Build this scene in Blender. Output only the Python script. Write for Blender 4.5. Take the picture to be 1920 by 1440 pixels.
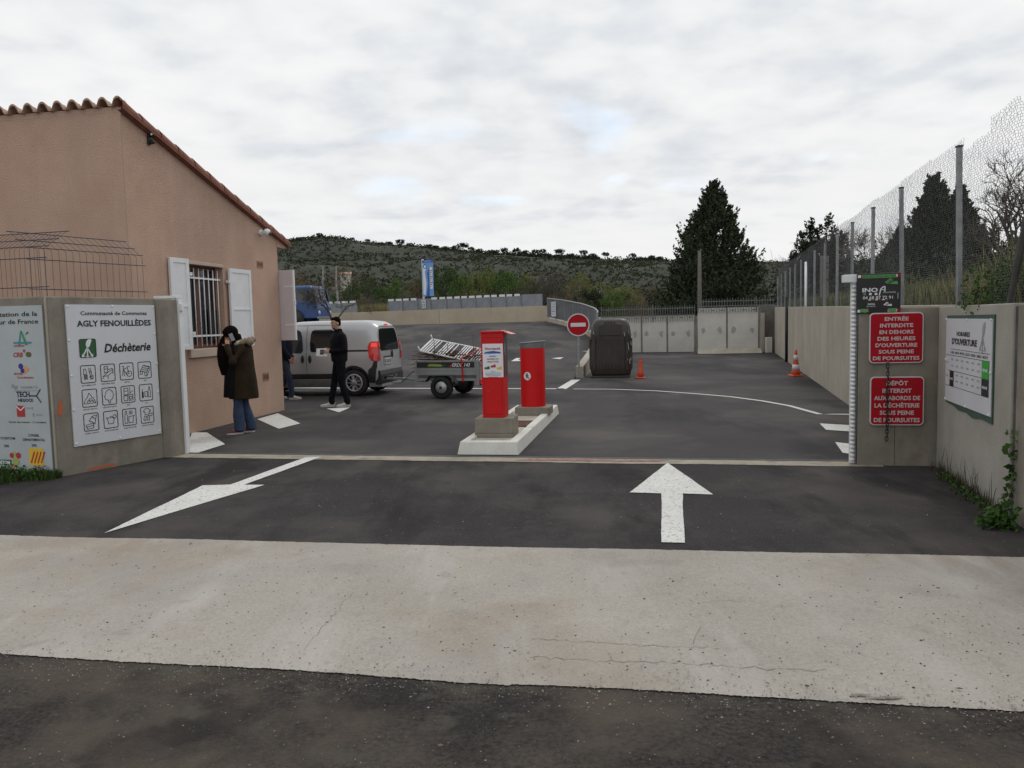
import bpy, math, random
import numpy as np
from math import radians as R_, sin, cos, pi, hypot, atan2
from mathutils import Vector, Matrix
for o in list(bpy.data.objects): bpy.data.objects.remove(o)
SC = bpy.context.scene
COL = SC.collection
# ------------------------------------------------------------------ camera
FPX = 1478.0; PITCH = math.atan(116/FPX); ROLL = 0.0235; EYE = 1.6
_f = np.array([0, cos(PITCH), -sin(PITCH)]); _r0 = np.array([1.0, 0, 0]); _u0 = np.array([0, sin(PITCH), cos(PITCH)])
_U = cos(ROLL)*_u0 + sin(ROLL)*_r0; _R = cos(ROLL)*_r0 - sin(ROLL)*_u0
CP = np.array([0, 0, EYE])
cam = bpy.data.cameras.new('camera'); camo = bpy.data.objects.new('camera', cam); COL.objects.link(camo)
m = Matrix.Identity(4)
for i in range(3): m[i][0] = _R[i]; m[i][1] = _U[i]; m[i][2] = -_f[i]; m[i][3] = CP[i]
camo.matrix_world = m
cam.sensor_width = 36; cam.lens = 36*FPX/1920; cam.clip_start = .05; cam.clip_end = 5000
SC.camera = camo
def ray(x, y): return _f*FPX + _R*(x-960) + _U*(720-y)
def G(x, y, z=0.0):
    d = ray(x, y); return CP + d*((z-EYE)/d[2])
def D(x, y, Y):
    d = ray(x, y); return CP + d*(Y/d[1])
def W(x, y, P, ang):
    n = np.array([-sin(ang), cos(ang), 0]); d = ray(x, y)
    return CP + d*(((np.array([P[0], P[1], 0])-CP) @ n)/(d @ n))
# ------------------------------------------------------------------ sky, sun, exposure
SUN_EL, SUN_AZ = 48, 28     # azimuth from +Y (view direction) towards +X
wd = bpy.data.worlds.new('World'); SC.world = wd; wd.use_nodes = True
nt = wd.node_tree; nt.nodes.clear()
def wn(t, **k):
    n = nt.nodes.new(t)
    for a, b in k.items(): setattr(n, a, b)
    return n
wl = nt.links.new
sky = wn('ShaderNodeTexSky', sky_type='NISHITA', sun_disc=False); sky.sun_elevation = R_(SUN_EL); sky.sun_rotation = R_(SUN_AZ)
tc = wn('ShaderNodeTexCoord'); sep = wn('ShaderNodeSeparateXYZ'); wl(tc.outputs['Generated'], sep.inputs[0])
def mth(op, a, b=None, c=None, clamp=False):
    n = wn('ShaderNodeMath', operation=op, use_clamp=clamp)
    for i, q in enumerate((a, b, c)):
        if q is None: continue
        if isinstance(q, (int, float)): n.inputs[i].default_value = q
        else: wl(q, n.inputs[i])
    return n.outputs[0]
zc = mth('ADD', mth('MAXIMUM', sep.outputs[2], 0.0), 0.17)
cx = mth('DIVIDE', sep.outputs[0], zc); cy = mth('DIVIDE', sep.outputs[1], zc)
cmb = wn('ShaderNodeCombineXYZ'); wl(cx, cmb.inputs[0]); wl(cy, cmb.inputs[1])
def wnoise(scale, detail, rough, dist, off=(0, 0, 0), sc3=(1, 1, 1)):
    mp = wn('ShaderNodeMapping'); wl(cmb.outputs[0], mp.inputs[0]); mp.inputs['Location'].default_value = off; mp.inputs['Scale'].default_value = sc3
    n = wn('ShaderNodeTexNoise'); wl(mp.outputs[0], n.inputs[0]); n.inputs['Scale'].default_value = scale
    n.inputs['Detail'].default_value = detail; n.inputs['Roughness'].default_value = rough; n.inputs['Distortion'].default_value = dist
    return n.outputs[0]
def wramp(fac, stops):
    n = wn('ShaderNodeValToRGB'); wl(fac, n.inputs[0]); e = n.color_ramp.elements
    while len(e) > 1: e.remove(e[-1])
    e[0].position = stops[0][0]; e[0].color = (*stops[0][1], 1)
    for p, c in stops[1:]:
        q = e.new(p); q.color = (*c, 1)
    return n.outputs[0]
def wmix(fac, a, b):
    n = wn('ShaderNodeMix', data_type='RGBA'); 
    if isinstance(fac, float): n.inputs[0].default_value = fac
    else: wl(fac, n.inputs[0])
    for i, q in ((6, a), (7, b)):
        if isinstance(q, tuple): n.inputs[i].default_value = (*q, 1)
        else: wl(q, n.inputs[i])
    return n.outputs[2]
big = wnoise(.8, 3, .5, .3, (3.1, 1.7, 0), (1, 1.0, 1))
puf = wnoise(6.0, 4, .46, .1, (0, 0, 0), (1.0, .95, 1))
fin = wnoise(1.9, 5, .55, .3, (7, 2, 0), (1, 1.25, 1))
mixn = mth('ADD', mth('ADD', mth('MULTIPLY', big, .34), mth('MULTIPLY', puf, .40)), mth('MULTIPLY', fin, .26))
cc = wramp(mixn, [(.36, (.70, .735, .78)), (.43, (.785, .81, .845)), (.48, (.86, .88, .90)), (.53, (.92, .93, .94)), (.60, (.975, .975, .975))])
hz = wramp(sep.outputs[2], [(.02, (.80,)*3), (.14, (.78,)*3), (.26, (.20,)*3), (.42, (0, 0, 0))])
hzs = wn('ShaderNodeSeparateColor'); wl(hz, hzs.inputs[0])
cc = wmix(mth('MULTIPLY', hzs.outputs[0], wramp(fin, [(.40, (.25,)*3), (.56, (1,)*3)])), cc, (.93, .93, .925))
gap = wramp(mth('MULTIPLY', mth('ADD', wnoise(1.9, 4, .5, .3, (1.2, 7.5, 0)), big), .5), [(.33, (.4,)*3), (.40, (0, 0, 0))])
ccs = wn('ShaderNodeMix', data_type='RGBA', blend_type='MULTIPLY'); ccs.inputs[0].default_value = 1
wl(cc, ccs.inputs[6]); ccs.inputs[7].default_value = (9.6, 9.6, 9.6, 1)
skb = wn('ShaderNodeMix', data_type='RGBA', blend_type='ADD'); skb.inputs[0].default_value = 1; wl(sky.outputs[0], skb.inputs[6]); skb.inputs[7].default_value = (3.9, 4.8, 5.6, 1)
fin_c = wmix(gap, ccs.outputs[2], skb.outputs[2])
bg = wn('ShaderNodeBackground'); wl(fin_c, bg.inputs[0]); bg.inputs[1].default_value = 0.1
out = wn('ShaderNodeOutputWorld'); wl(bg.outputs[0], out.inputs[0])
sl = bpy.data.lights.new('sun', 'SUN'); sl.energy = .6; sl.angle = R_(14); sl.color = (1, .96, .9)
so = bpy.data.objects.new('sun', sl); COL.objects.link(so)
_sd = Vector((sin(R_(SUN_AZ))*cos(R_(SUN_EL)), cos(R_(SUN_AZ))*cos(R_(SUN_EL)), sin(R_(SUN_EL))))
so.rotation_euler = _sd.to_track_quat('Z', 'Y').to_euler()
SC.view_settings.view_transform = 'Standard'; SC.view_settings.look = 'None'
SC.view_settings.exposure = 0.0; SC.view_settings.gamma = 1
SC.cycles.max_bounces = 6; SC.cycles.transparent_max_bounces = 8
rng = random.Random(7)
# ------------------------------------------------------------------ materials
MATS = {}
def mat(name, col, rough=.8, metal=0, col2=None, ns=6.0, bump=0, bs=80.0, spec=.5, detail=5, extra=None, island=None, stain=None, coat=0, alpha=None, emit=None):
    if name in MATS: return MATS[name]
    M = bpy.data.materials.new(name); M.use_nodes = True; t = M.node_tree; b = t.nodes['Principled BSDF']; L = t.links.new
    b.inputs['Roughness'].default_value = rough; b.inputs['Metallic'].default_value = metal
    b.inputs['Base Color'].default_value = (*col, 1); b.inputs['Specular IOR Level'].default_value = spec
    b.inputs['Coat Weight'].default_value = coat
    co = t.nodes.new('ShaderNodeTexCoord')
    def noise(s, d=4, r=.6, src=None):
        n = t.nodes.new('ShaderNodeTexNoise'); L(src or co.outputs['Object'], n.inputs[0]); n.inputs['Scale'].default_value = s; n.inputs['Detail'].default_value = d; n.inputs['Roughness'].default_value = r; return n.outputs[0]
    def ramp(f, stops):
        n = t.nodes.new('ShaderNodeValToRGB'); L(f, n.inputs[0]); e = n.color_ramp.elements
        while len(e) > 1: e.remove(e[-1])
        e[0].position = stops[0][0]; e[0].color = (*stops[0][1], 1)
        for p, c in stops[1:]: e.new(p).color = (*c, 1)
        return n.outputs[0]
    def mix(f, a, c, bt='MIX'):
        n = t.nodes.new('ShaderNodeMix'); n.data_type = 'RGBA'; n.blend_type = bt
        if isinstance(f, (int, float)): n.inputs[0].default_value = f
        else: L(f, n.inputs[0])
        for i, q in ((6, a), (7, c)):
            if isinstance(q, tuple): n.inputs[i].default_value = (*q, 1)
            else: L(q, n.inputs[i])
        return n.outputs[2]
    cur = None
    if col2 is not None:
        cur = ramp(noise(ns, detail), [(.36, col), (.64, col2)])
    if island is not None:
        g = t.nodes.new('ShaderNodeNewGeometry'); c2 = ramp(g.outputs['Random Per Island'], [(0, col), (.5, col2 or col), (1, island)])
        cur = mix(.7, cur, c2) if cur else c2
    if stain is not None:
        mp = t.nodes.new('ShaderNodeMapping'); L(co.outputs['Object'], mp.inputs[0]); mp.inputs['Scale'].default_value = stain[2]
        f = ramp(noise(1.0, 5, .6, mp.outputs[0]), [(stain[3], (0, 0, 0)), (stain[4], (1, 1, 1))])
        cur = mix(f, cur if cur else tuple(col), tuple(stain[0]))
    if extra: cur = extra(t, L, co, noise, ramp, mix, cur) or cur
    if cur is not None: L(cur, b.inputs['Base Color'])
    if bump:
        bn = t.nodes.new('ShaderNodeBump'); bn.inputs['Strength'].default_value = bump; bn.inputs['Distance'].default_value = .02
        L(noise(bs, 3, .6), bn.inputs['Height']); L(bn.outputs[0], b.inputs['Normal'])
    if alpha is not None: b.inputs['Alpha'].default_value = alpha
    if emit: b.inputs['Emission Color'].default_value = (*emit[0], 1); b.inputs['Emission Strength'].default_value = emit[1]
    MATS[name] = M; return M
def speck(size, thr, col, amount=1.0, soft=.03, rnd=True):
    def f(t, L, co, noise, ramp, mix, cur):
        v = t.nodes.new('ShaderNodeTexVoronoi'); L(co.outputs['Object'], v.inputs[0]); v.inputs['Scale'].default_value = size
        n = noise(size*.35, 2)
        mn = t.nodes.new('ShaderNodeMath'); mn.operation = 'ADD'; L(v.outputs['Distance'], mn.inputs[0])
        m2 = t.nodes.new('ShaderNodeMath'); m2.operation = 'MULTIPLY'; L(n, m2.inputs[0]); m2.inputs[1].default_value = .9; L(m2.outputs[0], mn.inputs[1])
        k = ramp(mn.outputs[0], [(thr, (amount,)*3), (thr+soft, (0, 0, 0))])
        return mix(k, cur, col)
    return f
def chain(*fs):
    def f(t, L, co, noise, ramp, mix, cur):
        for g in fs: cur = g(t, L, co, noise, ramp, mix, cur)
        return cur
    return f
def fine(scale, lo, hi):      # multiply by fine grain
    def f(t, L, co, noise, ramp, mix, cur):
        return mix(1.0, cur, ramp(noise(scale, 3, .7), [(.3, (lo,)*3), (.7, (hi,)*3)]), 'MULTIPLY')
    return f
def patches(scale, col, a, b, amt=1.0, stretch=(1, 1, 1)):
    def f(t, L, co, noise, ramp, mix, cur):
        mp = t.nodes.new('ShaderNodeMapping'); L(co.outputs['Object'], mp.inputs[0]); mp.inputs['Scale'].default_value = stretch
        return mix(ramp(noise(scale, 5, .6, mp.outputs[0]), [(a, (0, 0, 0)), (b, (amt,)*3)]), cur, col)
    return f
asph = mat('asphalt', (.042, .038, .039), .85, col2=(.054, .049, .050), ns=.9, bump=.5, bs=120, spec=.12,
           extra=chain(fine(110, .5, 1.5), patches(.45, (.092, .082, .076), .48, .64, .8), patches(1.3, (.022, .020, .021), .50, .64, .8, (1, .3, 1)), patches(3.5, (.070, .064, .06), .58, .70, .6), speck(55, .40, (.17, .16, .15), .7), speck(13, .34, (.22, .21, .19), .8)))
asphy = mat('yard_asphalt', (.046, .042, .044), .8, col2=(.058, .053, .055), ns=.6, bump=.3, bs=90, spec=.15,
            extra=chain(fine(150, .7, 1.3), patches(.26, (.105, .095, .088), .47, .62, .85), patches(.5, (.024, .022, .024), .50, .62, .8, (1, .35, 1)), patches(1.6, (.080, .073, .068), .58, .72, .6), speck(12, .35, (.2, .19, .18), .6)))
asphr = mat('road_asphalt', (.046, .041, .038), .9, col2=(.068, .060, .053), ns=1.4, bump=.9, bs=80, spec=.12,
            extra=chain(fine(42, .45, 1.6), patches(.9, (.115, .096, .076), .46, .60, .8), patches(1.2, (.020, .019, .021), .50, .64, .65), patches(4, (.10, .09, .075), .56, .66, .7), speck(60, .43, (.19, .175, .15), .8), speck(11, .35, (.30, .28, .25), .8)))
stripm = mat('strip_concrete', (.355, .325, .285), .9, col2=(.425, .39, .345), ns=.7, bump=.35, bs=90, spec=.25,
             extra=chain(fine(60, .84, 1.12), patches(.45, (.30, .235, .17), .50, .68, .8), patches(.5, (.30, .295, .285), .5, .7, .6), patches(2.2, (.48, .455, .42), .52, .68, .7, (1, .22, 1)), patches(1.1, (.22, .20, .18), .56, .74, .6), patches(5, (.27, .25, .225), .60, .72, .55),
                         speck(34, .45, (.13, .12, .11), .75), speck(15, .425, (.06, .055, .05), .9), speck(48, .46, (.62, .60, .56), .7)))
conc = mat('concrete', (.205, .185, .152), .9, col2=(.285, .26, .215), ns=2.2, bump=.25, bs=45, spec=.25,
           extra=chain(fine(90, .85, 1.12), patches(1.2, (.115, .105, .088), .52, .72, .7, (1.6, 1.6, .5)), patches(2.8, (.17, .145, .10), .55, .72, .6), speck(16, .34, (.06, .055, .045), .9)))
concl = mat('light_concrete', (.37, .335, .275), .9, col2=(.45, .41, .345), ns=1.1, bump=.2, bs=40, spec=.25,
            extra=chain(fine(80, .9, 1.08), patches(1.0, (.30, .255, .185), .5, .74, .6, (1.2, 1.2, .22)), patches(2.0, (.52, .5, .45), .58, .75, .6, (1, 1, .3)), speck(9, .14, (.10, .09, .08), .8)))
concw = mat('panel_concrete', (.52, .50, .455), .9, col2=(.62, .60, .55), ns=.9, bump=.15, bs=30, spec=.25,
            extra=chain(fine(60, .93, 1.06), patches(1.1, (.40, .38, .33), .55, .75, .6)))
conczr = mat('wall_concrete', (.32, .30, .262), .9, col2=(.39, .368, .325), ns=1.5, bump=.2, bs=50, spec=.25,
             extra=chain(fine(110, .9, 1.08), patches(1.6, (.24, .225, .19), .55, .75, .6, (1, 1, .4)), speck(12, .14, (.07, .06, .05), .8)))
darkj = mat('dark_joint', (.07, .065, .06), .9, col2=(.11, .105, .095))
stucco = mat('salmon_render', (.50, .338, .258), .95, col2=(.56, .39, .30), ns=1.2, bump=.8, bs=60, spec=.1, extra=chain(fine(60, .86, 1.12), patches(.6, (.42, .295, .235), .48, .70, .7, (1, 1, .3)), patches(2.6, (.60, .43, .34), .58, .72, .5, (1.6, 1.6, .25))))
stucco2 = mat('sill_render', (.46, .36, .30), .9, col2=(.50, .40, .33), bump=.2)
tilem = mat('roof_tile', (.36, .22, .155), .9, col2=(.47, .33, .25), ns=5, bump=.4, bs=40, extra=patches(3, (.18, .13, .10), .55, .7, .6))
vergem = mat('verge_tile', (.20, .075, .05), .85, col2=(.27, .11, .075), ns=6)
whitep = mat('white_paint', (.70, .71, .72), .45, col2=(.76, .765, .77), ns=5)
whitem = mat('white_marking', (.66, .655, .62), .8, col2=(.74, .735, .70), ns=3, extra=chain(fine(120, .82, 1.08), patches(38, (.16, .155, .15), .56, .66, .8), speck(70, .22, (.09, .09, .09), .8)), bump=.2, bs=120)
whitec = mat('white_kerb_paint', (.64, .63, .575), .75, col2=(.70, .69, .64), ns=4, extra=chain(fine(60, .92, 1.05), patches(3, (.45, .42, .36), .6, .8, .5), speck(14, .13, (.15, .14, .12), .6)), bump=.15, bs=50)
glassd = mat('dark_glass', (.012, .014, .016), .06, spec=.8)
glassw = mat('window_glass', (.03, .035, .04), .05, spec=.8)
woodbr = mat('brown_window_wood', (.10, .035, .02), .6, col2=(.14, .05, .03))
ventm = mat('vent_terracotta', (.30, .16, .11), .85)
blackm = mat('black_plastic', (.012, .012, .013), .55, col2=(.02, .02, .021), ns=8)
rubber = mat('tyre_rubber', (.010, .010, .011), .85, col2=(.018, .018, .018), ns=10, bump=.3, bs=60)
steel = mat('galvanised_steel', (.22, .23, .24), .55, .4, col2=(.31, .32, .33), ns=9)
steeld = mat('dull_steel', (.15, .155, .16), .55, .5, col2=(.2, .205, .21), ns=7)
wirem = mat('fence_wire', (.13, .13, .135), .7, 0)
wired = mat('dark_wire', (.05, .065, .085), .6, .2, col2=(.09, .085, .08), ns=7)
redp = mat('red_enamel', (.60, .004, .006), .45, col2=(.52, .006, .008), ns=2, spec=.3, extra=chain(patches(2.5, (.40, .012, .012), .55, .8, .6, (1, 1, .4)), patches(14, (.45, .05, .04), .66, .72, .6)))
redp2 = mat('pale_red', (.72, .25, .22), .5)
signred = mat('sign_red', (.36, .004, .012), .6, col2=(.40, .006, .015), ns=4, spec=.2)
signwhite = mat('sign_white', (.60, .61, .635), .5, col2=(.62, .63, .66), ns=2, extra=patches(1.5, (.50, .51, .53), .55, .8, .5))
paper = mat('white_paper', (.72, .73, .76), .6)
inkk = mat('black_ink', (.012, .012, .014), .6)
inkg = mat('grey_ink', (.22, .22, .24), .7)
signgrey = mat('sign_rim', (.55, .55, .56), .4, .3)
greens = mat('green_print', (.02, .10, .035), .6)
greenb = mat('bright_green_print', (.03, .34, .03), .6)
blueink = mat('blue_print', (.02, .10, .42), .6); bluelt = mat('light_blue_print', (.16, .32, .62), .6)
redink = mat('red_print', (.42, .03, .03), .6); yelink = mat('yellow_print', (.72, .46, .02), .6); orink = mat('orange_print', (.7, .30, .12), .6)
greenpad = mat('green_backing', (.03, .075, .05), .8, col2=(.05, .1, .07), ns=30)
silver = mat('silver_paint', (.40, .405, .415), .36, .35, col2=(.44, .445, .455), ns=1.5, coat=.4)
silverd = mat('silver_grime', (.16, .16, .16), .6, .2, col2=(.22, .215, .21), ns=4)
lampred = mat('tail_lamp_red', (.60, .01, .01), .2, coat=.6)
lampon = mat('tail_lamp_lit', (.9, .03, .02), .3, emit=((1, .06, .03), .5))
hubm = mat('hubcap_silver', (.40, .41, .42), .4, .5)
bluet = mat('truck_blue', (.006, .05, .19), .45, col2=(.009, .06, .22), ns=3, coat=.3)
brownp = mat('brown_plastic', (.030, .023, .019), .45, col2=(.042, .033, .028), ns=3, extra=patches(7, (.35, .34, .33), .70, .74, .7, (1, 1, .3)))
conem = mat('cone_orange', (.62, .085, .02), .55, col2=(.52, .06, .02), ns=6)
conew = mat('cone_white', (.6, .6, .6), .5)
barkm = mat('bark', (.055, .043, .034), .95, col2=(.095, .078, .062), ns=9, bump=.5, bs=30)
barkg = mat('grey_bark', (.16, .14, .12), .95, col2=(.24, .215, .19), ns=9)
woodg = mat('weathered_pole_wood', (.10, .09, .075), .95, col2=(.16, .145, .125), ns=12)
skinm = mat('skin', (.42, .235, .165), .55, col2=(.46, .26, .18), ns=20)
soil = mat('soil', (.07, .06, .04), .95, col2=(.11, .10, .06), ns=.8)
rustm = mat('rust', (.10, .045, .03), .9, col2=(.16, .08, .05), ns=14)
# ------------------------------------------------------------------ mesh helpers
TXT = {}
def text_mesh(s, bold=0.0):
    k = (s, bold)
    if k in TXT: return TXT[k]
    cu = bpy.data.curves.new('t', 'FONT'); cu.body = s; cu.size = 1; cu.offset = bold; cu.resolution_u = 2
    ob = bpy.data.objects.new('t', cu); COL.objects.link(ob)
    dg = bpy.context.evaluated_depsgraph_get(); dg.update()
    me = bpy.data.meshes.new_from_object(ob.evaluated_get(dg))
    v = [(p.co.x, p.co.y) for p in me.vertices]; f = [tuple(p.vertices) for p in me.polygons]
    bpy.data.objects.remove(ob); bpy.data.curves.remove(cu); bpy.data.meshes.remove(me)
    TXT[k] = (v, f); return TXT[k]
class MB:
    def __init__(s, m=None): s.v = []; s.f = []; s.m = []; s.mats = []; s.cm = 0; s.sm = []; s.smooth = False
    def use(s, m):
        if m not in s.mats: s.mats.append(m)
        s.cm = s.mats.index(m); return s
    def add(s, vs, fs, smooth=None):
        o = len(s.v); s.v += [tuple(map(float, p)) for p in vs]
        for f in fs: s.f.append(tuple(i+o for i in f)); s.m.append(s.cm); s.sm.append(s.smooth if smooth is None else smooth)
        return s
    def box(s, x0, x1, y0, y1, z0, z1, M=None):
        vs = [(x, y, z) for x in (x0, x1) for y in (y0, y1) for z in (z0, z1)]
        if M is not None: vs = [tuple(M @ Vector(p)) for p in vs]
        return s.add(vs, [(0, 1, 3, 2), (4, 6, 7, 5), (0, 4, 5, 1), (2, 3, 7, 6), (0, 2, 6, 4), (1, 5, 7, 3)], False)
    def prism(s, pts, z0, z1, M=None, pts1=None):      # polygon in xy, ccw
        n = len(pts); p1 = pts1 or pts
        vs = [(p[0], p[1], z0) for p in pts]+[(p[0], p[1], z1) for p in p1]
        if M is not None: vs = [tuple(M @ Vector(p)) for p in vs]
        fs = [tuple(range(n))[::-1], tuple(range(n, 2*n))]+[(i, (i+1) % n, n+(i+1) % n, n+i) for i in range(n)]
        return s.add(vs, fs, False)
    def tube(s, pts, rad, n=6, cap=True, smooth=True, close=False):
        pts = [np.array(p, float) for p in pts]; k = len(pts)
        if not hasattr(rad, '__len__'): rad = [rad]*k
        t0 = pts[1]-pts[0]; t0 = t0/max(np.linalg.norm(t0), 1e-9)
        a = np.array([0, 0, 1.0]) if abs(t0[2]) < .9 else np.array([1.0, 0, 0])
        e1 = np.cross(t0, a); e1 /= np.linalg.norm(e1); vs = []
        for i, p in enumerate(pts):
            t = pts[min(i+1, k-1)]-pts[max(i-1, 0)]; t = t/max(np.linalg.norm(t), 1e-9)
            e1 = e1-t*(e1@t); e1 /= max(np.linalg.norm(e1), 1e-9); e2 = np.cross(t, e1)
            for j in range(n):
                an = 2*pi*j/n; vs.append(p+(e1*cos(an)+e2*sin(an))*rad[i])
        fs = [(i*n+j, i*n+(j+1) % n, (i+1)*n+(j+1) % n, (i+1)*n+j) for i in range(k-1) for j in range(n)]
        if close: fs += [((k-1)*n+j, (k-1)*n+(j+1) % n, (j+1) % n, j) for j in range(n)]
        elif cap: fs += [tuple(range(n))[::-1], tuple(range((k-1)*n, k*n))]
        return s.add(vs, fs, smooth)
    def bar(s, p, q, w, h=None):      # rectangular bar
        h = h or w; p = np.array(p, float); q = np.array(q, float); t = q-p; t /= np.linalg.norm(t)
        a = np.array([0, 0, 1.0]) if abs(t[2]) < .95 else np.array([0, 1.0, 0])
        e1 = np.cross(t, a); e1 /= np.linalg.norm(e1); e2 = np.cross(e1, t)
        vs = [c+e1*(i*w/2)+e2*(j*h/2) for c in (p, q) for i, j in ((-1, -1), (1, -1), (1, 1), (-1, 1))]
        return s.add(vs, [(0, 1, 2, 3), (7, 6, 5, 4), (0, 4, 5, 1), (1, 5, 6, 2), (2, 6, 7, 3), (3, 7, 4, 0)], False)
    def lathe(s, prof, c=(0, 0, 0), n=24, axis='z', smooth=True, cap=True):
        vs = []
        for r, h in prof:
            for j in range(n):
                a = 2*pi*j/n; x, y = r*cos(a), r*sin(a)
                vs.append((c[0]+x, c[1]+y, c[2]+h) if axis == 'z' else (c[0]+x, c[1]-h, c[2]+y) if axis == 'y' else (c[0]+h, c[1]+x, c[2]+y))
        k = len(prof); fs = [(i*n+j, i*n+(j+1) % n, (i+1)*n+(j+1) % n, (i+1)*n+j) for i in range(k-1) for j in range(n)]
        if cap and prof[0][0] > 1e-6: fs.append(tuple(range(n))[::-1])
        if cap and prof[-1][0] > 1e-6: fs.append(tuple(range((k-1)*n, k*n)))
        return s.add(vs, fs, smooth)
    def loft(s, rings, cap=True, smooth=True):
        n = len(rings[0]); vs = [p for r in rings for p in r]; k = len(rings)
        fs = [(i*n+j, i*n+(j+1) % n, (i+1)*n+(j+1) % n, (i+1)*n+j) for i in range(k-1) for j in range(n)]
        if cap: fs += [tuple(range(n))[::-1], tuple(range((k-1)*n, k*n))]
        return s.add(vs, fs, smooth)
    def ell(s, c, r, n=14, k=9, M=None):
        vs = []
        for i in range(k+1):
            th = pi*i/k
            for j in range(n):
                a = 2*pi*j/n; p = Vector((r[0]*sin(th)*cos(a), r[1]*sin(th)*sin(a), r[2]*cos(th)))
                if M is not None: p = M @ p
                vs.append((c[0]+p[0], c[1]+p[1], c[2]+p[2]))
        return s.add(vs, [(i*n+j, (i+1)*n+j, (i+1)*n+(j+1) % n, i*n+(j+1) % n) for i in range(k) for j in range(n)], True)
    # print in the sign plane: x right, z up, facing -y
    def poly(s, pts, y=0.0): return s.add([(p[0], y, p[1]) for p in pts], [tuple(range(len(pts)))], False)
    def rect(s, x0, x1, z0, z1, y=0.0): return s.poly([(x0, z0), (x1, z0), (x1, z1), (x0, z1)], y)
    def line(s, pts, w, y=0.0, close=False):
        pts = list(pts)+([pts[0]] if close else [])
        for (x0, z0), (x1, z1) in zip(pts, pts[1:]):
            l = hypot(x1-x0, z1-z0) or 1e-6; nx, nz = -(z1-z0)/l*w/2, (x1-x0)/l*w/2; ex, ez = (x1-x0)/l*w*.3, (z1-z0)/l*w*.3
            s.poly([(x0-nx-ex, z0-nz-ez), (x1-nx+ex, z1-nz+ez), (x1+nx+ex, z1+nz+ez), (x0+nx-ex, z0+nz-ez)], y)
        return s
    def disc(s, cx_, cz_, r, y=0.0, n=20, rz=None): return s.poly([(cx_+r*cos(2*pi*i/n), cz_+(rz or r)*sin(2*pi*i/n)) for i in range(n)], y)
    def text(s, st, cx_, z, h, w=None, y=0.0, bold=0.0, shear=0.0, align='c'):
        v, f = text_mesh(st, bold)
        if not v: return s
        xs = [p[0] for p in v]; x0, x1 = min(xs), max(xs); k = h/.72; kx = (w/(x1-x0)) if w else k
        ox = cx_-(x0+x1)/2*kx if align == 'c' else cx_-x0*kx if align == 'l' else cx_-x1*kx
        return s.add([(ox+p[0]*kx+p[1]*k*shear, y, z+p[1]*k) for p in v], f, False)
    def mesh(s, name):
        me = bpy.data.meshes.new(name); me.from_pydata(s.v, [], s.f)
        for mm in s.mats: me.materials.append(mm)
        if s.f: me.polygons.foreach_set('material_index', s.m); me.polygons.foreach_set('use_smooth', s.sm)
        me.update(); return me
    def build(s, name, parent=None, bevel=0, loc=None, rz=None, seg=2):
        o = bpy.data.objects.new(name, s.mesh(name)); COL.objects.link(o)
        if parent: o.parent = parent
        if loc is not None: o.location = loc
        if rz is not None: o.rotation_euler = (0, 0, rz)
        if bevel:
            b = o.modifiers.new('bevel', 'BEVEL'); b.width = bevel; b.segments = seg; b.limit_method = 'ANGLE'; b.angle_limit = R_(40)
        return o
def tag(o, label=None, cat=None, group=None, kind=None):
    if label: o['label'] = label
    if cat: o['category'] = cat
    if group: o['group'] = group
    if kind: o['kind'] = kind
    return o
def thing(name, label, cat, loc=(0, 0, 0), rz=0.0, group=None):
    o = bpy.data.objects.new(name, None); COL.objects.link(o); o.location = loc; o.rotation_euler = (0, 0, rz); o.empty_display_size = .2
    return tag(o, label, cat, group, 'thing')
def copy_tree(o, parent=None):
    c = o.copy(); COL.objects.link(c); c.parent = parent
    for ch in [q for q in bpy.data.objects if q.parent == o]: copy_tree(ch, c)
    return c
def npmesh(name, V, F, mats, smooth=False):
    me = bpy.data.meshes.new(name); k = F.shape[1]
    me.vertices.add(len(V)); me.vertices.foreach_set('co', np.asarray(V, np.float32).ravel())
    me.loops.add(F.size); me.loops.foreach_set('vertex_index', F.astype(np.int32).ravel())
    me.polygons.add(len(F)); me.polygons.foreach_set('loop_start', np.arange(0, F.size, k, dtype=np.int32))
    if smooth: me.polygons.foreach_set('use_smooth', np.ones(len(F), bool))
    me.update(calc_edges=True)
    for q in (mats if isinstance(mats, (list, tuple)) else [mats]): me.materials.append(q)
    return me
def link(name, me, parent=None, loc=(0, 0, 0), sc=(1, 1, 1), rz=0):
    o = bpy.data.objects.new(name, me); COL.objects.link(o); o.location = loc; o.scale = sc; o.rotation_euler = (0, 0, rz)
    if parent: o.parent = parent
    return o
SA = R_(-10.1); su = np.array([cos(SA), sin(SA)]); sv = np.array([-sin(SA), cos(SA)])      # site axes
# ------------------------------------------------------------------ ground, road, markings
def sheet(name, pts, z, m, jit=0.0, sub=0, jedge=None):
    P = []; r = random.Random(5); n = len(pts); wv = [(r.uniform(2, 60), r.uniform(0, 6.28)) for _ in range(14)]
    for i in range(n):
        a, b = pts[i], pts[(i+1) % n]; k = sub if (jedge is None or i in jedge) else 1
        for j in range(max(k, 1)):
            t = j/max(k, 1); s_ = t*hypot(b[0]-a[0], b[1]-a[1])+i*3.1; dx = sum(sin(s_*w_+p_)*min(1, 5/w_) for w_, p_ in wv)*jit*.45+r.uniform(-jit, jit)*.35 if j else 0
            l = hypot(b[0]-a[0], b[1]-a[1]) or 1
            P.append((a[0]+(b[0]-a[0])*t-(b[1]-a[1])/l*dx, a[1]+(b[1]-a[1])*t+(b[0]-a[0])/l*dx, z))
    mb = MB().use(m); mb.add(P, [tuple(range(len(P)))], False)
    return tag(mb.build(name), kind='structure')
gx = MB().use(soil); N = 24
gv = []; 
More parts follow.
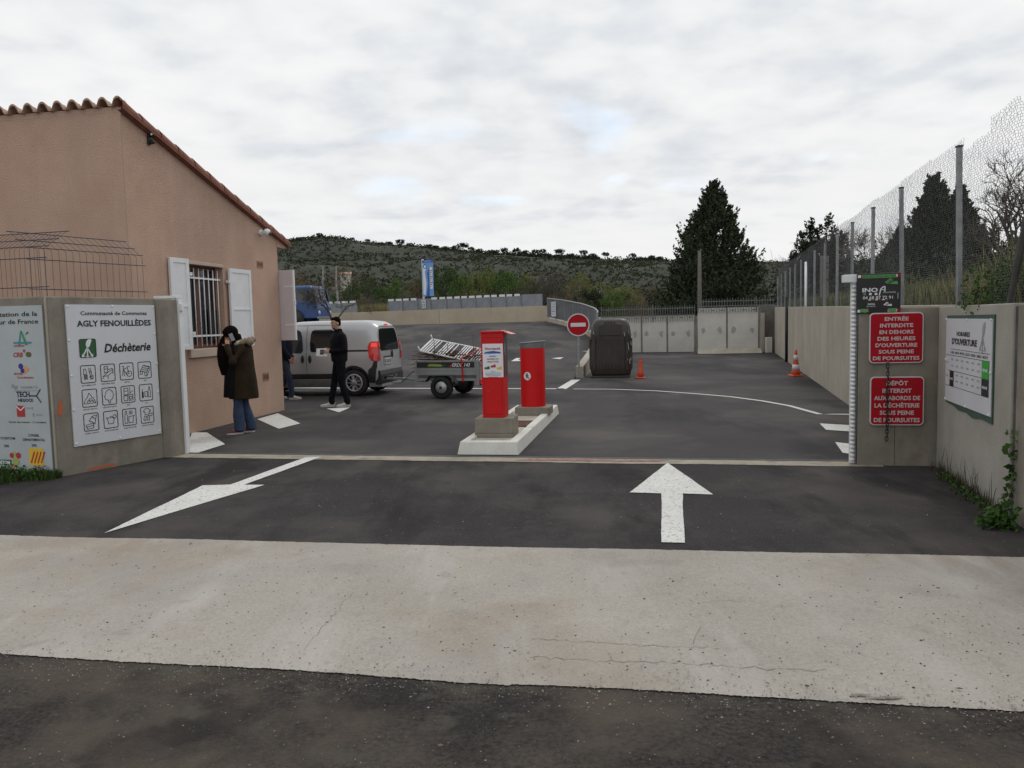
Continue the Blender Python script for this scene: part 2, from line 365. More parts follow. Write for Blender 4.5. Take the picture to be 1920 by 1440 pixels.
for i in range(N+1):
    for j in range(N+1):
        gv.append((-900+1800*i/N, -60+1500*j/N, -.03 if j < 3 else -.03-.3*(j > 4)))
gx.add(gv, [(i*(N+1)+j, (i+1)*(N+1)+j, (i+1)*(N+1)+j+1, i*(N+1)+j+1) for i in range(N) for j in range(N)], False)
tag(gx.build('ground'), kind='structure')
yard = sheet('yard', [(-22, 9.0), (12, 2.0), (13.5, 42), (-22, 42)], -.004, asphy)
sheet('road', [(-30, -14), (30, -14), (30, 4.5), (9, 2.4), (-14, 6.5), (-30, 9)], 0.0, asphr)
# apron in front of the gate: its far edge is the threshold line
thA = np.array([-4.24, 10.0]); thB = np.array([3.66, 8.36])
def thr(t, off=0): 
    d = (thB-thA)/np.linalg.norm(thB-thA); nn = np.array([-d[1], d[0]]); p = thA+(thB-thA)*t+nn*off; return (p[0], p[1])
sheet('apron', [(-9.5, 7.65), (-4.1, 6.0), (3.3, 4.9), (5.4, 4.45), (6.2, 7.8), thr(1.0, -.02), thr(0, -.02), (-4.6, 9.6), (-5.2, 8.9), (-9, 9.8)], .004, asph)
sheet('concrete_strip', [(-9.3, 5.9), (-2.58, 3.83), (-.03, 3.37), (2.01, 3.03), (5.2, 2.45), (5.7, 4.5), (3.3, 5.0), (-.03, 5.50), (-4.1, 6.17), (-9.8, 7.4)], .006, stripm, .011, 260, (0, 1, 2, 3, 5, 6, 7, 8))
sheet('threshold', [thr(-.02, -.21), thr(1.03, -.21), thr(1.03, .07), thr(-.02, .07)], .009, mat('threshold_concrete', (.30, .26, .20), .9, col2=(.38, .34, .27), ns=5, extra=chain(fine(60, .8, 1.1), patches(4, (.16, .14, .115), .54, .68, .8), speck(22, .2, (.08, .07, .06), .8))), .016, 120, (0,))
# rail slot behind the threshold strip
mb = MB().use(steeld)
for off, w_ in ((.085, .012), (.12, .008)): mb.bar((*thr(-.01, off), .010), (*thr(1.02, off), .010), w_, .012)
tag(mb.build('gate_track'), 'steel rail of the sliding gate set in the ground behind the pale threshold', 'gate track', kind='thing')
sheet('threshold_red_wear', [thr(.54, -.12), thr(.74, -.10), thr(.76, .03), thr(.56, .02)], .013, mat('red_wear', (.26, .10, .09), .9, col2=(.34, .27, .22), ns=14), .008, 8)
mark = lambda pts, name, jit=.004, sub=12, z=.009, m=None: sheet(name, [tuple(p[:2]) for p in pts], z, m or whitem, jit, sub)
gp = lambda *a: [G(x, y) for x, y in a]
mark([(1.70, 8.62), (1.06, 7.17), (1.34, 7.10), (1.04, 5.52), (1.20, 5.49), (1.53, 7.07), (1.79, 7.0)], 'road_arrow', z=.010)
mark([(-2.36, 9.58), (-2.55, 9.55), (-2.91, 7.97), (-3.19, 7.97), (-3.26, 6.14), (-2.54, 7.92), (-2.76, 7.95)], 'road_arrow', z=.010)
zy = .002
Q = lambda *a, z=zy: mark(gp(*a), 'road_marking', .003, 8, z)
Q((360, 811), (388, 811), (422, 833), (345, 857)); Q((482, 786), (521, 775), (563, 794), (523, 804)); Q((612, 766), (657, 764), (636, 773))
Q((1543, 777), (1560, 776), (1640, 776), (1640, 779)); Q((1537, 794), (1640, 800), (1640, 812), (1549, 806)); Q((1566, 829), (1640, 838), (1640, 858), (1580, 849))
def strip(name, pts, w, z=zy, m=None):
    L_, Rr = [], []
    for i, p in enumerate(pts):
        a = np.array(pts[max(i-1, 0)][:2]); b = np.array(pts[min(i+1, len(pts)-1)][:2]); t = (b-a)/np.linalg.norm(b-a); n = np.array([-t[1], t[0]])
        L_.append(np.array(p[:2])+n*w/2); Rr.append(np.array(p[:2])-n*w/2)
    mb = MB().use(m or whitem); k = len(pts)
    zz = [z if not callable(z) else z(p) for p in pts]
    mb.add([(*q, zz[i]) for i, q in enumerate(L_)]+[(*q, zz[i]) for i, q in enumerate(Rr)], [(k+i, k+i+1, i+1, i) for i in range(k-1)], False)
    return tag(mb.build(name), kind='structure')
strip('road_marking', gp((540, 727), (700, 728), (900, 728.5), (1058, 729)), .17)
strip('road_marking', gp((1052, 729.5), (1080, 712)), .24)
strip('road_marking', [G(*p) for p in ((1075, 729.5), (1150, 730), (1230, 733), (1300, 738), (1370, 744), (1430, 752), (1480, 761), (1538, 777))], .10, .0035)
# ------------------------------------------------------------------ ramp and upper platform
EDGE = [(1.80, 22.1), (2.35, 25), (2.85, 28), (3.3, 31), (3.46, 33), (3.3, 37), (2.75, 41), (2.0, 44.4)]
def rz(Y): return 1.6*min(max((Y-21.6)/22.8, 0), 1)
def edge_x(Y):
    if Y <= EDGE[0][1]: return EDGE[0][0]+(Y-22.1)*.19
    for (x0, y0), (x1, y1) in zip(EDGE, EDGE[1:]):
        if Y <= y1: return x0+(x1-x0)*(Y-y0)/(y1-y0)
    return EDGE[-1][0]
mb = MB().use(asphy); ys = np.linspace(20.2, 44.4, 40); vs = []
for Y in ys:
    for t in np.linspace(0, 1, 12): vs.append((-30+(edge_x(Y)+30)*t, Y, rz(Y)))
mb.add(vs, [(i*12+j, i*12+j+1, (i+1)*12+j+1, (i+1)*12+j) for i in range(39) for j in range(11)], True)
o = len(mb.v); mb.add([(-30, 44.4, 1.6), (2.0, 44.4, 1.6), (2.0, 44.6, 1.6), (-11.5, 51.5, 1.6), (-30, 62, 1.6)], [(0, 1, 2, 3, 4)], False)
tag(mb.build('ramp'), kind='structure')
for pts, nm in (([(990, 641), (1015, 641), (1022, 634), (1040, 634), (1032, 641)], 'a'), ([(1085, 637), (1105, 634), (1130, 634), (1122, 640)], 'b')):
    pass
def ramp_hit(x, y):
    d = ray(x, y)
    for t in np.linspace(20, 44.4, 800):
        p = CP+d*(t/d[1])
        if p[2] <= rz(p[1]): return p
    return p
for pl in ([(958, 678), (985, 677.5), (985, 676), (972, 675.5), (976, 672), (968, 672)], [(1034, 672.5), (1046, 671), (1057, 670.5), (1050, 674)], [(1090, 659), (1108, 658.5), (1108, 660)]):
    P = [ramp_hit(*q) for q in pl]; mb = MB().use(whitem); mb.add([(p[0], p[1], p[2]+.012) for p in P], [tuple(range(len(P)))], False); tag(mb.build('ramp_marking'), kind='structure')
def wall_path(mb, pts, thick, zb, zt):
    n = len(pts); P = [np.array(p) for p in pts]; L_, Rr = [], []
    for i in range(n):
        t = P[min(i+1, n-1)]-P[max(i-1, 0)]; t = t/np.linalg.norm(t); nn = np.array([-t[1], t[0]]); L_.append(P[i]); Rr.append(P[i]-nn*thick)
    vs = []
    for i in range(n):
        b, tp = (zb(i) if callable(zb) else zb), (zt(i) if callable(zt) else zt)
        vs += [(*L_[i], b), (*L_[i], tp), (*Rr[i], tp), (*Rr[i], b)]
    fs = [(i*4+j, i*4+(j+1) % 4, (i+1)*4+(j+1) % 4, (i+1)*4+j) for i in range(n-1) for j in range(4)]+[(0, 1, 2, 3)[::-1], tuple(range(4*n-4, 4*n))]
    return mb.add(vs, fs, False)
mb = wall_path(MB().use(concl), EDGE, .22, -.02, lambda i: rz(EDGE[i][1])+(.30 if EDGE[i][1] < 30 else .22)-(0.02 if i == 0 else 0))
tag(mb.build('kerb_wall', bevel=.012), 'low curved pale concrete wall edging the ramp behind the dark container', 'kerb wall', kind='thing')
# galvanised guard rail on the ramp wall
gr = thing('guard_rail', 'grey galvanised guard rail curving along the right edge of the ramp', 'guard rail', (0, 0, 0))
gpts = [(3.24, 29.6), (3.42, 31), (3.52, 33), (3.46, 35), (3.36, 37), (3.1, 39), (2.82, 41), (2.45, 42.6), (2.08, 44.2)]
gz = lambda p: rz(p[1])+.22
for p in gpts:
    MB().use(steel).box(p[0]-.03, p[0]+.03, p[1]-.03, p[1]+.03, gz(p)-.05, gz(p)+1.06).build('post', gr)
mb = MB().use(steel); mb.tube([(p[0], p[1], gz(p)+1.07) for p in gpts], .035); mb.build('top_rail', gr)
for a, b in zip(gpts, gpts[1:]):
    mb = MB().use(mat('rail_panel_grey', (.15, .16, .17), .6, .3, col2=(.20, .21, .22), ns=3)); a3 = np.array([*a, gz(a)+.08]); b3 = np.array([*b, gz(b)+.08]); L_ = np.linalg.norm(b3-a3); k = max(int(L_/.11), 2)
    for j in range(k+1):
        p = a3+(b3-a3)*j/k; mb.box(p[0]-.028, p[0]+.028, p[1]-.012, p[1]+.012, p[2], p[2]+.95)
    mb.bar(a3, b3, .03, .05); mb.build('panel', gr)
t = thing('notice_panel', 'white notice fixed on the far end of the curved guard rail', 'notice', (2.33, 42.3, 1.85), R_(-62))
MB().use(signwhite).box(-.22, .22, -.03, -.01, 0, .78).build('board', t)
mb = MB().use(inkg)
for i in range(5): mb.rect(-.16, .16, .12+i*.12, .15+i*.12+.02*(i % 2), -.034)
mb.text('DECHETERIE', 0, .68, .05, .34, -.034); mb.build('lettering', t)
# beige parapet wall with grey metal flaps
bA = np.array([2.0, 44.5]); bB = np.array([-11.9, 51.7]); bd = (bB-bA)/np.linalg.norm(bB-bA); bang = atan2(-bd[1], -bd[0])
bw = thing('parapet_wall', 'beige rendered parapet wall across the top of the ramp', 'parapet', (*bA, 0), bang)
mb = MB().use(mat('beige_render', (.42, .355, .265), .9, col2=(.48, .41, .315), ns=.8, extra=patches(1.5, (.34, .28, .2), .55, .8, .6, (1, 1, .3)), bump=.15)); mb.box(-7.1, 0, 0, .25, 1.58, 2.47).build('wall', bw, .01)
MB().use(mb.mats[0]).box(-24, -7.125, 0, .25, 1.58, 2.46).build('wall', bw, .01)
# lower wall face that carries the platform towards the skips, behind the parapet
def on_wall(x):     # metres along the parapet from its right end for image column x
    n = np.array([-sin(bang), cos(bang), 0]); d = ray(x, 590); p = CP+d*(((np.array([*bA, 0])-CP) @ n)/(d @ n)); return -float((p[:2]-bA) @ (-bd))
panx = [(727, 755, 2), (755, 783, 2), (783, 808, 0), (808, 837, 2), (837, 864, 2), (864, 892, 2), (892, 920, 2), (920, 949, 2), (949, 977, 2), (977, 1017, 0), (640, 669, 2), (612, 640, 2)]
gmet = mat('grey_flap_metal', (.20, .215, .235), .55, .2, col2=(.27, .285, .305), ns=1.5, extra=patches(2, (.16, .165, .17), .55, .8, .6))
for k, (xa, xb, nb) in enumerate(panx):
    a, b = on_wall(xa), on_wall(xb)     # distances, a>b
    p = bA+bd*abs(a); fl = thing('dump_flap', 'grey metal flap with white blocks on its top edge, on the beige parapet' if nb else ('wide plain grey metal flap at the right end of the parapet row' if xa > 900 else 'plain grey metal flap without white blocks, under the blue banner'), 'flap', (*p, 2.47), bang, 'grey flaps along the parapet')
    if nb and xa < 700: fl['label'] = 'grey metal flap beside the blue truck, left of the grassy gap'
    wd_ = abs(abs(a)-abs(b)); hh = (.60 if nb else .68)
    mb = MB().use(gmet).box(.015, wd_-.015, .05, .09, -.02, hh); mb.box(.015, .05, .02, .05, 0, hh); mb.box(wd_-.05, wd_-.015, .02, .05, 0, hh); mb.build('plate', fl, .006)
    for q in range(nb):
        x0 = .04+q*wd_*.52; MB().use(whitep).box(x0, x0+wd_*.33, .03, .12, hh, hh+.13).build('block', fl, .008)
t = thing('notice_panel', 'small white notice stuck on the plain flap below the blue banner', 'notice', (*(bA+bd*abs(on_wall(795)+0.0)), 2.47), bang)
MB().use(signwhite).box(-.14, .14, -.0, .02, .1, .62).build('board', t); mb = MB().use(inkk)
mb.line([(-.08, .2), (.08, .2), (.08, .34), (-.08, .34)], .025, -.004, True); mb.rect(-.09, .09, .42, .45, -.004); mb.rect(-.09, .06, .5, .53, -.004); mb.build('lettering', t)
# banner mast
bp = bA+bd*abs(on_wall(794)); t = thing('banner_sign', 'tall blue and white banner panel on a white mast behind the parapet', 'banner', (bp[0], bp[1]+.5, 0), bang)
z1, z0 = float(D(795, 488, bp[1]+.5)[2]), float(D(795, 556, bp[1]+.5)[2])
MB().use(whitep).tube([(0, 0, 1.5), (0, 0, z1+.05)], .07, 10).build('pole', t)
MB().use(bluelt).box(.0, .80, -.09, -.075, z0, z1).build('board', t)
mb = MB().use(paper); e = -.093
mb.poly([(.05, z0+.1), (.22, z0+.1), (.30, z0+.8), (.20, z0+1.5), (.28, z1-.6), (.16, z1-.25), (.05, z1-.2)], e); mb.rect(.55, .74, z0+.45, z1-.45, e)
mb.use(blueink).rect(0, .8, z1-.16, z1, e-.001).poly([(.28, z0), (.5, z0), (.5, z0+1.7), (.36, z0+1.4), (.42, z0+.8)], e-.001)
mb.use(paper).text('SYDETOM', .4, z1-.12, .08, .5, e-.003); mb.use(mat('teal_print', (.03, .25, .3))).disc(.2, z1-.38, .14, e-.003).use(paper).disc(.22, z1-.40, .08, e-.004)
mb.use(inkk)
for i in range(9): mb.rect(.57, .57+.06+.1*((i*7) % 3)/2, z0+.55+i*.12, z0+.60+i*.12, e-.003)
mb.build('lettering', t)
# ------------------------------------------------------------------ back wall of the lower yard
def pane_wall(x0, x1, Pa, Pb, zt, label, plinth=False):
    Pa = np.array(Pa); Pb = np.array(Pb); an = atan2(*(Pb-Pa)[::-1]); L_ = np.linalg.norm(Pb-Pa)
    t = thing('retaining_panel', label, 'concrete panel', (*Pa, 0), an, 'concrete panels across the back of the yard')
    MB().use(concw).box(.02, L_-.02, 0, .25, -.03, zt).build('slab', t, .02)
    MB().use(mat('grey_joint', (.20, .19, .17), .9, col2=(.26, .25, .22), ns=3)).box(L_-.02, L_+.12, .05, .2, -.03, zt-.05).build('joint', t)
    mb = MB().use(darkj)
    for fx in (.18, .52, .85): mb.box(L_*fx-.07, L_*fx+.07, -.004, .01, zt-.13, zt-.10)
    mb.build('lifting_slot', t)
    mb = MB().use(mat('grey_stain', (.30, .285, .26), .9, col2=(.42, .40, .365), ns=14)); r = random.Random(int(x0))
    for fx in (.2, .78): mb.poly([(L_*fx+(.05+.09*r.random())*cos(q), zt*.50+(.07+.15*r.random())*sin(q)) for q in np.linspace(0, 2*pi, 11)[:-1]], -.004)
    mb.build('stain', t)
    if plinth: MB().use(concl).add([(0, -.45, -.02), (L_+.1, -.45, -.02), (L_+.1, -.003, -.02), (0, -.003, -.02), (0, -.40, .02), (L_+.1, -.40, .02), (L_+.1, -.003, .20), (0, -.003, .20)], [(0, 1, 5, 4), (4, 5, 6, 7), (1, 2, 6, 5), (0, 4, 7, 3), (3, 2, 1, 0), (2, 3, 7, 6)], False).build('plinth', t)
    return t
lp = lambda x, Ya, Yb, xa, xb: D(x, 650, Ya+(Yb-Ya)*(x-xa)/(xb-xa))[:2]
lls = ['pale concrete panel just right of the dark brown container', 'pale concrete panel, middle one of the lower three on the back wall', 'pale concrete panel next to the wooden utility pole, lower than its right neighbour']
xs = [1100, 1152, 1204, 1252, 1304]
for i in range(4):
    pane_wall(xs[i], xs[i+1], lp(xs[i], 39.2, 37.4, 1100, 1304), lp(xs[i+1]-1.5, 39.2, 37.4, 1100, 1304), 1.74, (['pale concrete panel mostly hidden behind the dark brown container']+lls)[i])
xr = [1308, 1364, 1424]
for i in range(2):
    pane_wall(xr[i], xr[i+1], lp(xr[i], 35.5, 35.0, 1308, 1424), lp(xr[i+1]-1.5, 35.5, 35.0, 1308, 1424), 2.02, ['taller pale concrete panel just right of the utility pole, on a sloped plinth', 'taller pale concrete panel beside the grey block pillar, on a sloped plinth'][i], True)
p0 = lp(1427, 35.5, 35.0, 1308, 1424)
t = thing('block_pillar', 'grey concrete block pillar in the far right corner of the yard', 'pillar', (*p0, 0), R_(-4))
MB().use(mat('grey_block', (.17, .155, .135), .95, col2=(.22, .205, .18), ns=4, bump=.5, bs=20)).box(.04, .9, .35, .75, -.03, 2.08).build('blocks', t, .015)
t = thing('concrete_post', 'upright pale concrete post before the grey block pillar', 'post', (p0[0]-.02, p0[1]-.05, 0)); MB().use(concl).box(0, .17, 0, .15, 0, 1.75).build('post', t, .015)
t = thing('concrete_post', 'short pale concrete post standing at the far end of the right wall', 'post', (*lp(1437, 34.5, 34.5, 1, 2)[:2], 0)); MB().use(concw).box(0, .26, 0, .2, 0, .68).build('post', t, .015)
def pickets(name, label, Pa, Pb, z0, z1, sp=.115):
    Pa = np.array(Pa); Pb = np.array(Pb); an = atan2(*(Pb-Pa)[::-1]); L_ = np.linalg.norm(Pb-Pa)
    t = thing(name, label, 'fence', (*Pa, 0), an); mb = MB().use(steeld)
    n = int(L_/sp)
    for i in range(n+1): mb.box(i*sp-.011, i*sp+.011, .0, .022, z0, z1-(0 if i % 2 else .04))
    mb.build('picket_row', t)
    mb = MB().use(steeld).box(0, L_, .022, .045, z1-.16, z1-.12)
    mb.box(0, L_, .022, .045, z0+.28, z0+.32); mb.build('rail', t)
    for i in range(int(L_/2.5)+1): MB().use(steeld).box(i*2.5-.02, i*2.5+.02, .045, .085, z0, z1+.05).build('post', t)
pickets('picket_fence', 'dark picket fence along the lower left part of the back wall', np.array(lp(1128, 39.2, 37.4, 1100, 1304))-np.array([0, .12]), np.array(lp(1303, 39.2, 37.4, 1100, 1304))-np.array([0, .05]), 1.45, 2.22)
pickets('picket_fence', 'dark picket fence above the two taller panels on the back wall', np.array(lp(1309, 35.5, 35.0, 1308, 1424))-np.array([0, .05]), np.array(lp(1452, 35.5, 35.0, 1308, 1424))-np.array([0, .05]), 1.80, 2.45)
pp = lp(1307, 36.6, 36.6, 1, 2); ztop = float(D(1307, 472, 36.6)[2])
t = thing('utility_pole', 'plain weathered wooden utility pole rising between the back wall panels', 'pole', (pp[0], pp[1]-.55, 0)); MB().use(woodg).tube([(0, 0, -.1), (0, 0, 2.2), (0, 0, ztop)], [.11, .10, .07], 10).build('shaft', t)
# ------------------------------------------------------------------ right boundary wall, bank, wire fence
rwx = lambda Y: 2.19+.271*Y
WA = R_(90)-math.atan(.271)
zt_ = lambda Y: 1.575+.0118*Y
ys_ = [8.1, 11.7, 15.7, 19.6, 23.5, 27.4, 31, 34.7]
t = thing('boundary_wall', 'long beige concrete wall running back along the right side of the yard', 'wall')
for a, b in zip(ys_, ys_[1:]):
    mb = MB().use(concl); wall_path(mb, [(rwx(a), a), (rwx(b-.012), b-.012)], .25, -.03, lambda i, a=a, b=b: zt_((a, b)[i])); mb.build('wall_section', t, .008)
for o in t.children: pass
t = thing('boundary_wall', 'pale grey concrete wall carrying the opening hours poster at the right', 'wall')
mb = MB().use(conczr); wall_path(mb, [(rwx(5.95)-.02, 5.95), (rwx(8.085)-.0, 8.085)], .25, -.03, lambda i: 1.655); mb.build('wall_section', t, .01)
t = thing('boundary_wall', 'rough near end of the concrete wall beyond the opening hours poster', 'wall')
mb = MB().use(conc); wall_path(mb, [(rwx(3.2)-.0, 3.2), (rwx(5.90), 5.90)], .25, -.03, lambda i: 1.645); mb.build('wall_section', t, .01)
MB().use(darkj).bar((rwx(5.925)+.03, 5.925, 0), (rwx(5.925)+.03, 5.925, 1.63), .05).build('joint', t)
t = thing('drain_pipe', 'thin black pipe running up the long beige right wall', 'pipe', (rwx(27.4)-.05, 27.4, 0)); MB().use(blackm).tube([(0, 0, 0), (0, 0, 2.25)], .05, 8).build('pipe', t)
mb = MB().use(soil); n = 14; vs = []
for i in range(n+1):
    Y = 1.6 if i == 0 else 3.25+(i-1)*(46-3.25)/(n-1)
    for j, xx in enumerate((.24, 1.5, 4, 9, 20, 60)): vs.append((rwx(Y)+xx, Y, -.05 if i == 0 else zt_(Y)-.07+.05*rng.random()*(j > 0) - (j == 5)*.5))
mb.add(vs, [(i*6+j, i*6+j+1, (i+1)*6+j+1, (i+1)*6+j) for i in range(n) for j in range(5)], True)
tag(mb.build('bank'), kind='structure')
# wire fence on the wall
ft = thing('wire_fence', 'tall torn hexagonal wire mesh fence with steel posts on top of the right wall', 'fence')
for Y in (7.9, 10.45, 12.4, 14.4, 16.3, 18.3, 20.4, 24.0, 26, 28, 30.2, 32.3, 34.5):
    x = rwx(Y)+.12; pz = 3.21+.004*(Y-8)
    lean = .03 if Y < 11 else 0
    mb = MB().use(steel).bar((x+lean, Y, zt_(Y)-.02), (x, Y, pz), .042, .042); po = mb.build('post', ft)
    MB().use(blackm).box(x-.026, x+.026, Y-.026, Y+.026, pz, pz+.018).build('cap', po)
MB().use(steeld).tube([(rwx(6.42)+.12, 6.42, 1.63), (rwx(5.55)+.13, 5.55, 3.45)], .028, 8).build('brace', ft)
MB().use(whitep).tube([(rwx(21.9)+.05, 21.9, zt_(21.9)), (rwx(22.6)+.12, 22.6, 3.1)], .035, 8).build('brace', ft, )
MB().use(steel).bar((rwx(5.3)+.12, 5.3, 1.63), (rwx(5.3)+.12, 5.3, 3.5), .055).build('post', ft)
# hexagonal mesh
cw, ch = .060, .047
Y0, Y1 = 4.6, 34.5; k = math.sqrt(1+.271**2); ncol = int((Y1-Y0)*k/cw); r2 = np.random.RandomState(3)
segs = []
nrow = 36
jx = r2.normal(0, .0032, (ncol+2, nrow*2+6)); jz = r2.normal(0, .003, (ncol+2, nrow*2+6)); jn = r2.normal(0, .004, (ncol+2, nrow*2+6))
def hx(c, rr):
    s = c*cw/2+jx[min(c//2, ncol), rr % (nrow*2+5)]; z = rr*ch/2+jz[min(c//2, ncol), rr % (nrow*2+5)]; return s, z, jn[min(c//2, ncol), rr % (nrow*2+5)]
def wp(s, z, nn):
    Y = Y0+s/k; zb = zt_(Y); x = rwx(Y)+.12+nn+.05*sin(Y*1.7)*sin(z*2)
    if Y < 7.9: x += .10*(7.9-Y)*sin(z*1.9)*.5
    return (x, Y, zb+z*(1.0 if Y > 7 else 1.0+.02*(7-Y)*sin(Y*9)))
def topz(s):
    Y = Y0+s/k; return 1.60+.02*sin(Y*2.1)+(-.12 if 7.0 < Y < 7.75 else 0)-(.10*sin((Y-4.6)*3.3)**2 if Y < 6.3 else 0)
for c in range(ncol*2):
    for q in range(0, nrow*2, 2):
        off = (c % 2); r0 = q+off
        if (c*cw/2, r0*ch/2)[1] > topz(c*cw/2): continue
        # vertical twist at (c, r0..r0+.8), then diagonal to neighbour
        a = hx(c, r0); b = (hx(c, r0)[0]+.002, a[1]+ch*.42, a[2])
        segs.append((a, b))
        if c+1 < ncol*2:
            n1 = hx(c+1, r0+1); segs.append((b, n1))
            if r0-1 >= 0:
                n2 = hx(c+1, r0-1); n2t = (n2[0]+.002, n2[1]+ch*.42, n2[2]); segs.append((n2t, a))
A = np.array([wp(*p[0]) for p in segs]); B = np.array([wp(*p[1]) for p in segs])
def wires(A, B, rad, name, m, parent=None):
    t = B-A; t /= np.linalg.norm(t, axis=1)[:, None]+1e-9; ref = np.array([.96, -.27, 0.05]); e1 = np.cross(t, ref); e1 /= np.linalg.norm(e1, axis=1)[:, None]+1e-9; e2 = np.cross(t, e1)
    V = np.stack([A+e1*rad, A+(-.5*e1+.87*e2)*rad, A+(-.5*e1-.87*e2)*rad, B+e1*rad, B+(-.5*e1+.87*e2)*rad, B+(-.5*e1-.87*e2)*rad], 1).reshape(-1, 3)
    base = np.arange(len(A))[:, None]*6; F = np.concatenate([base+np.array(q)[None] for q in ([0, 1, 4, 3], [1, 2, 5, 4], [2, 0, 3, 5])]); return link(name, npmesh(name, V, F, m), parent)
wires(A, B, .0014, 'mesh', wirem, ft)
# return wall, gate pillar, ribbed edge
RP = np.array([3.63, 8.25]); RPA = atan2(8.09-8.25, 4.42-3.63)
def rp(u_, off=0): d = np.array([cos(RPA), sin(RPA)]); n = np.array([-d[1], d[0]]); return RP+d*u_+n*off
t = thing('gate_wall', 'stained concrete wall block behind the two red signs at the gate', 'wall', (*RP, 0), RPA)
MB().use(conc).box(0, .80, 0, .28, -.02, 1.655).build('wall', t, .012)
MB().use(conc).box(0.002, .20, 0.002, .278, 1.655, 2.015).build('post_top', t, .012)
MB().use(darkj).box(.365, .372, -.002, .01, 0, .78).build('crack', t)
t = thing('gate_edge', 'white ribbed closing edge of the sliding gate beside the concrete post', 'gate edge', (*rp(-.005), 0), RPA)
mb = MB().use(whitep).box(-.05, -.012, .03, .12, 0.02, 1.93)
for i in range(43): mb.ell((-.034, .03, .06+i*.0445), (.030, .028, .020), 8, 6)
mb.build('ribbed_strip', t); MB().use(whitep).box(-.14, .02, .0, .12, 1.93, 2.01).build('bracket', t, .006); MB().use(steeld).box(-.012, -.002, .0, .05, .02, 1.93).build('edge_plate', t)
# ------------------------------------------------------------------ signs at the right gate wall
def rpuv(x, y):
    p = W(x, y, RP, RPA); return float((p[:2]-RP) @ np.array([cos(RPA), sin(RPA)])), float(p[2])
def rounded(x0, x1, z0, z1, r, n=5):
    P = []
    for cx_, cz_, a0 in ((x1-r, z0+r, -90), (x1-r, z1-r, 0), (x0+r, z1-r, 90), (x0+r, z0+r, 180)):
        P += [(cx_+r*cos(R_(a0+90*i/n)), cz_+r*sin(R_(a0+90*i/n))) for i in range(n+1)]
    return P
def plate(mb, pts, y0, y1): # extruded polygon facing -y ; y0 front
    n = len(pts); return mb.add([(p[0], y0, p[1]) for p in pts]+[(p[0], y1, p[1]) for p in pts], [tuple(range(n)), tuple(range(n, 2*n))[::-1]]+[(i+n, (i+1) % n+n, (i+1) % n, i) for i in range(n)], False)
def red_sign(px, label, lines):
    (u0, z1), (u1, z0) = rpuv(px[0], px[1]), rpuv(px[2], px[3]); p = rp((u0+u1)/2)
    t = thing('prohibition_sign', label, 'sign', (*p, (z0+z1)/2), RPA); w, h = (u1-u0), (z1-z0)
    plate(MB().use(signgrey), rounded(-w/2, w/2, -h/2, h/2, .045), -.030, -.006).build('rim', t)
    b = .012; mb = MB().use(signwhite); plate(mb, rounded(-w/2+.003, w/2-.003, -h/2+.003, h/2-.003, .04), -.033, -.030); mb.build('white_border', t)
    plate(MB().use(signred), rounded(-w/2+b, w/2-b, -h/2+b, h/2-b, .035), -.036, -.033).build('panel', t)
    mb = MB().use(mat('sign_letter', (.55, .5, .5), .6)); n = len(lines); st = (h-.05)/n
    for i, (s, fw) in enumerate(lines): mb.text(s, 0, h/2-.032-(i+1)*st+st*.24, st*.56, fw*w, -.0385, .028)
    mb.build('lettering', t)
    for q in (-1, 1): pass
    return t
red_sign((1629, 587, 1729, 680), 'upper red sign with white capitals on the gate wall, reading entree interdite', [('ENTRÉE', .44), ('INTERDITE', .61), ('EN DEHORS', .63), ('DES HEURES', .70), ("D'OUVERTURE", .77), ('SOUS PEINE', .65), ('DE POURSUITES', .86)])
red_sign((1630, 706, 1730, 797), 'lower red sign behind the hanging chain, reading depot interdit', [('DÉPÔT', .40), ('INTERDIT', .54), ('AUX ABORDS DE', .85), ('LA DÉCHÈTERIE', .83), ('SOUS PEINE', .63), ('DE POURSUITES', .85)])
(u0, z1), (u1, z0) = rpuv(1606, 514), rpuv(1687, 586)
t = thing('security_sign', 'black security company sign with red and green edging on top of the gate post', 'sign', (*rp((u0+u1)/2), (z0+z1)/2), RPA); w, h = u1-u0, z1-z0
MB().use(blackm).box(-w/2, w/2, -.028, -.006, -h/2, h/2).build('panel', t, .004)
MB().use(steeld).box(w/2-.16, w/2-.02, -.006, .05, -h/2+.04, -h/2+.07).build('bracket', t)
mb = MB(); e = -.031
for zz in (h/2-.042, -h/2+.010):
    n = 14
    for i in range(n):
        mb.use(signred if i % 2 else paper).poly([(-w/2+.006+i*(w-.012)/n, zz), (-w/2+.006+(i+1)*(w-.012)/n, zz), (-w/2+.012+(i+1)*(w-.012)/n-.004, zz+.028), (-w/2+.012+i*(w-.012)/n-.004, zz+.028)], e)
grb = mat('leaf_green_print', (.10, .30, .09), .6)
mb.use(grb).rect(-w/2+.05, w/2-.045, h/2-.048, h/2-.014, e-.001).rect(-w/2+.03, -w/2+.11, -h/2+.012, -h/2+.046, e-.001).rect(w/2-.12, w/2-.04, -h/2+.012, -h/2+.046, e-.001)
mb.use(inkk).text('SITE PROTEGE 24H 24H', 0, h/2-.042, .022, w*.74, e-.003).rect(-w/2+.12, w/2-.13, -h/2+.006, -h/2+.05, e-.001)
def camlogo(cx_, cz_, k, col, ee):
    mb.use(col).poly([(cx_-.10*k, cz_+.0*k), (cx_-.05*k, cz_-.03*k), (cx_+.05*k, cz_+.04*k), (cx_+.0*k, cz_+.08*k)], ee).poly([(cx_-.02*k, cz_-.03*k), (cx_+.13*k, cz_-.04*k), (cx_+.12*k, cz_+.02*k), (cx_+.05*k, cz_+.01*k)], ee)
    mb.use(inkk).poly([(cx_-.06*k, cz_+.0*k), (cx_-.05*k, cz_-.01*k), (cx_+.03*k, cz_+.045*k), (cx_+.02*k, cz_+.055*k)], ee-.001)
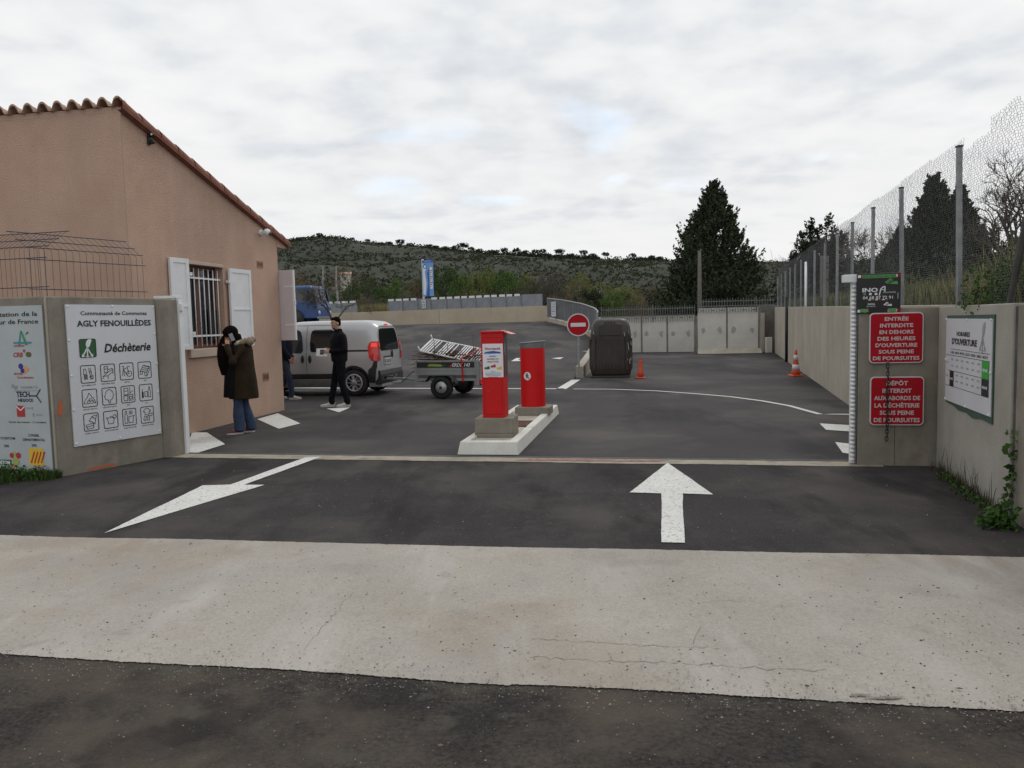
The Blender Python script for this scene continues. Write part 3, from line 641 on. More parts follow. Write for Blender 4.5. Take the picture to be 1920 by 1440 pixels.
camlogo(.11, h/2-.095, .55, grb, e-.002); camlogo(.08, -h/2+.085, .36, paper, e-.002)
mb.use(paper).text('INO', -.085, .015, .042, .15, e-.002, .03); mb.line([(.005, -.02), (.018, .045), (.045, .066), (.058, .066)], .011, e-.002).line([(.058, .066), (.058, .015)], .010, e-.002).line([(.02, .035), (.056, .035)], .007, e-.002)
mb.text('SOLUTIONS', .1, -.0, .015, .12, e-.002).text('04 68 87 72 91', -.01, -.06, .032, .29, e-.002, .01)
for i, q in enumerate((grb, paper, paper)): mb.use(q).rect(-.15+i*.055, -.125+i*.055, -.018, .005, e-.002)
mb.use(paper).text('INOA', -.07, -h/2+.085, .018, .07, e-.002, .02).text('SECURITE', -.075, -h/2+.065, .012, .085, e-.002).rect(w/2-.03, w/2-.026, -.06, -.0, e-.002)
for i in range(6): mb.use(redink if i % 2 else paper).rect(-.10+i*.033, -.075+i*.033, -.072, -.062, e-.002)
mb.build('lettering', t)
# chain
cu, cz = rpuv(1662, 683); p = rp(cu)
t = thing('steel_chain', 'dark rusty chain hanging in front of the lower red sign', 'chain', (*p, 0), RPA)
n = 21; zA, zB = cz, rpuv(1662, 824)[1]; mb = MB().use(mat('dark_chain', (.035, .03, .028), .6, .5, col2=(.07, .06, .055), ns=20))
for i in range(n):
    z = zA+(zB-zA)*(i+.5)/n; hl = abs(zB-zA)/n*.75; an = (i % 2)*pi/2+rng.uniform(-.3, .3); xo = rng.uniform(-.004, .004)
    pts = [(xo+.013*cos(q)*cos(an), -.062+.013*cos(q)*sin(an), z+hl*sin(q)) for q in np.linspace(0, 2*pi, 11)[:-1]]; mb.tube(pts, .0052, 5, close=True)
mb.build('links', t); MB().use(steeld).tube([(0, 0, zA+.02), (0, -.065, zA+.02)], .012, 8).build('hook', t)
# opening hours poster on the grey wall
PA, PB = np.array([rwx(8.085), 8.085]), np.array([rwx(5.95)-.02, 5.95]); PANG = atan2(PB[1]-PA[1], PB[0]-PA[0])
def pw(x, y):
    p = W(x, y, PA, PANG); return float((p[:2]-PA) @ np.array([cos(PANG), sin(PANG)])), float(p[2])
(u0, z1a), (u1, z1b), (_, z0b), (_, z0a) = pw(1779, 596), pw(1866, 599), pw(1865, 781), pw(1779, 752)
z1 = (z1a+z1b)/2; z0 = (z0a+z0b)/2; w = u1-u0; h = z1-z0
t = thing('opening_hours_sign', 'white opening hours poster with a green and a black box, on the right wall', 'sign', (*(PA+np.array([cos(PANG), sin(PANG)])*u0), z0), PANG)
bk = [(-.01, -.02), (.2*w, -.03), (.3*w, -.055), (.5*w, -.05), (.62*w, -.075), (.8*w, -.05), (w+.02, -.06), (w+.025, h+.035), (-.01, h+.028)]
plate(MB().use(greenpad), bk, -.012, -.004).build('backing', t)
plate(MB().use(signwhite), [(0, 0), (w, 0), (w, h), (0, h)], -.020, -.0125).build('panel', t)
e = -.023; mb = MB().use(inkk)
X = lambda f: f*w; Z = lambda f: f*h
mb.text('HORAIRES', X(.42), Z(.80), Z(.052), X(.30), e, .02).text("D'OUVERTURE", X(.44), Z(.70), Z(.07), X(.56), e, .03)
for zf, x0 in ((.635, .12), (.56, .0), (.375, .05), (.19, .0)): mb.rect(X(x0+.02), X(.97), Z(zf), Z(zf)+.004, e)
days = ['LUNDI', 'MARDI', 'MERCREDI', 'JEUDI', 'VENDREDI', 'SAMEDI', 'DIMANCHE']
for i, s_ in enumerate(days): mb.text(s_, X(.175+.118*i), Z(.585), Z(.03), X(.07+.004*len(s_)), e, .01)
hrs = [['8H30', '12H']]*7
mb.use(inkg)
for i in range(6):
    mb.text('8H30', X(.175+.118*i), Z(.505), Z(.022), X(.055), e, .01).text('12H30', X(.175+.118*i), Z(.43), Z(.022), X(.055), e, .01)
    if i: mb.text('14H00', X(.175+.118*i), Z(.325), Z(.022), X(.055), e, .01).text('18H00', X(.175+.118*i), Z(.255), Z(.022), X(.055), e, .01)
mb.text('MATIN', X(.05), Z(.46), Z(.02), X(.05), e).use(redink).text('APRES', X(.05), Z(.30), Z(.02), X(.06), e)
mb.use(greenb).rect(X(.83), X(.965), Z(.375), Z(.56), e-.001).use(inkk).rect(X(.83), X(.965), Z(.19), Z(.374), e-.001).rect(X(.12), X(.215), Z(.19), Z(.374), e-.001)
mb.use(paper).text('FERMÉ', X(.898), Z(.45), Z(.028), X(.1), e-.003, .02).text('FERMÉ', X(.898), Z(.27), Z(.028), X(.1), e-.003, .02).text('FERMÉ', X(.168), Z(.27), Z(.025), X(.075), e-.003, .02)
def hand(mb, cx_, cz_, k, ee):   # hand above three downward arrows
    mb.poly([(cx_-.01*k, cz_+.02*k), (cx_-.05*k, cz_+.14*k), (cx_-.03*k, cz_+.26*k), (cx_+.06*k, cz_+.36*k), (cx_+.18*k, cz_+.40*k), (cx_+.20*k, cz_+.30*k), (cx_+.15*k, cz_+.18*k), (cx_+.10*k, cz_+.06*k)], ee)
    for dx in (-.17, 0, .17):
        x1, z1 = cx_+dx*k, cz_-.26*k-(.04*k if dx == 0 else 0); l = hypot(x1-cx_, z1-cz_); ax, az = (x1-cx_)/l, (z1-cz_)/l
        mb.line([(cx_, cz_+.03*k), (x1, z1)], .05*k, ee).poly([(x1-az*.08*k, z1+ax*.08*k), (x1+ax*.11*k, z1+az*.11*k), (x1+az*.08*k, z1-ax*.08*k)], ee)
mb.use(mat('pale_grey_ink', (.33, .33, .37), .7)); hand(mb, X(.83), Z(.80), .34, e)
mb.build('lettering', t)
for fx, fz in ((.01, .99), (.5, .99), (.985, .99), (.01, .5), (.99, .45), (.01, .015), (.5, .01), (.98, .015)): MB().use(paper).ell((X(fx), -.024, Z(fz)), (.012, .008, .012), 8, 5).build('fixing_cap', t)
# ------------------------------------------------------------------ left boundary walls, signs
LA, LB = np.array([-5.04, 8.65]), np.array([-4.40, 9.85]); LANG = atan2(*(LB-LA)[::-1]); lw = np.linalg.norm(LB-LA)
t = thing('boundary_wall', 'concrete wall panel carrying the white pictogram sign left of the gate', 'wall', (*LA, 0), LANG)
MB().use(conc).box(.0, lw, 0, .2, -.02, 2.0).build('wall_section', t, .015)
MB().use(mat('orange_spray', (.55, .10, .03), .8, col2=(.4, .14, .07), ns=30)).poly([(.3, .02), (.38, .05), (.5, .045), (.66, .05), (.7, .02)], -.003).poly([(.015, .70), (.05, .84), (.07, .88), (.09, .74), (.05, .68)], -.003).build('spray_mark', t)
LD = R_(-14); LP = np.array([-5.09, 8.66]); ld = np.array([cos(LD), sin(LD)])
t = thing('boundary_wall', 'concrete wall panel carrying the works notice at the left edge', 'wall', (*(LP-ld*4.5), 0), LD)
MB().use(conc).box(0, 4.5, 0, .2, -.02, 2.0).build('wall_section', t, .015)
MB().use(concl).add([(4.5, 0, 0), (4.53, -.01, 0), (4.53, .1, 0), (4.5, .1, 0), (4.5, 0, 1.99), (4.53, -.01, 1.99), (4.53, .1, 1.99), (4.5, .1, 1.99)], [(0, 1, 5, 4), (1, 2, 6, 5), (4, 5, 6, 7)], False).build('joint_filler', t)
gp0 = np.array([-4.36, 9.84])
t = thing('gate_pillar', 'rough concrete pillar at the left side of the gate', 'pillar', (*gp0, 0), SA)
MB().use(conc).prism([(-.12, .16), (-.085, .01), (-.04, -.02), (.075, 0), (.09, .04), (.09, .3), (-.12, .3)], -.02, 1.985).build('pillar', t, .012)
def lwuv(x, y):
    p = W(x, y, LA, LANG); return float((p[:2]-LA) @ np.array([cos(LANG), sin(LANG)])), float(p[2])
(u0, za), (u1, zb) = lwuv(120, 571), lwuv(287, 572); (_, zc_), (_, zd) = lwuv(138, 845), lwuv(300, 806)
z1 = (za+zb)/2; z0 = (zc_+zd)/2; u0 = (lwuv(120, 571)[0]+lwuv(138, 845)[0])/2; u1 = (lwuv(287, 572)[0]+lwuv(300, 806)[0])/2; w = u1-u0; h = z1-z0
t = thing('recycling_centre_sign', 'large white sign with twelve framed pictograms left of the gate', 'sign', (*(LA+np.array([cos(LANG), sin(LANG)])*u0), z0), LANG)
plate(MB().use(signwhite), [(0, 0), (w, 0), (w, h), (0, h)], -.022, -.006).build('panel', t)
e = -.025; mb = MB().use(inkk); X = lambda f: f*w; Z = lambda f: f*h
mb.text('Communauté de Communes', X(.525), Z(.925), Z(.028), X(.75), e, .018).text('AGLY FENOUILLÈDES', X(.525), Z(.845), Z(.042), X(.84), e, .03)
mb.use(greens).poly(rounded(X(.115), X(.29), Z(.625), Z(.755), .02), e).use(paper); hand(mb, X(.195), Z(.688), h*.18, e-.002)
mb.use(inkk).line(rounded(X(.115), X(.29), Z(.625), Z(.755), .02), .006, e-.003, True)
mb.text('Déchèterie', X(.65), Z(.655), Z(.062), X(.54), e, .03, .22)
mb.build('lettering', t)
caps = ['ENCOMBRANTS', 'MOBILIER', 'MÉTAUX', 'BOIS', 'DÉBLAIS / GRAVATS', 'DÉCHETS VERTS', 'DEEE', 'DDS', 'PAPIERS / CARTONS', 'HUILES DE VIDANGE', 'HUILES DE FRITURE', 'TEXTILES / CHAUSSURES']
lw_ = .0065
for i in range(12):
    c, r = i % 4, i//4; xc = X(.19+.215*c); zc2 = Z(.505-.172*r); a = w*.078; mb = MB().use(inkk)
    hh = h*.062
    mb.line(rounded(xc-a, xc+a, zc2-hh, zc2+hh, .018, 3), .009, e, True).text(caps[i], xc, zc2-hh-.034, .013, a*1.9 if len(caps[i]) > 7 else None, e, .01)
    L1 = lambda pts, cl=False, ww=lw_: mb.line([(xc+px_*a, zc2+pz_*hh) for px_, pz_ in pts], ww, e, cl)
    C1 = lambda x_, z_, r_, cl=True: mb.line([(xc+x_*a+r_*a*cos(q), zc2+z_*hh+r_*a*sin(q)) for q in np.linspace(0, 2*pi, 13)[:-1]], lw_, e, True)
    if i == 0:
        L1([(-.6, .6), (-.3, .6), (-.2, -.1), (-.6, 0)], True); mb.use(mat('grey_blue_print', (.10, .13, .15), .7)).rect(xc-.6*a, xc-.1*a, zc2-.6*hh, zc2-.05*hh, e).use(inkk); L1([(.1, .7), (.3, -.3), (.6, -.6)]); L1([(.35, .7), (.5, -.1)]); C1(.45, -.4, .22); L1([(.2, -.3), (.7, -.2)]); L1([(.1, .3), (.4, .3)])
    elif i == 1:
        L1([(-.5, .75), (0, .75), (0, .1), (-.5, 0)], True); L1([(-.5, .45), (0, .45)]); L1([(-.7, -.4), (.1, .1), (.75, .35), (.75, .1), (0, -.35), (0, -.7)]); L1([(-.7, -.4), (-.7, -.7)]); L1([(-.7, -.4), (0, -.35)]); L1([(.1, .35), (.6, .5), (.75, .35)]); L1([(.75, .1), (.75, -.2)])
    elif i == 2:
        C1(.35, -.3, .38); L1([(.35, -.3), (.1, .45), (-.5, .25), (0, -.35), (.35, -.3)]); L1([(.1, .45), (.2, .6), (.5, .55)]); L1([(-.5, .25), (-.65, -.5)]); L1([(-.4, .1), (-.35, -.55)]); L1([(-.5, .25), (-.4, .6), (-.7, .65)])
    elif i == 3:
        L1([(-.7, -.1), (-.2, .6), (.75, .4), (.3, -.3)], True); L1([(-.7, -.1), (-.7, -.5), (-.4, -.5), (-.35, -.2)]); L1([(.3, -.3), (.3, -.75), (0, -.7), (-.02, -.3)]); L1([(.75, .4), (.75, 0), (.3, -.75)]); [L1([(-.7+.17*q+.1, -.1+.2*q), (.3+.15*q, -.3+.22*q)]) for q in range(4)]
    elif i == 4:
        L1([(-.8, -.6), (-.6, -.1), (-.3, .1), (-.1, .6), (.1, .4), (.3, .1), (.5, 0), (.8, -.6)], True); L1([(-.3, -.5), (-.3, -.3), (0, -.3), (0, -.5)]); L1([(0, -.5), (0, -.35), (.5, -.35), (.5, -.5)]); L1([(-.1, -.3), (-.1, -.1), (.3, -.1), (.3, -.35)])
    elif i == 5:
        L1([(-.12, -.8), (-.12, -.45), (-.5, -.4), (-.7, 0), (-.55, .2), (-.45, .55), (-.1, .8), (.3, .7), (.55, .4), (.6, 0), (.4, -.35), (.12, -.45), (.12, -.8)], True)
    elif i == 6:
        L1([(-.6, .75), (0, .75), (0, -.05), (-.6, -.05)], True); L1([(-.6, .4), (0, .4)]); L1([(-.65, -.75), (-.1, -.75), (-.1, -.15), (-.65, -.15)], True); L1([(.1, -.75), (.7, -.75), (.7, -.05), (.1, -.05)], True); C1(.4, -.42, .2); L1([(.15, .1), (.7, .35)]); L1([(.3, .8), (.3, .1)])
    elif i == 7:
        mb.rect(xc-.65*a, xc-.4*a, zc2-.65*hh, zc2+.1*hh, e); L1([(-.55, .1), (-.55, .5)]); L1([(-.2, -.5), (.2, -.5), (.2, .1), (-.2, .1)], True); L1([(.35, -.6), (.7, -.6), (.7, .1), (.6, .4), (.55, .75), (.45, .4), (.35, .1)], True)
    elif i == 8:
        L1([(-.3, .1), (.1, .6), (.6, .3), (.5, -.3), (.1, .0)], True); L1([(.1, .6), (.4, .7), (.8, .75), (.6, .3)]); L1([(-.7, -.3), (.3, -.15), (.3, -.4), (-.7, -.55)], True); L1([(-.6, -.55), (-.6, -.8), (.3, -.7), (.3, -.4)])
    elif i == 9:
        L1([(-.7, .3), (-.45, .1), (-.35, -.5), (.35, -.5), (.5, .2), (-.45, .2)]); C1(.55, .3, .25); L1([(-.1, .35), (.2, .35)])
    elif i == 10:
        L1([(-.7, -.75), (-.3, -.75), (-.3, .1), (-.4, .5), (-.4, .75), (-.6, .75), (-.6, .5), (-.7, .1)], True); L1([(-.1, -.7), (.5, -.7), (.6, .1), (-.1, .05)], True); L1([(.6, .1), (.85, .15)]); [L1([(q, .3), (q+.05, .45), (q-.02, .6), (q+.05, .75)]) for q in (0, .2, .4)]
    else:
        L1([(-.6, .5), (-.3, .75), (.2, .75), (.55, .5), (.4, .35), (.3, .4), (.3, .05), (-.35, .05), (-.35, .4), (-.5, .35)], True); L1([(-.6, -.6), (-.4, -.1), (-.1, -.2), (-.3, -.7)], True); L1([(0, -.7), (.1, -.1), (.35, -.2), (.3, -.7)], True); L1([(.3, .1), (.8, .15), (.7, -.2), (.4, -.15)])
    mb.build('pictogram', t)
for fx, fz in ((.02, .985), (.5, .99), (.98, .985), (.015, .75), (.985, .78), (.015, .5), (.99, .55), (.015, .26), (.985, .33), (.02, .02), (.5, .015), (.98, .02)): MB().use(paper).ell((X(fx), -.026, Z(fz)), (.013, .009, .013), 8, 5).build('fixing_cap', t)
# works notice
z1 = 1.93; z0 = float(W(103, 893, LP, LD)[2]); ur = 4.5-.17; w = 2.2; h = z1-z0; 
pr = W(79, 572, LP, LD); pr2 = W(103, 893, LP, LD); ub = ((pr[:2]+pr2[:2])/2-(LP-ld*4.5)) @ ld
t = thing('works_notice', 'large white works notice with coloured company logos at the left edge', 'sign', (*((LP-ld*4.5)+ld*(ub-w)), z0), LD)
h = float(pr[2])-z0
plate(MB().use(mat('notice_white', (.40, .44, .45), .5, col2=(.44, .48, .49), ns=3)), [(0, 0), (w, 0), (w, h), (0, h)], -.018, -.005).build('panel', t)
# u measured left of the sign's right edge using image columns
def nu(x, y):
    p = W(x, y, LP, LD); return float((p[:2]-(LP-ld*4.5)) @ ld)-(ub-w), float(p[2])-z0
e = -.021; mb = MB().use(inkk)
ax, az = nu(79, 590); mb.text('Réhabilitation de la', w-.06, az-.01, .050, .86, e, .015, .05, 'r'); ax, az = nu(79, 604); mb.text('déchèterie Latour de France', w-.055, az-.012, .050, 1.18, e, .015, .05, 'r')
def at_(x, y): return nu(x, y)
a = at_(43, 635); mb.use(mat('teal_logo', (.06, .25, .32))).poly([(a[0]-.05, a[1]-.07), (a[0]-.01, a[1]+.09), (a[0]+.01, a[1]+.085), (a[0]-.025, a[1]-.07)], e).use(mat('grass_logo', (.05, .28, .08))).poly([(a[0]-.0, a[1]+.07), (a[0]+.04, a[1]-.07), (a[0]+.08, a[1]-.07), (a[0]+.01, a[1]+.088)], e).use(mat('teal_logo', (.06, .25, .32))).rect(a[0]-.11, a[0]+.13, a[1]-.055, a[1]-.035, e-.001).use(redink).rect(a[0]-.11, a[0]+.03, a[1]-.085, a[1]-.072, e).use(greens).poly([(a[0]+.05, a[1]+.04), (a[0]+.09, a[1]+.08), (a[0]+.10, a[1]+.06)], e)
a = at_(36, 664); mb.use(redink).text('CRB', a[0], a[1]-.03, .05, .13, e, .03, .2); mb.use(mat('olive_logo', (.12, .12, .03))).disc(a[0]+.145, a[1]-.005, .038, e, 16, .03).use(redink).text('e', a[0]+.09, a[1]+.02, .05, None, e, .03)
a = at_(42, 690); mb.use(mat('navy_logo', (.04, .04, .25))).disc(a[0]-.0, a[1]+.02, .032, e).disc(a[0]+.02, a[1]-.03, .028, e).use(orink).poly([(a[0]+.04, a[1]-.07), (a[0]+.05, a[1]+.03), (a[0]+.12, a[1]-.01)], e).use(redink).text('SECURE', a[0]-.04, a[1]-.075, .025, .12, e, .02).text('Coordination', a[0]+.05, a[1]-.115, .025, .22, e, .02)
a = at_(30, 725); mb.use(inkg).text('Ftp', a[0], a[1]-.02, .05, .08, e, 0, .2).text('KARINER T.P', a[0]+.20, a[1]-.02, .028, .22, e).rect(a[0]-.02, a[0]+.32, a[1]-.045, a[1]-.041, e)
a = at_(46, 742); mb.use(mat('dark_navy_logo', (.015, .02, .06))).text('TECH', a[0], a[1]-.01, .06, .18, e, .03).text('NEGOCE', a[0]+.03, a[1]-.065, .035, .20, e, .03); [mb.line([(a[0]+.18, a[1]), (a[0]+.18+.09*cos(q), a[1]+.09*sin(q))], .014, e) for q in (.9, -.9, pi)]
a = at_(42, 771); mb.use(redink).rect(a[0]-.055, a[0]+.055, a[1]-.06, a[1]+.065, e).use(paper).line([(a[0]-.055, a[1]+.055), (a[0], a[1]+.01), (a[0]+.055, a[1]+.055)], .012, e-.002).use(inkg).text('E', a[0]+.16, a[1]+.02, .032, None, e).text('E', a[0]+.17, a[1]-.055, .036, None, e, .02).use(mat('faint_print', (.3, .32, .33))).rect(a[0]+.08, a[0]+.14, a[1]+.03, a[1]+.045, e).rect(a[0]+.20, a[0]+.28, a[1]-.045, a[1]-.03, e)
a = at_(57, 791); mb.use(inkk).text('Durée des travaux : 12 semaines', a[0]-.02, a[1]-.01, .022, .50, e, .01).text('SEPTEMBRE 2017', a[0]-.66, a[1]-.01, .022, .35, e, .01).text('MONTANT : 300 000 E.H.T', a[0]-.76, a[1]-.10, .02, .4, e, .01)
a = at_(66, 818); mb.text('CONSEIL', a[0], a[1]+.0, .028, .15, e, .015).text('DEPARTEMENTAL', a[0], a[1]-.05, .028, .30, e, .015); b = at_(13, 820); mb.text('SYDETOM', b[0]+.03, b[1]-.02, .028, .2, e, .015)
a = at_(67, 835); mb.text('20%', a[0], a[1]-.01, .028, .07, e, .015); b = at_(15, 836); mb.text('20%', b[0], b[1]-.01, .028, .07, e, .015)
a = at_(71, 857); mb.use(yelink).rect(a[0]-.095, a[0]+.095, a[1]-.09, a[1]+.10, e).use(redink); [mb.line([(a[0]-.07+q*.045, a[1]-.06), (a[0]-.02+q*.045, a[1]+.06)], .018, e-.002) for q in range(4)]; mb.rect(a[0]-.07, a[0]+.1, a[1]-.16, a[1]-.145, e).text('CD 66', a[0]+.02, a[1]-.13, .03, .14, e)
a = at_(20, 858); mb.use(greens).rect(a[0]-.22, a[0]+.03, a[1]-.08, a[1]-.02, e).use(paper).text('SYDETOM', a[0]-.10, a[1]-.072, .04, .22, e-.002, .03).use(redink).disc(a[0]+.04, a[1]+.03, .03, e).disc(a[0]+.13, a[1]+.03, .035, e).use(mat('lime_logo', (.35, .4, .1))).disc(a[0]+.09, a[1]-.04, .045, e-.001).disc(a[0]+.08, a[1]+.05, .022, e).use(orink).disc(a[0]+.05, a[1]-.1, .022, e)
mb.build('lettering', t)
# welded mesh panels with bent tops
def mesh_panel(label, P, ang, L_, nx, ztop, bend=(.34, .22)):
    t = thing('mesh_fence_panel', label, 'mesh fence', (*P, 0), ang); d = L_/nx
    for nm, rad in (('vertical_wires', .0028),):
        mb = MB().use(wired)
        for i in range(nx+1): mb.tube([(i*d, .1, 2.0), (i*d, .1, ztop), (i*d, .1+bend[0], ztop+bend[1])], rad, 4, cap=False)
        mb.build(nm, t)
    mb = MB().use(mat('blue_wire', (.035, .05, .085), .5, .3))
    for zz, yy in ((ztop-.10, .1), (ztop-.42, .1), (ztop+.03, .14), (ztop+bend[1]*.55, .1+bend[0]*.55), (ztop+bend[1], .1+bend[0])): mb.tube([(-.04, yy-.006, zz), (L_+.04, yy-.006, zz)], .0048, 4)
    mb.build('horizontal_wires', t)
mesh_panel('bent topped wire mesh panel above the pictogram sign wall', LA+np.array([cos(LANG), sin(LANG)])*-.10, LANG, lw+.02, 17, 2.50)
mesh_panel('bent topped wire mesh panel above the works notice wall', LP-ld*2.30, LD, 2.25, 34, 2.53)
# white gate post
g0 = G(352, 851); t = thing('gate_post', 'white steel gate catch post with lock boxes beside the concrete pillar', 'gate post', (g0[0]-.02, g0[1], 0), SA)
MB().use(whitep).box(-.04, .04, -.04, .04, 0, 1.98).build('post', t, .004)
MB().use(whitep).box(-.30, .02, -.06, .06, 2.0, 2.035).build('top_bracket', t, .004); mb = MB().use(whitep)
mb.box(-.075, -.04, -.03, .02, 1.80, 1.92); mb.box(-.085, -.04, -.05, .02, 1.02, 1.10); mb.box(-.085, -.04, -.05, .02, .88, .98); mb.box(.04, .07, -.03, .03, 1.84, 1.93); mb.build('lock_box', t, .003)
MB().use(steeld).box(-.01, .01, -.046, -.04, .62, .92).build('lock_plate', t); MB().use(steel).tube([(.0, -.045, 2.03), (0, -.045, 1.90)], .008, 6).build('latch', t)
# ------------------------------------------------------------------ gatehouse building
BA_ = np.array([-5.19, 10.89]); BF = np.array([-4.43, 15.23]); bang2 = atan2(*(BF-BA_)[::-1]); BL = np.linalg.norm(BF-BA_); brz = bang2-pi/2
bd_ = thing('gatehouse', 'salmon rendered lean-to building with tiled roof and a barred window', 'building', (*BA_, 0), brz)
def bw_(x, y):    # local y,z on gable plane
    p = W(x, y, BA_, bang2); return float((p[:2]-BA_) @ np.array([cos(bang2), sin(bang2)])), float(p[2])
HT, HE = 4.565, 3.29
wy0, wz1 = bw_(347, 494); wy1, _ = bw_(417, 503); _, wz0 = bw_(385, 653)
wy0 -= .03
def zr(y): return HT+(HE-HT)*y/BL
mb = MB().use(stucco); th = .24; Wd = 8.0
def gable(x, flip):
    pts = [(0, 0), (BL, 0), (BL, HE), (wy1, zr(wy1)), (wy0, zr(wy0)), (0, HT)]
    v = [(x, 0, 0), (x, wy0, 0), (x, wy1, 0), (x, BL, 0), (x, 0, wz0), (x, wy0, wz0), (x, wy1, wz0), (x, BL, wz0), (x, 0, wz1), (x, wy0, wz1), (x, wy1, wz1), (x, BL, wz1), (x, 0, HT), (x, wy0, zr(wy0)), (x, wy1, zr(wy1)), (x, BL, HE)]
    f = []
    for r in range(3):
        for c in range(3):
            if r == 1 and c == 1: continue
            q = (r*4+c, r*4+c+1, r*4+c+5, r*4+c+4); f.append(q[::-1] if flip else q)
    mb.add(v, f, False)
gable(0, False); gable(-th, True)
mb.add([(0, wy0, wz0), (0, wy1, wz0), (0, wy1, wz1), (0, wy0, wz1), (-th, wy0, wz0), (-th, wy1, wz0), (-th, wy1, wz1), (-th, wy0, wz1)], [(0, 4, 5, 1), (1, 5, 6, 2), (2, 6, 7, 3), (3, 7, 4, 0)], False)
mb.add([(0, 0, 0), (-Wd, 0, 0), (-Wd, 0, HT), (0, 0, HT)], [(0, 1, 2, 3)], False); mb.add([(0, BL, 0), (-Wd, BL, 0), (-Wd, BL, HE), (0, BL, HE)], [(3, 2, 1, 0)], False)
mb.add([(-Wd, 0, 0), (-Wd, BL, 0), (-Wd, BL, HE), (-Wd, 0, HT)], [(0, 1, 2, 3)], False)
mb.build('wall', bd_)
MB().use(stucco).box(-Wd, .012, BL-.01, BL+.33, HE-.16, HE-.01).build('eave_box', bd_)
# crack line: vertical render joint at the corner
MB().use(mat('render_joint', (.40, .27, .205), .95)).box(-.008, -.0, -.002, .0, 0, HT-.05).build('corner_bead', bd_)
# roof of canal tiles
sl_ = (HE-HT)/BL; ys2 = []; y = -.07; row = .42
prof = []; nx_ = int((Wd+.2)/.0285); per = .228
rows = [];  x0r = .07
mbr = MB().use(tilem); kx = nx_+1
def tz(x):
    ph = ((x0r-x)/per) % 1.0
    return .075*math.sqrt(max(0, 1-((ph-.27)/.29)**2)) if ph < .56 else -.030*math.sqrt(max(0, 1-((ph-.78)/.24)**2))
yl = -.07; cnt = 0; strips = []
while yl < BL+.40:
    yh = min(yl+row, BL+.42); strips.append((yl, yh)); yl = yh
    if yh >= BL+.42: break
vs = []
for a, b in strips:
    for yy, dz in ((a, .022), (b, .0)):
        for i in range(kx): x = x0r-i*.0285; vs.append((x, yy, HT+sl_*yy+.04+tz(x)+dz+.022))
fs = []
for q in range(len(strips)*2-1):
    for i in range(kx-1): fs.append((q*kx+i, (q+1)*kx+i, (q+1)*kx+i+1, q*kx+i+1))
mbr.add(vs, fs, False)
# thickness at the front edge
v2 = [];
for i in range(kx): x = x0r-i*.0285; z = HT+sl_*-.07+.04+tz(x)+.044; v2 += [(x, -.0702, z), (x, -.0702, z-.028), (x, .05, z-.028)]
mbr.add(v2, [(i*3, (i+1)*3, (i+1)*3+1, i*3+1) for i in range(kx-1)]+[(i*3+1, (i+1)*3+1, (i+1)*3+2, i*3+2) for i in range(kx-1)], False)
rf = mbr.build('roof', bd_)
MB().use(stucco).add([(-Wd, -.002, HT-.02), (.01, -.002, HT-.02), (.01, -.002, HT+.055), (-Wd, -.002, HT+.055), (-Wd, .1, HT-.04), (.01, .1, HT-.04), (.01, .1, HT+.055), (-Wd, .1, HT+.055)], [(0, 1, 2, 3), (1, 5, 6, 2), (3, 2, 6, 7), (0, 4, 5, 1)], False).build('eave_mortar', bd_)
mbv = MB()
for i, (a, b) in enumerate(strips):
    mbv.use(vergem)
    rings = []
    for yy, rr in ((a-.01, .070), (b+.01, .058)):
        zc3 = HT+sl_*yy+.075; rings.append([(.045+rr*cos(q)*.75, yy, zc3-.035+rr*sin(q)*1.15+(.012 if yy < b else 0)) for q in np.linspace(-.7, pi+.2, 9)])
    n = 9; mbv.add(rings[0]+rings[1], [(j, j+1, n+j+1, n+j) for j in range(n-1)], True)
    mbv.add([(.085, a, HT+sl_*a-.01), (.085, b, HT+sl_*b-.01), (.085, b, HT+sl_*b+.045), (.085, a, HT+sl_*a+.06)], [(0, 1, 2, 3)], False)
mbv.use(vergem).add([(.0, -.07, HT-.005), (.085, -.07, HT-.005), (.085, BL+.4, HT+sl_*(BL+.4)-.012), (0, BL+.4, HT+sl_*(BL+.4)-.012)], [(0, 1, 2, 3)], False)
mbv.build('verge_tiles', rf)
# window: frame, glass, sill, bars
wf = MB().use(woodbr); xx0, xx1 = -.20, -.14; f_ = .06; wm = (wy0+wy1)/2
for a, b, c, d in ((wy0, wy0+f_, wz0, wz1), (wy1-f_, wy1, wz0, wz1), (wy0, wy1, wz0, wz0+f_), (wy0, wy1, wz1-f_, wz1), (wm-.05, wm+.05, wz0, wz1)): wf.box(xx0, xx1+(.004 if a == wm-.05 else 0), a+.002, b-.002, c+.002, d-.002)
win = wf.build('window', bd_); MB().use(glassw).add([(-.17, wy0+.03, wz0+.03), (-.17, wy1-.03, wz0+.03), (-.17, wy1-.03, wz1-.03), (-.17, wy0+.03, wz1-.03)], [(0, 1, 2, 3)], False).build('pane', win)
MB().use(blackm).box(-.135, -.12, wy1-.30, wy1-.03, wz0+.12, wz0+.62).build('notice_board', win)
MB().use(stucco2).box(-.14, .055, wy0-.03, wy1+.05, wz0-.135, wz0-.005).build('sill', bd_, .008)
MB().use(stucco2).box(-.02, .02, wy0-.02, wy1+.03, wz1+.0, wz1+.05).build('lintel', bd_, .006)
mb = MB().use(whitep)
for i in range(8): yy = wy0+.06+i*(wy1-wy0-.14)/7; mb.tube([(-.055, yy, wz0+.03), (-.055, yy, wz1-.05)], .0085, 6)
for zz in (wz0+.20, wz1-.20): mb.box(-.06, -.05, wy0+.002, wy1-.002, zz-.014, zz+.014)
mb.build('window_bars', bd_)
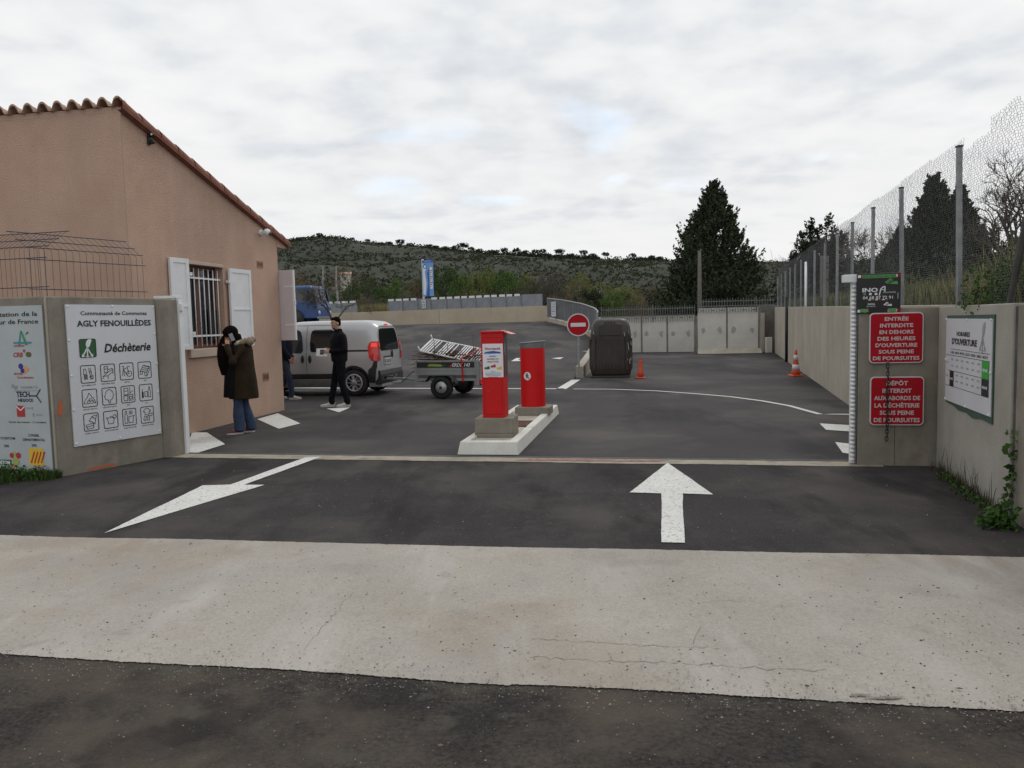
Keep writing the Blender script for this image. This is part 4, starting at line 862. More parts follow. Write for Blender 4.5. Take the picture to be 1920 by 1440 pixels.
def shutter(y0, y1, z0, z1, x=.02, ang=0.0, hinge='l', backed=False, mid=True):
    wd2 = y1-y0; mb = MB().use(whitep); fr = .07
    yy = (lambda a: a) ; s = 1 if hinge == 'l' else -1
    mb.box(0, .024, .02, wd2-.02, .02, z1-z0-.02)
    for a, b, c, d in ((0, fr, 0, z1-z0), (wd2-fr, wd2, 0, z1-z0), (fr, wd2-fr, 0, fr), (fr, wd2-fr, z1-z0-fr, z1-z0)): mb.box(-.004, .036, a, b, c, d)
    if mid: mb.box(.024, .034, fr, wd2-fr, (z1-z0)*.48-.02, (z1-z0)*.48+.02)
    if hinge == 'r': mb.v = [(p[0], p[1]-wd2, p[2]) for p in mb.v]
    o = mb.build('shutter', bd_, .003, (x, y0 if hinge == 'l' else y1, z0), ang)
    h2 = MB().use(whitep)
    for zz in (.22, z1-z0-.25): h2.box(-.01, .05, (-.05 if hinge == 'l' else 0), (.0 if hinge == 'l' else .05), zz, zz+.05)
    h2.build('hinge', o); return o
sy0 = bw_(312, 485)[0]; shutter(sy0+.0, wy0-.03, wz0-.0, wz1+.06, .07, R_(-7), 'r')
shutter(bw_(428, 498)[0]-.10, bw_(472, 501)[0]-.26, wz0-.0, wz1+.0, .04, R_(-4), 'l')
# open shutter sticking out past the far corner
MBs = MB().use(mat('shutter_pinkish_white', (.56, .51, .53), .5, col2=(.60, .55, .57), ns=2)); z0s, z1s = float(D(535, 638, 15.3)[2]), float(D(535, 507, 15.3)[2])
MBs.box(-.25, .285, 0, .035, z0s, z1s); o = MBs.build('shutter', bd_, .004, (0, BL+.015, 0), R_(-4))
MB().use(whitep).box(.285, .31, 0, .05, z0s, z1s).box(.1, .285, -.008, 0, z0s+.28, z0s+.31).box(.1, .285, -.008, 0, z1s-.33, z1s-.30).box(.31, .33, .0, .03, z0s+.68, z0s+.76).build('shutter_edge', o)
for a, b in (((481, 489), (493, 503)), ((492, 700), (504, 713))):
    y0v, z1v = bw_(*a); y1v, z0v = bw_(*b); mb = MB().use(ventm); zz0, zz1 = min(z0v, z1v), max(z0v, z1v); wv = y1v-y0v
    mb.box(0, .008, y0v, y1v, zz0, zz0+.03).box(0, .008, y0v, y1v, zz1-.03, zz1); 
    for q in range(4): mb.box(0, .008, y0v+q*(wv-.028)/3, y0v+q*(wv-.028)/3+.028, zz0+.03, zz1-.03)
    o = mb.build('vent', bd_); MB().use(blackm).box(0.0, .003, y0v+.02, y1v-.02, zz0+.02, zz1-.02).build('vent_opening', o)
# cameras
yy, zz = bw_(486, 436); p = BA_+np.array([cos(bang2), sin(bang2)])*yy
t = thing('dome_camera', 'white dome security camera under the roof verge of the gatehouse', 'security camera', (*p, zz), brz)
mb = MB().use(whitep); mb.lathe([(.055, 0), (.055, .05), (.04, .055)], (0, 0, 0), 16, 'x'); mb.box(.0, .13, -.02, .02, -.0, .035); mb.build('mount', t)
MB().use(whitep).ell((.15, 0, .0), (.068, .068, .062), 16, 10).build('housing', t); MB().use(glassd).ell((.185, .01, -.015), (.043, .043, .043), 14, 8).build('lens', t)
yy, zz = bw_(277, 260); p = BA_+np.array([cos(bang2), sin(bang2)])*yy
t = thing('wall_floodlight', 'small black sensor lamp high on the gatehouse gable', 'lamp', (*p, zz), brz)
MB().use(blackm).box(0, .03, -.025, .025, -.09, .09).build('mount', t, .01); MB().use(blackm).ell((.06, 0, .05), (.05, .035, .035), 12, 8).build('lamp_head', t); MB().use(blackm).ell((.06, 0, -.05), (.05, .03, .035), 12, 8).build('sensor', t); MB().use(whitep).ell((.075, -.02, .05), (.02, .018, .018), 8, 6).build('lens', t)
# ------------------------------------------------------------------ traffic island and terminals
IO = np.array([-.69, 9.56]); 
isl = thing('traffic_island', 'white edged concrete traffic island under the two red columns', 'traffic island', (*IO, 0), SA)
IW, IL, IH = .76, 4.25, .155
def rect4(a, b, c, d): return [(a, c), (b, c), (b, d), (a, d)]
def ringslab(mb, o0, o1, i0, i1, z0, z1):
    # outer bottom o0, outer top o1, inner top i1
    vs = [(*p, z0) for p in o0]+[(*p, z1) for p in o1]+[(*p, z1) for p in i1]+[(*p, z1-.035) for p in i1]
    fs = []
    for j in range(4):
        k2 = (j+1) % 4; fs += [(j, k2, 4+k2, 4+j), (4+j, 4+k2, 8+k2, 8+j), (8+j, 8+k2, 12+k2, 12+j)]
    mb.add(vs, fs, False)
mb = MB().use(whitec); ringslab(mb, rect4(0, IW, 0, IL), rect4(.03, IW-.02, .035, IL-.03), None, rect4(.13, IW-.13, .14, IL-.13), 0, IH); mb.build('kerb', isl, .012)
MB().use(mat('island_fill', (.40, .37, .31), .9, col2=(.47, .44, .375), ns=3, bump=.2)).add([(.13, .14, IH-.03), (IW-.13, .14, IH-.03), (IW-.13, IL-.13, IH-.03), (.13, IL-.13, IH-.03)], [(0, 1, 2, 3)], False).build('infill', isl)
mb = MB().use(rustm)
for i in range(7): mb.box(.30+i*.045, .325+i*.045, 1.62, 2.12, IH-.028, IH-.012)
mb.box(.28, .62, 1.58, 1.62, IH-.028, IH-.010); mb.box(.28, .62, 2.12, 2.16, IH-.028, IH-.010); mb.build('drain_grate', isl)
for yj in (1.35, 2.75): MB().use(darkj).box(IW-.135, IW-.018, yj, yj+.008, IH-.02, IH+.0012).build('joint', isl)
def at_isl(x, y): return IO+su*x+sv*y
t = thing('access_terminal', 'tall red box terminal with a white notice on a concrete block', 'terminal', (*at_isl(.10, .55), IH-.03), SA+R_(1))
MB().use(conc).box(0, .50, 0, .48, 0, .25).build('base', t, .012); MB().use(darkj).box(.0, .50, -.0015, .1, .055, .062).build('base_joint', t)
bx0, bx1, by0, by1, bz0, bz1 = .10, .39, .06, .36, .25, 1.345
MB().use(redp).box(bx0, bx1, by0, by1, bz0, bz1).build('casing', t, .006)
mb = MB().use(redp).box(bx0-.015, bx1+.015, by0-.015, by1+.01, bz1, bz1+.022); mb.build('cap', t, .003)
mb = MB().use(redp2); mb.add([(bx1-.03, by0-.01, bz1+.023), (bx1+.115, by0-.02, bz1-.025), (bx1+.115, by1+.03, bz1-.025), (bx1-.03, by1+.01, bz1+.023), (bx1-.03, by0-.01, bz1+.027), (bx1+.115, by0-.02, bz1-.021), (bx1+.115, by1+.03, bz1-.021), (bx1-.03, by1+.01, bz1+.027)], [(0, 3, 2, 1), (4, 5, 6, 7), (0, 1, 5, 4), (1, 2, 6, 5), (2, 3, 7, 6), (3, 0, 4, 7)], False); mb.build('rain_hood', t)
mb = MB().use(mat('red_groove', (.12, .003, .004), .6))
for a, b, c, d in ((bx0+.028, bx1-.028, bz0+.045, bz0+.05), (bx0+.028, bx1-.028, bz1-.065, bz1-.06), (bx0+.028, bx0+.032, bz0+.045, bz1-.06), (bx1-.032, bx1-.028, bz0+.045, bz1-.06)): mb.rect(a, b, c, d, by0-.002)
mb.build('door_seam', t)
o = MB().use(mat('reader_grey', (.055, .055, .058), .35)).box(bx1-.001, bx1+.006, by0+.03, by1-.02, bz0+.53, bz1-.06).build('reader_panel', t, .002)
mb = MB().use(paper)
for q in range(5): mb.box(bx1+.0062, bx1+.0075, by0+.07, by0+.10, bz1-.16-q*.03, bz1-.145-q*.03)
mb.build('lettering', t)
o = MB().use(paper).box(bx0+.02, bx1-.005, by0-.009, by0-.005, bz0+.525, bz1-.14).build('notice', t)
mb = MB(); e = by0-.0115; xc = (bx0+bx1)/2+.007; zt2 = bz1-.14
mb.use(redink).text('Nouveauté', xc, zt2-.075, .030, .20, e, .03).use(blueink).poly([(xc-.115, zt2-.125), (xc-.1, zt2-.105), (xc, zt2-.09), (xc+.1, zt2-.105), (xc+.11, zt2-.125)], e)
mb.use(inkk).text('Les badges', xc, zt2-.165, .016, .09, e, .03).text('magnétiques sont', xc, zt2-.20, .016, .15, e, .03).use(redink).text('OBLIGATOIRES', xc, zt2-.24, .022, .15, e, .015)
for i, (cm_, dz) in enumerate(((greens, 0), (redink, .022), (yelink, -.004))): mb.use(cm_).rect(xc-.11+.08*i, xc-.045+.08*i, zt2-.325+dz, zt2-.30+dz, e).poly([(xc-.08+.08*i, zt2-.30+dz), (xc-.045+.08*i, zt2-.30+dz), (xc-.052+.08*i, zt2-.285+dz), (xc-.075+.08*i, zt2-.29+dz)], e)
mb.use(inkg)
for i, fw in enumerate((.06, .2, .21, .18, .12)): mb.rect(xc-fw/2, xc+fw/2, zt2-.36-i*.017, zt2-.355-i*.017, e)
mb.use(inkk).text('!', xc-.10, zt2-.445, .016, None, e); mb.build('notice_print', t)
# badge column
t = thing('badge_column', 'red half-round column with a grey cap and a pedestrian pictogram', 'column', (*at_isl(.22, 2.95), IH-.03), SA)
MB().use(conc).box(.0, .55, -.05, .42, 0, .13).build('base', t, .012)
def oval(r0, r1, n=22): return [(.27+r0*cos(2*pi*i/n)*(1 if True else 1), .17+r1*sin(2*pi*i/n)) for i in range(n)]
def sect(k=1.0):
    P = []
    for i in range(13): a = pi+pi*i/12; P.append((.26+.19*k*cos(a), .16+.155*k*sin(a)))
    P += [(.26+.19*k, .16+.12*k), (.26+.15*k, .16+.17*k), (.26-.15*k, .16+.17*k), (.26-.19*k, .16+.12*k)]
    return P
mb = MB().use(redp); P = sect(); mb.smooth = True; mb.loft([[(*p, z) for p in P] for z in (.13, .6, 1.06)], True, True); mb.smooth = False; o = mb.build('body', t); em = o.modifiers.new('es', 'EDGE_SPLIT'); em.split_angle = R_(40)
mb = MB().use(steeld); P = sect(1.02); mb.loft([[(*p, 1.06) for p in P], [(*p, 1.13+.02*(p[0]-.06)/.4) for p in P]]); o = mb.build('cap', t); o.modifiers.new('es', 'EDGE_SPLIT').split_angle = R_(40)
mb = MB().use(steel); mb.loft([[(.26+(p[0]-.26)*1.06, .16+(p[1]-.16)*1.06, 1.131+.03*(p[0]-.06)/.4) for p in sect()], [(.26+(p[0]-.26)*1.06, .16+(p[1]-.16)*1.06, 1.143+.03*(p[0]-.06)/.4) for p in sect()]]); o = mb.build('lid', t)
def colwrap(pts, yoff): 
    out_ = []
    for x, z in pts:
        q = max(min((x-.26)/.19, .99), -.99); out_.append((x, .16-.155*math.sqrt(1-q*q)-yoff, z))
    return out_
mb = MB().use(paper); n = 20; vc = [(.20, .62)]+[(.20+.058*cos(2*pi*i/n), .62+.066*sin(2*pi*i/n)) for i in range(n)]; mb.add(colwrap(vc, .003), [(0, 1+i, 1+(i+1) % n) for i in range(n)], False)
mb.use(inkk)
def fig(pts): mb.add(colwrap([(a, b-.06) for a, b in pts], .006), [tuple(range(len(pts)))], False)
fig([(.20+.010*cos(q), .72+.011*sin(q)) for q in np.linspace(0, 2*pi, 9)[:-1]]); fig([(.190, .672), (.208, .672), (.212, .706), (.190, .706)]); fig([(.190, .675), (.200, .675), (.182, .635), (.172, .635)]); fig([(.198, .675), (.208, .675), (.226, .635), (.214, .635)])
fig([(.172, .672), (.180, .668), (.192, .70), (.188, .706)]); fig([(.210, .706), (.214, .700), (.234, .678), (.228, .672)])
mb.use(redink); fig([(.160, .715), (.166, .72), (.236, .645), (.230, .640)]); mb.build('pictogram', t)
# no entry sign
ne = D(1084, 609, 21.9); t = thing('no_entry_sign', 'round red no entry sign on a slim grey post by the ramp wall', 'sign', (ne[0], 21.9, 0), R_(-2))
rr_ = 21*22.6/1478*.98
MB().use(steel).box(-.03, .03, .0, .03, rz(21.9), float(ne[2])-.1).build('post', t)
n = 40; mb = MB().use(signgrey); mb.lathe([(rr_, 0), (rr_, .02)], (0, -.0, float(ne[2])), n, 'y', False); mb.build('rim', t)
mb = MB().use(signwhite).disc(0, float(ne[2]), rr_*.985, -.0225, n); mb.use(signred).disc(0, float(ne[2]), rr_*.91, -.0245, n); mb.build('disc', t); MB().use(mat('no_entry_white', (.62, .62, .63), .5)).rect(-rr_*.66, rr_*.66, float(ne[2])-rr_*.16, float(ne[2])+rr_*.17, -.0265).build('bar', t)
# brown container
c0 = G(1154, 710); ch_ = float(D(1150, 597, 21.6)[2])
t = thing('recycling_container', 'dark brown plastic recycling container with white scuffs behind the no entry sign', 'container', (c0[0], 22.25, 0), R_(-9))
def rrect(w, d, r, z, dx=0, n=5):
    P = []
    for sx, sy, a0 in ((1, -1, -90), (1, 1, 0), (-1, 1, 90), (-1, -1, 180)):
        for i in range(n+1):
            a = R_(a0+90*i/n); P.append((sx*(w-r)+r*cos(a)+dx, sy*(d-r)+r*sin(a), z))
    return P
H = ch_; Wc, Dc = .575, .50
prof = [(.93, .06), (.95, .12), (1.0, .22), (1.02, .45), (1.0, .9), (.975, 1.12), (.985, 1.16), (.95, 1.30), (.925, H-.24), (.885, H-.15), (.81, H-.07), (.69, H-.02), (.38, H)]
mb = MB().use(brownp); mb.loft([rrect(Wc*a, Dc*a, .24*a, z) for a, z in prof]); mb.build('body', t)
mb = MB().use(brownp)
for i in range(11):
    x = -.44+i*.088; mb.prism([(x-.018, -Dc*1.0-.016), (x+.018, -Dc*1.0-.016), (x+.028, -Dc*1.0+.03), (x-.028, -Dc*1.0+.03)], .24, 1.08)
for i in range(5): x = -Wc-.016; yy = -.36+i*.18; mb.box(-Wc-.018, -Wc+.03, yy-.02, yy+.02, .24, 1.08); mb.box(Wc-.03, Wc+.018, yy-.02, yy+.02, .24, 1.08)
mb.build('rib', t, .006)
MB().use(brownp).box(-.30, .30, -Dc-.012, -Dc+.05, 1.16, 1.50).build('front_panel', t, .015)
mb = MB().use(mat('container_highlight', (.16, .15, .145), .5)); mb.line([(-.33, 1.46), (-.22, 1.46)], .014, -Dc-.016).line([(.2, 1.49), (.33, 1.47)], .014, -Dc-.016); mb.build('edge_highlight', t)  # highlights painted on as two pale strokes near the front panel's top
mb = MB().use(blackm).box(-.2, .2, -Dc-.018, -Dc+.02, H-.22, H-.19)
mb = MB().use(brownp)
for i in range(4): mb.box(-.15+i*.08, -.11+i*.08, -Dc*.93-.02, -Dc*.93+.05, H-.13, H-.08)
mb.build('lid_rib', t, .006)
MB().use(brownp).box(-.56, .52, -.52, -.30, .0, .055).box(-.56, .52, .30, .5, .0, .055).build('skid', t, .01)
r = random.Random(4); mb = MB().use(mat('scuff_white', (.5, .5, .5), .8))
for xx, zz, hh in ((.575, .95, .05), (.56, .52, .03), (.50, .86, .10), (.47, .60, .12), (.45, .35, .10), (.53, .45, .06), (-.45, 1.25, .03), (.40, 1.2, .05)):
    pts = [(xx+r.uniform(-.012, .012)-q*.02, zz+(q-.5)*hh*2) for q in (0, .33, .66, 1)]; mb.line(pts, .012, -.51 if xx < .48 else -.50)
mb.build('scuff', t)
def cone(name, label, x, y, h, kind):
    p = G(x, y); t = thing(name, label, 'traffic cone', (p[0], p[1], 0), R_(8), 'traffic cones')
    s = h/.75; mb = MB().use(conem); mb.loft([[(a*s*q[0], a*s*q[1], z*s) for q in ((1, 1), (-1, 1), (-1, -1), (1, -1))] for a, z in ((.17, 0), (.17, .03), (.14, .045))], True, False); mb.build('base', t, .008)
    mb = MB().use(conem); R0 = lambda z: (.125-.095*z/.70)*s
    if kind: 
        mb.lathe([(R0(z), (.04+z)*s) for z in (0, .1, .2, .3, .4, .5, .6, .70)]+[(.0, .75*s)], n=20); mb.build('cone_body', t)
        mb = MB().use(conew); mb.lathe([(R0(.14)+.003, .18*s), (R0(.29)+.003, .33*s)], n=20); mb.lathe([(R0(.42)+.003, .46*s), (R0(.56)+.003, .60*s)], n=20); mb.build('white_band', t)
    else:
        mb.lathe([(R0(z)*1.0, (.04+z)*s) for z in (0, .2, .4, .55)]+[(.05*s, .63*s), (.052*s, .66*s)], n=16)
        for i in range(len(mb.v)):
            v = mb.v[i]; mb.v[i] = (v[0]*(1 if v[2] < .5*s else 1.15)+(v[2]/s)**2*.03, v[1], v[2])
        mb.poly([(-.05, .60*s), (.05, .62*s), (.075, .71*s), (-.03, .74*s)], -.0); mb.build('cone_body', t)
cone('traffic_cone', 'battered plain orange cone with a broken top beside the brown container', 1201, 709, .55, 0)
cone('traffic_cone', 'tall orange cone with white bands standing by the right wall', 1492, 705, .70, 1)
# ------------------------------------------------------------------ van
def bake(o):
    dg = bpy.context.evaluated_depsgraph_get(); me = bpy.data.meshes.new_from_object(o.evaluated_get(dg)); o.modifiers.clear(); old = o.data; o.data = me; bpy.data.meshes.remove(old)
VR = R_(170); van = thing('parked_van', 'silver panel van with lit tail lamp standing behind the gatehouse', 'van', (-3.45, 18.72, 0), VR)
def lerp(tab, x):
    if x <= tab[0][0]: return tab[0][1]
    for (a, p), (b, q) in zip(tab, tab[1:]):
        if x <= b: return p+(q-p)*(x-a)/(b-a)
    return tab[-1][1]
WT = [(.20, .74), (.30, .79), (.45, .83), (.80, .845), (.98, .835), (1.02, .82), (1.3, .775), (1.5, .725), (1.6, .685), (1.66, .64), (1.70, .55), (1.72, .40)]
TOP = [(-.58, 1.60), (-.52, 1.66), (-.40, 1.70), (-.1, 1.72), (1.2, 1.73), (1.6, 1.71), (1.9, 1.66), (2.1, 1.56), (2.5, 1.24), (2.72, 1.06), (3.0, .98), (3.2, .88), (3.32, .74), (3.38, .6)]
PL = [(-.58, .93), (-.54, .97), (-.44, .995), (-.3, 1), (2.6, 1), (3.0, .95), (3.25, .85), (3.38, .7)]
def sidey(x, z): 
    top = lerp(TOP, x); zz = z if z < .9 else .9+(z-.9)*(1.72-.9)/max(top-.9, .05) if top > .95 else z
    return lerp(WT, zz)*lerp(PL, x)
zlev = [.20, .30, .45, .62, .80, .98, 1.02, 1.15, 1.3, 1.4, 1.5, 1.6, 1.66, 1.70, 1.72]
def section(x, rear=False):
    top = lerp(TOP, x); P = []
    for z in zlev:
        zz = z if z < .9 else .9+(z-.9)*(top-.9)/(1.72-.9)
        if top < 1.0: zz = z*top/1.72 if z > .4 else z
        P.append((x, lerp(WT, z)*lerp(PL, x), zz))
    full = P+[(x, 0, P[-1][2]+.006)]+[(a, -b, c) for a, b, c in P[::-1]]
    return full
def rearx(z): return -.62+.02*min(max((z-.3)/.6, 0), 1)+(0 if z < 1.0 else (z-1.0)*.13)+(0 if z < 1.5 else (z-1.5)**2*1.2)
xsn = [-.58, -.54, -.44, -.3, -.1, .2, .6, 1.0, 1.4, 1.7, 1.9, 2.1, 2.3, 2.5, 2.72, 3.0, 3.2, 3.32, 3.38]
rings = []
r0_ = section(-.58); rings.append([(rearx(p[2])+.0, p[1]*.985, p[2]) for p in r0_])
for x in xsn[1:]:
    s_ = section(x); k2 = max(0, 1-(x+.58)/.4); rings.append([(p[0]+k2*(rearx(p[2])+.60)*.9, p[1], p[2]) for p in s_])
mb = MB().use(silver); n = len(rings[0]); mb.loft(rings, False, True)
h2 = len(zlev); 
mb.add(rings[0], [(j+1, n-2-j, n-1-j, j) for j in range(h2-1)]+[(h2-1, h2, h2+1)], True); mb.add(rings[-1], [(j, n-1-j, n-2-j, j+1) for j in range(h2-1)]+[(h2-1, h2+1, h2)], True)
mb.add([rings[i][j] for i in range(len(rings)) for j in (0, n-1)], [(i*2, (i+1)*2, (i+1)*2+1, i*2+1) for i in range(len(rings)-1)], False)
body = mb.build('body', van)
bm_ = body.modifiers.new('w', 'WELD'); bm_.merge_threshold = .0005
for cxw in (0.0, 2.51):
    for sy in (-1, 1):
        cu_ = MB().use(silver); cu_.lathe([(.345, -.35), (.345, .35)], (cxw, sy*.80, .315), 32, 'y'); c_ = cu_.build('cutter')
        c_.location = van.location; c_.rotation_euler = van.rotation_euler
        q = body.modifiers.new('b', 'BOOLEAN'); q.operation = 'DIFFERENCE'; q.object = c_; q.solver = 'EXACT'
bpy.context.view_layer.update(); bake(body)
for o in [q for q in bpy.data.objects if q.name.startswith('cutter')]: bpy.data.objects.remove(o)
q = body.modifiers.new('es', 'EDGE_SPLIT'); q.split_angle = R_(45)
def dense(rows):
    out_ = []
    for a, b in zip(rows, rows[1:]):
        k3 = max(1, int(abs(b[0]-a[0])/.045))
        out_ += [tuple(p+(q-p)*i/k3 for p, q in zip(a, b)) for i in range(k3)]
    return out_+[rows[-1]]
def spatch(mb, rows, eps=.004, side=1, nx=6):
    rows = dense(rows); eps += .003
    # rows: (z, xa, xb)
    vs = [];
    for z, xa, xb in rows:
        for i in range(nx+1): x = xa+(xb-xa)*i/nx; vs.append((x, side*(sidey(x, z)+eps), z))
    k2 = nx+1; fs = []
    for r_ in range(len(rows)-1):
        for i in range(nx): fs.append((r_*k2+i, r_*k2+i+1, (r_+1)*k2+i+1, (r_+1)*k2+i))
    return mb.add(vs, fs, True)
def rpatch(mb, rows, eps=.004):
    rows = dense(rows); eps += .006
    vs = []; nx = 6
    for z, ya, yb in rows:
        for i in range(nx+1): y = ya+(yb-ya)*i/nx; vs.append((rearx(z)-eps, y, z))
    k2 = nx+1
    return mb.add(vs, [(r_*k2+i, r_*k2+i+1, (r_+1)*k2+i+1, (r_+1)*k2+i) for r_ in range(len(rows)-1) for i in range(nx)], True)
for sd in (1, -1):
    def P(nm, rows, m, e=.004): o = spatch(MB().use(m), rows, e, sd).build(nm, van); return o
    P('side_window', [(1.02, .46, 1.00), (1.06, .42, 1.03), (1.2, .43, 1.04), (1.42, .45, 1.03), (1.50, .48, 1.00), (1.53, .54, .94)], glassd)
    P('side_window', [(1.00, 1.25, 2.50), (1.06, 1.21, 2.48), (1.2, 1.22, 2.34), (1.38, 1.24, 2.16), (1.48, 1.28, 2.04), (1.53, 1.34, 1.96)], glassw)
    P('lower_trim', [(.40, .42, 2.08), (.52, .42, 2.08)], blackm); P('sill', [(.21, .36, 2.12), (.28, .36, 2.12), (.38, .40, 2.08)], silverd, .003)
    P('sliding_rail', [(1.015, -.36, .36), (1.055, -.36, .36)], blackm)
    mb = MB().use(darkj)
    for xx, za, zb in ((.33, .58, 1.60), (1.12, .42, 1.62), (2.42, .42, 1.25)): spatch(mb, [(z, xx, xx+.010) for z in np.linspace(za, zb, 8)], .0025, sd, 1)
    spatch(mb, [(1.625, .33, 2.0), (1.633, .33, 2.0)], .0025, sd); mb.build('door_seam', van)
    for xx in (1.04, 1.22): mb = MB().use(blackm); mb.ell((xx, sd*(sidey(xx, .88)+.004), .86), (.042, .018, .095), 12, 8); mb.build('door_handle', van)
    mb = MB().use(blackm); rr2 = .36
    vs = []
    for i in range(19):
        a = pi*i/18
        for r_ in (.343, .385): vs.append((r_*cos(a)*1.0, sd*(sidey(0, .315+r_*sin(a))+.003), .315+r_*sin(a)))
    mb.add(vs, [(i*2, i*2+1, i*2+3, i*2+2) for i in range(18)], True); mb.build('wheel_arch', van)
    # rear bumper corner and lamp
    mb = MB().use(blackm); spatch(mb, [(.30, -.50, -.36), (.45, -.52, -.34), (.60, -.54, -.36), (.66, -.56, -.44), (.80, -.565, -.50)], .012, sd); mb.build('bumper_corner', van)
    mb = MB().use(lampred); vs = []
    rows = [(.80, -.60, -.46), (.86, -.60, -.40), (1.0, -.60, -.36), (1.12, -.585, -.35), (1.2, -.575, -.38), (1.24, -.57, -.44)]
    spatch(mb, rows, .014, sd, 4); rpatch(mb, [(z, sd*.73 if z < 1.1 else sd*.715, sd*(sidey(-.54, z)+.012)) for z, _, _ in rows], .014); lm = mb.build('tail_lamp', van)
    mb = MB().use(lampon); spatch(mb, [(1.12, -.56, -.42), (1.20, -.56, -.43)], .018, sd, 3); rpatch(mb, [(1.12, sd*.73, sd*.77), (1.2, sd*.72, sd*.75)], .018); mb.build('lit_bulb', lm)
    mb = MB().use(hubm); rpatch(mb, [(.96, sd*.75, sd*.80), (1.05, sd*.74, sd*.79)], .017); mb.build('reversing_lens', lm)
mb = MB().use(blackm)
vs = []
mb.loft([[(rearx(z)-(.05 if .3 < z < .5 else .0)*.5-.0, y, z) for z in (.26, .34, .48, .58)]+[(rearx(z)+.12, y*.98, z) for z in (.58, .26)] for y in np.linspace(-.80, .80, 9)], True, False); mb.build('rear_bumper', van, .01)
o = rpatch(MB().use(glassd), [(1.02, -.58, .60), (1.06, -.64, .66), (1.25, -.635, .645), (1.40, -.60, .61), (1.50, -.55, .56), (1.53, -.48, .48)]).build('rear_window', van)
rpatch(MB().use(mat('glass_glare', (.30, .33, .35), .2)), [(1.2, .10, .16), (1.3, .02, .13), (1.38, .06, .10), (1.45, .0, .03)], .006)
mb = MB().use(darkj)
for ya, yb, za, zb in ((-.70, -.69, .63, 1.56), (.69, .70, .63, 1.56)): rpatch(mb, [(z, ya, yb) for z in np.linspace(za, zb, 7)], .003)
rpatch(mb, [(1.56, -.6, .6), (1.57, -.6, .6)], .003); mb.build('tailgate_seam', van)
MB().use(lampon).box(rearx(1.6)-.03, rearx(1.6)+.02, -.07, .07, 1.60, 1.635).build('brake_lamp', van, .006)
rpatch(MB().use(blackm), [(.86, -.02, .50), (.89, -.04, .52)], .012).build('plate_recess', van)
MB().use(blackm).ell((rearx(.95)-.02, -.10, .93), (.02, .03, .10), 10, 7).build('tailgate_handle', van)
pl = MB().use(mat('plate_white', (.5, .5, .5), .5)).box(rearx(.8)-.022, rearx(.8)-.006, .01, .47, .70, .84).build('number_plate', van, .003)
mb = MB().use(inkk).text('CS 183 CH', 0, 0, .075, .38, 0, .02); mb.v = [(rearx(.8)-.025, .24-p[0], .735+p[2]) for p in mb.v]; mb.f = [f for f in mb.f]; mb.build('lettering', pl)
mb = MB().use(blueink); mb.box(rearx(.8)-.0235, rearx(.8)-.021, .44, .468, .705, .835); mb.build('plate_band', pl)
# front end
mb = MB().use(glassd); vs = []
for x in (2.08, 2.3, 2.5, 2.68):
    top = lerp(TOP, x)+.008; w2 = lerp(WT, 1.5)*.93
    for q in (-1, -.5, 0, .5, 1): vs.append((x, q*w2*(1+.04*(x-2)), top-.03*abs(q)**3))
mb.add(vs, [(i*5+j, i*5+j+1, (i+1)*5+j+1, (i+1)*5+j) for i in range(3) for j in range(4)], True); mb.build('windscreen', van)
MB().use(blackm).loft([[(3.36+.05*(1-abs(y)/.7), y, z) for z in (.22, .5)]+[(3.2, y, z) for z in (.5, .22)] for y in np.linspace(-.62, .62, 5)], True, False).build('front_bumper', van, .01)
for sd in (1, -1):
    MB().use(glassw).ell((3.18, sd*.60, .72), (.14, .10, .09), 12, 8).build('headlight', van)
    MB().use(blackm).ell((2.42, sd*.97, 1.08), (.05, .10, .085), 12, 8).build('wing_mirror', van)
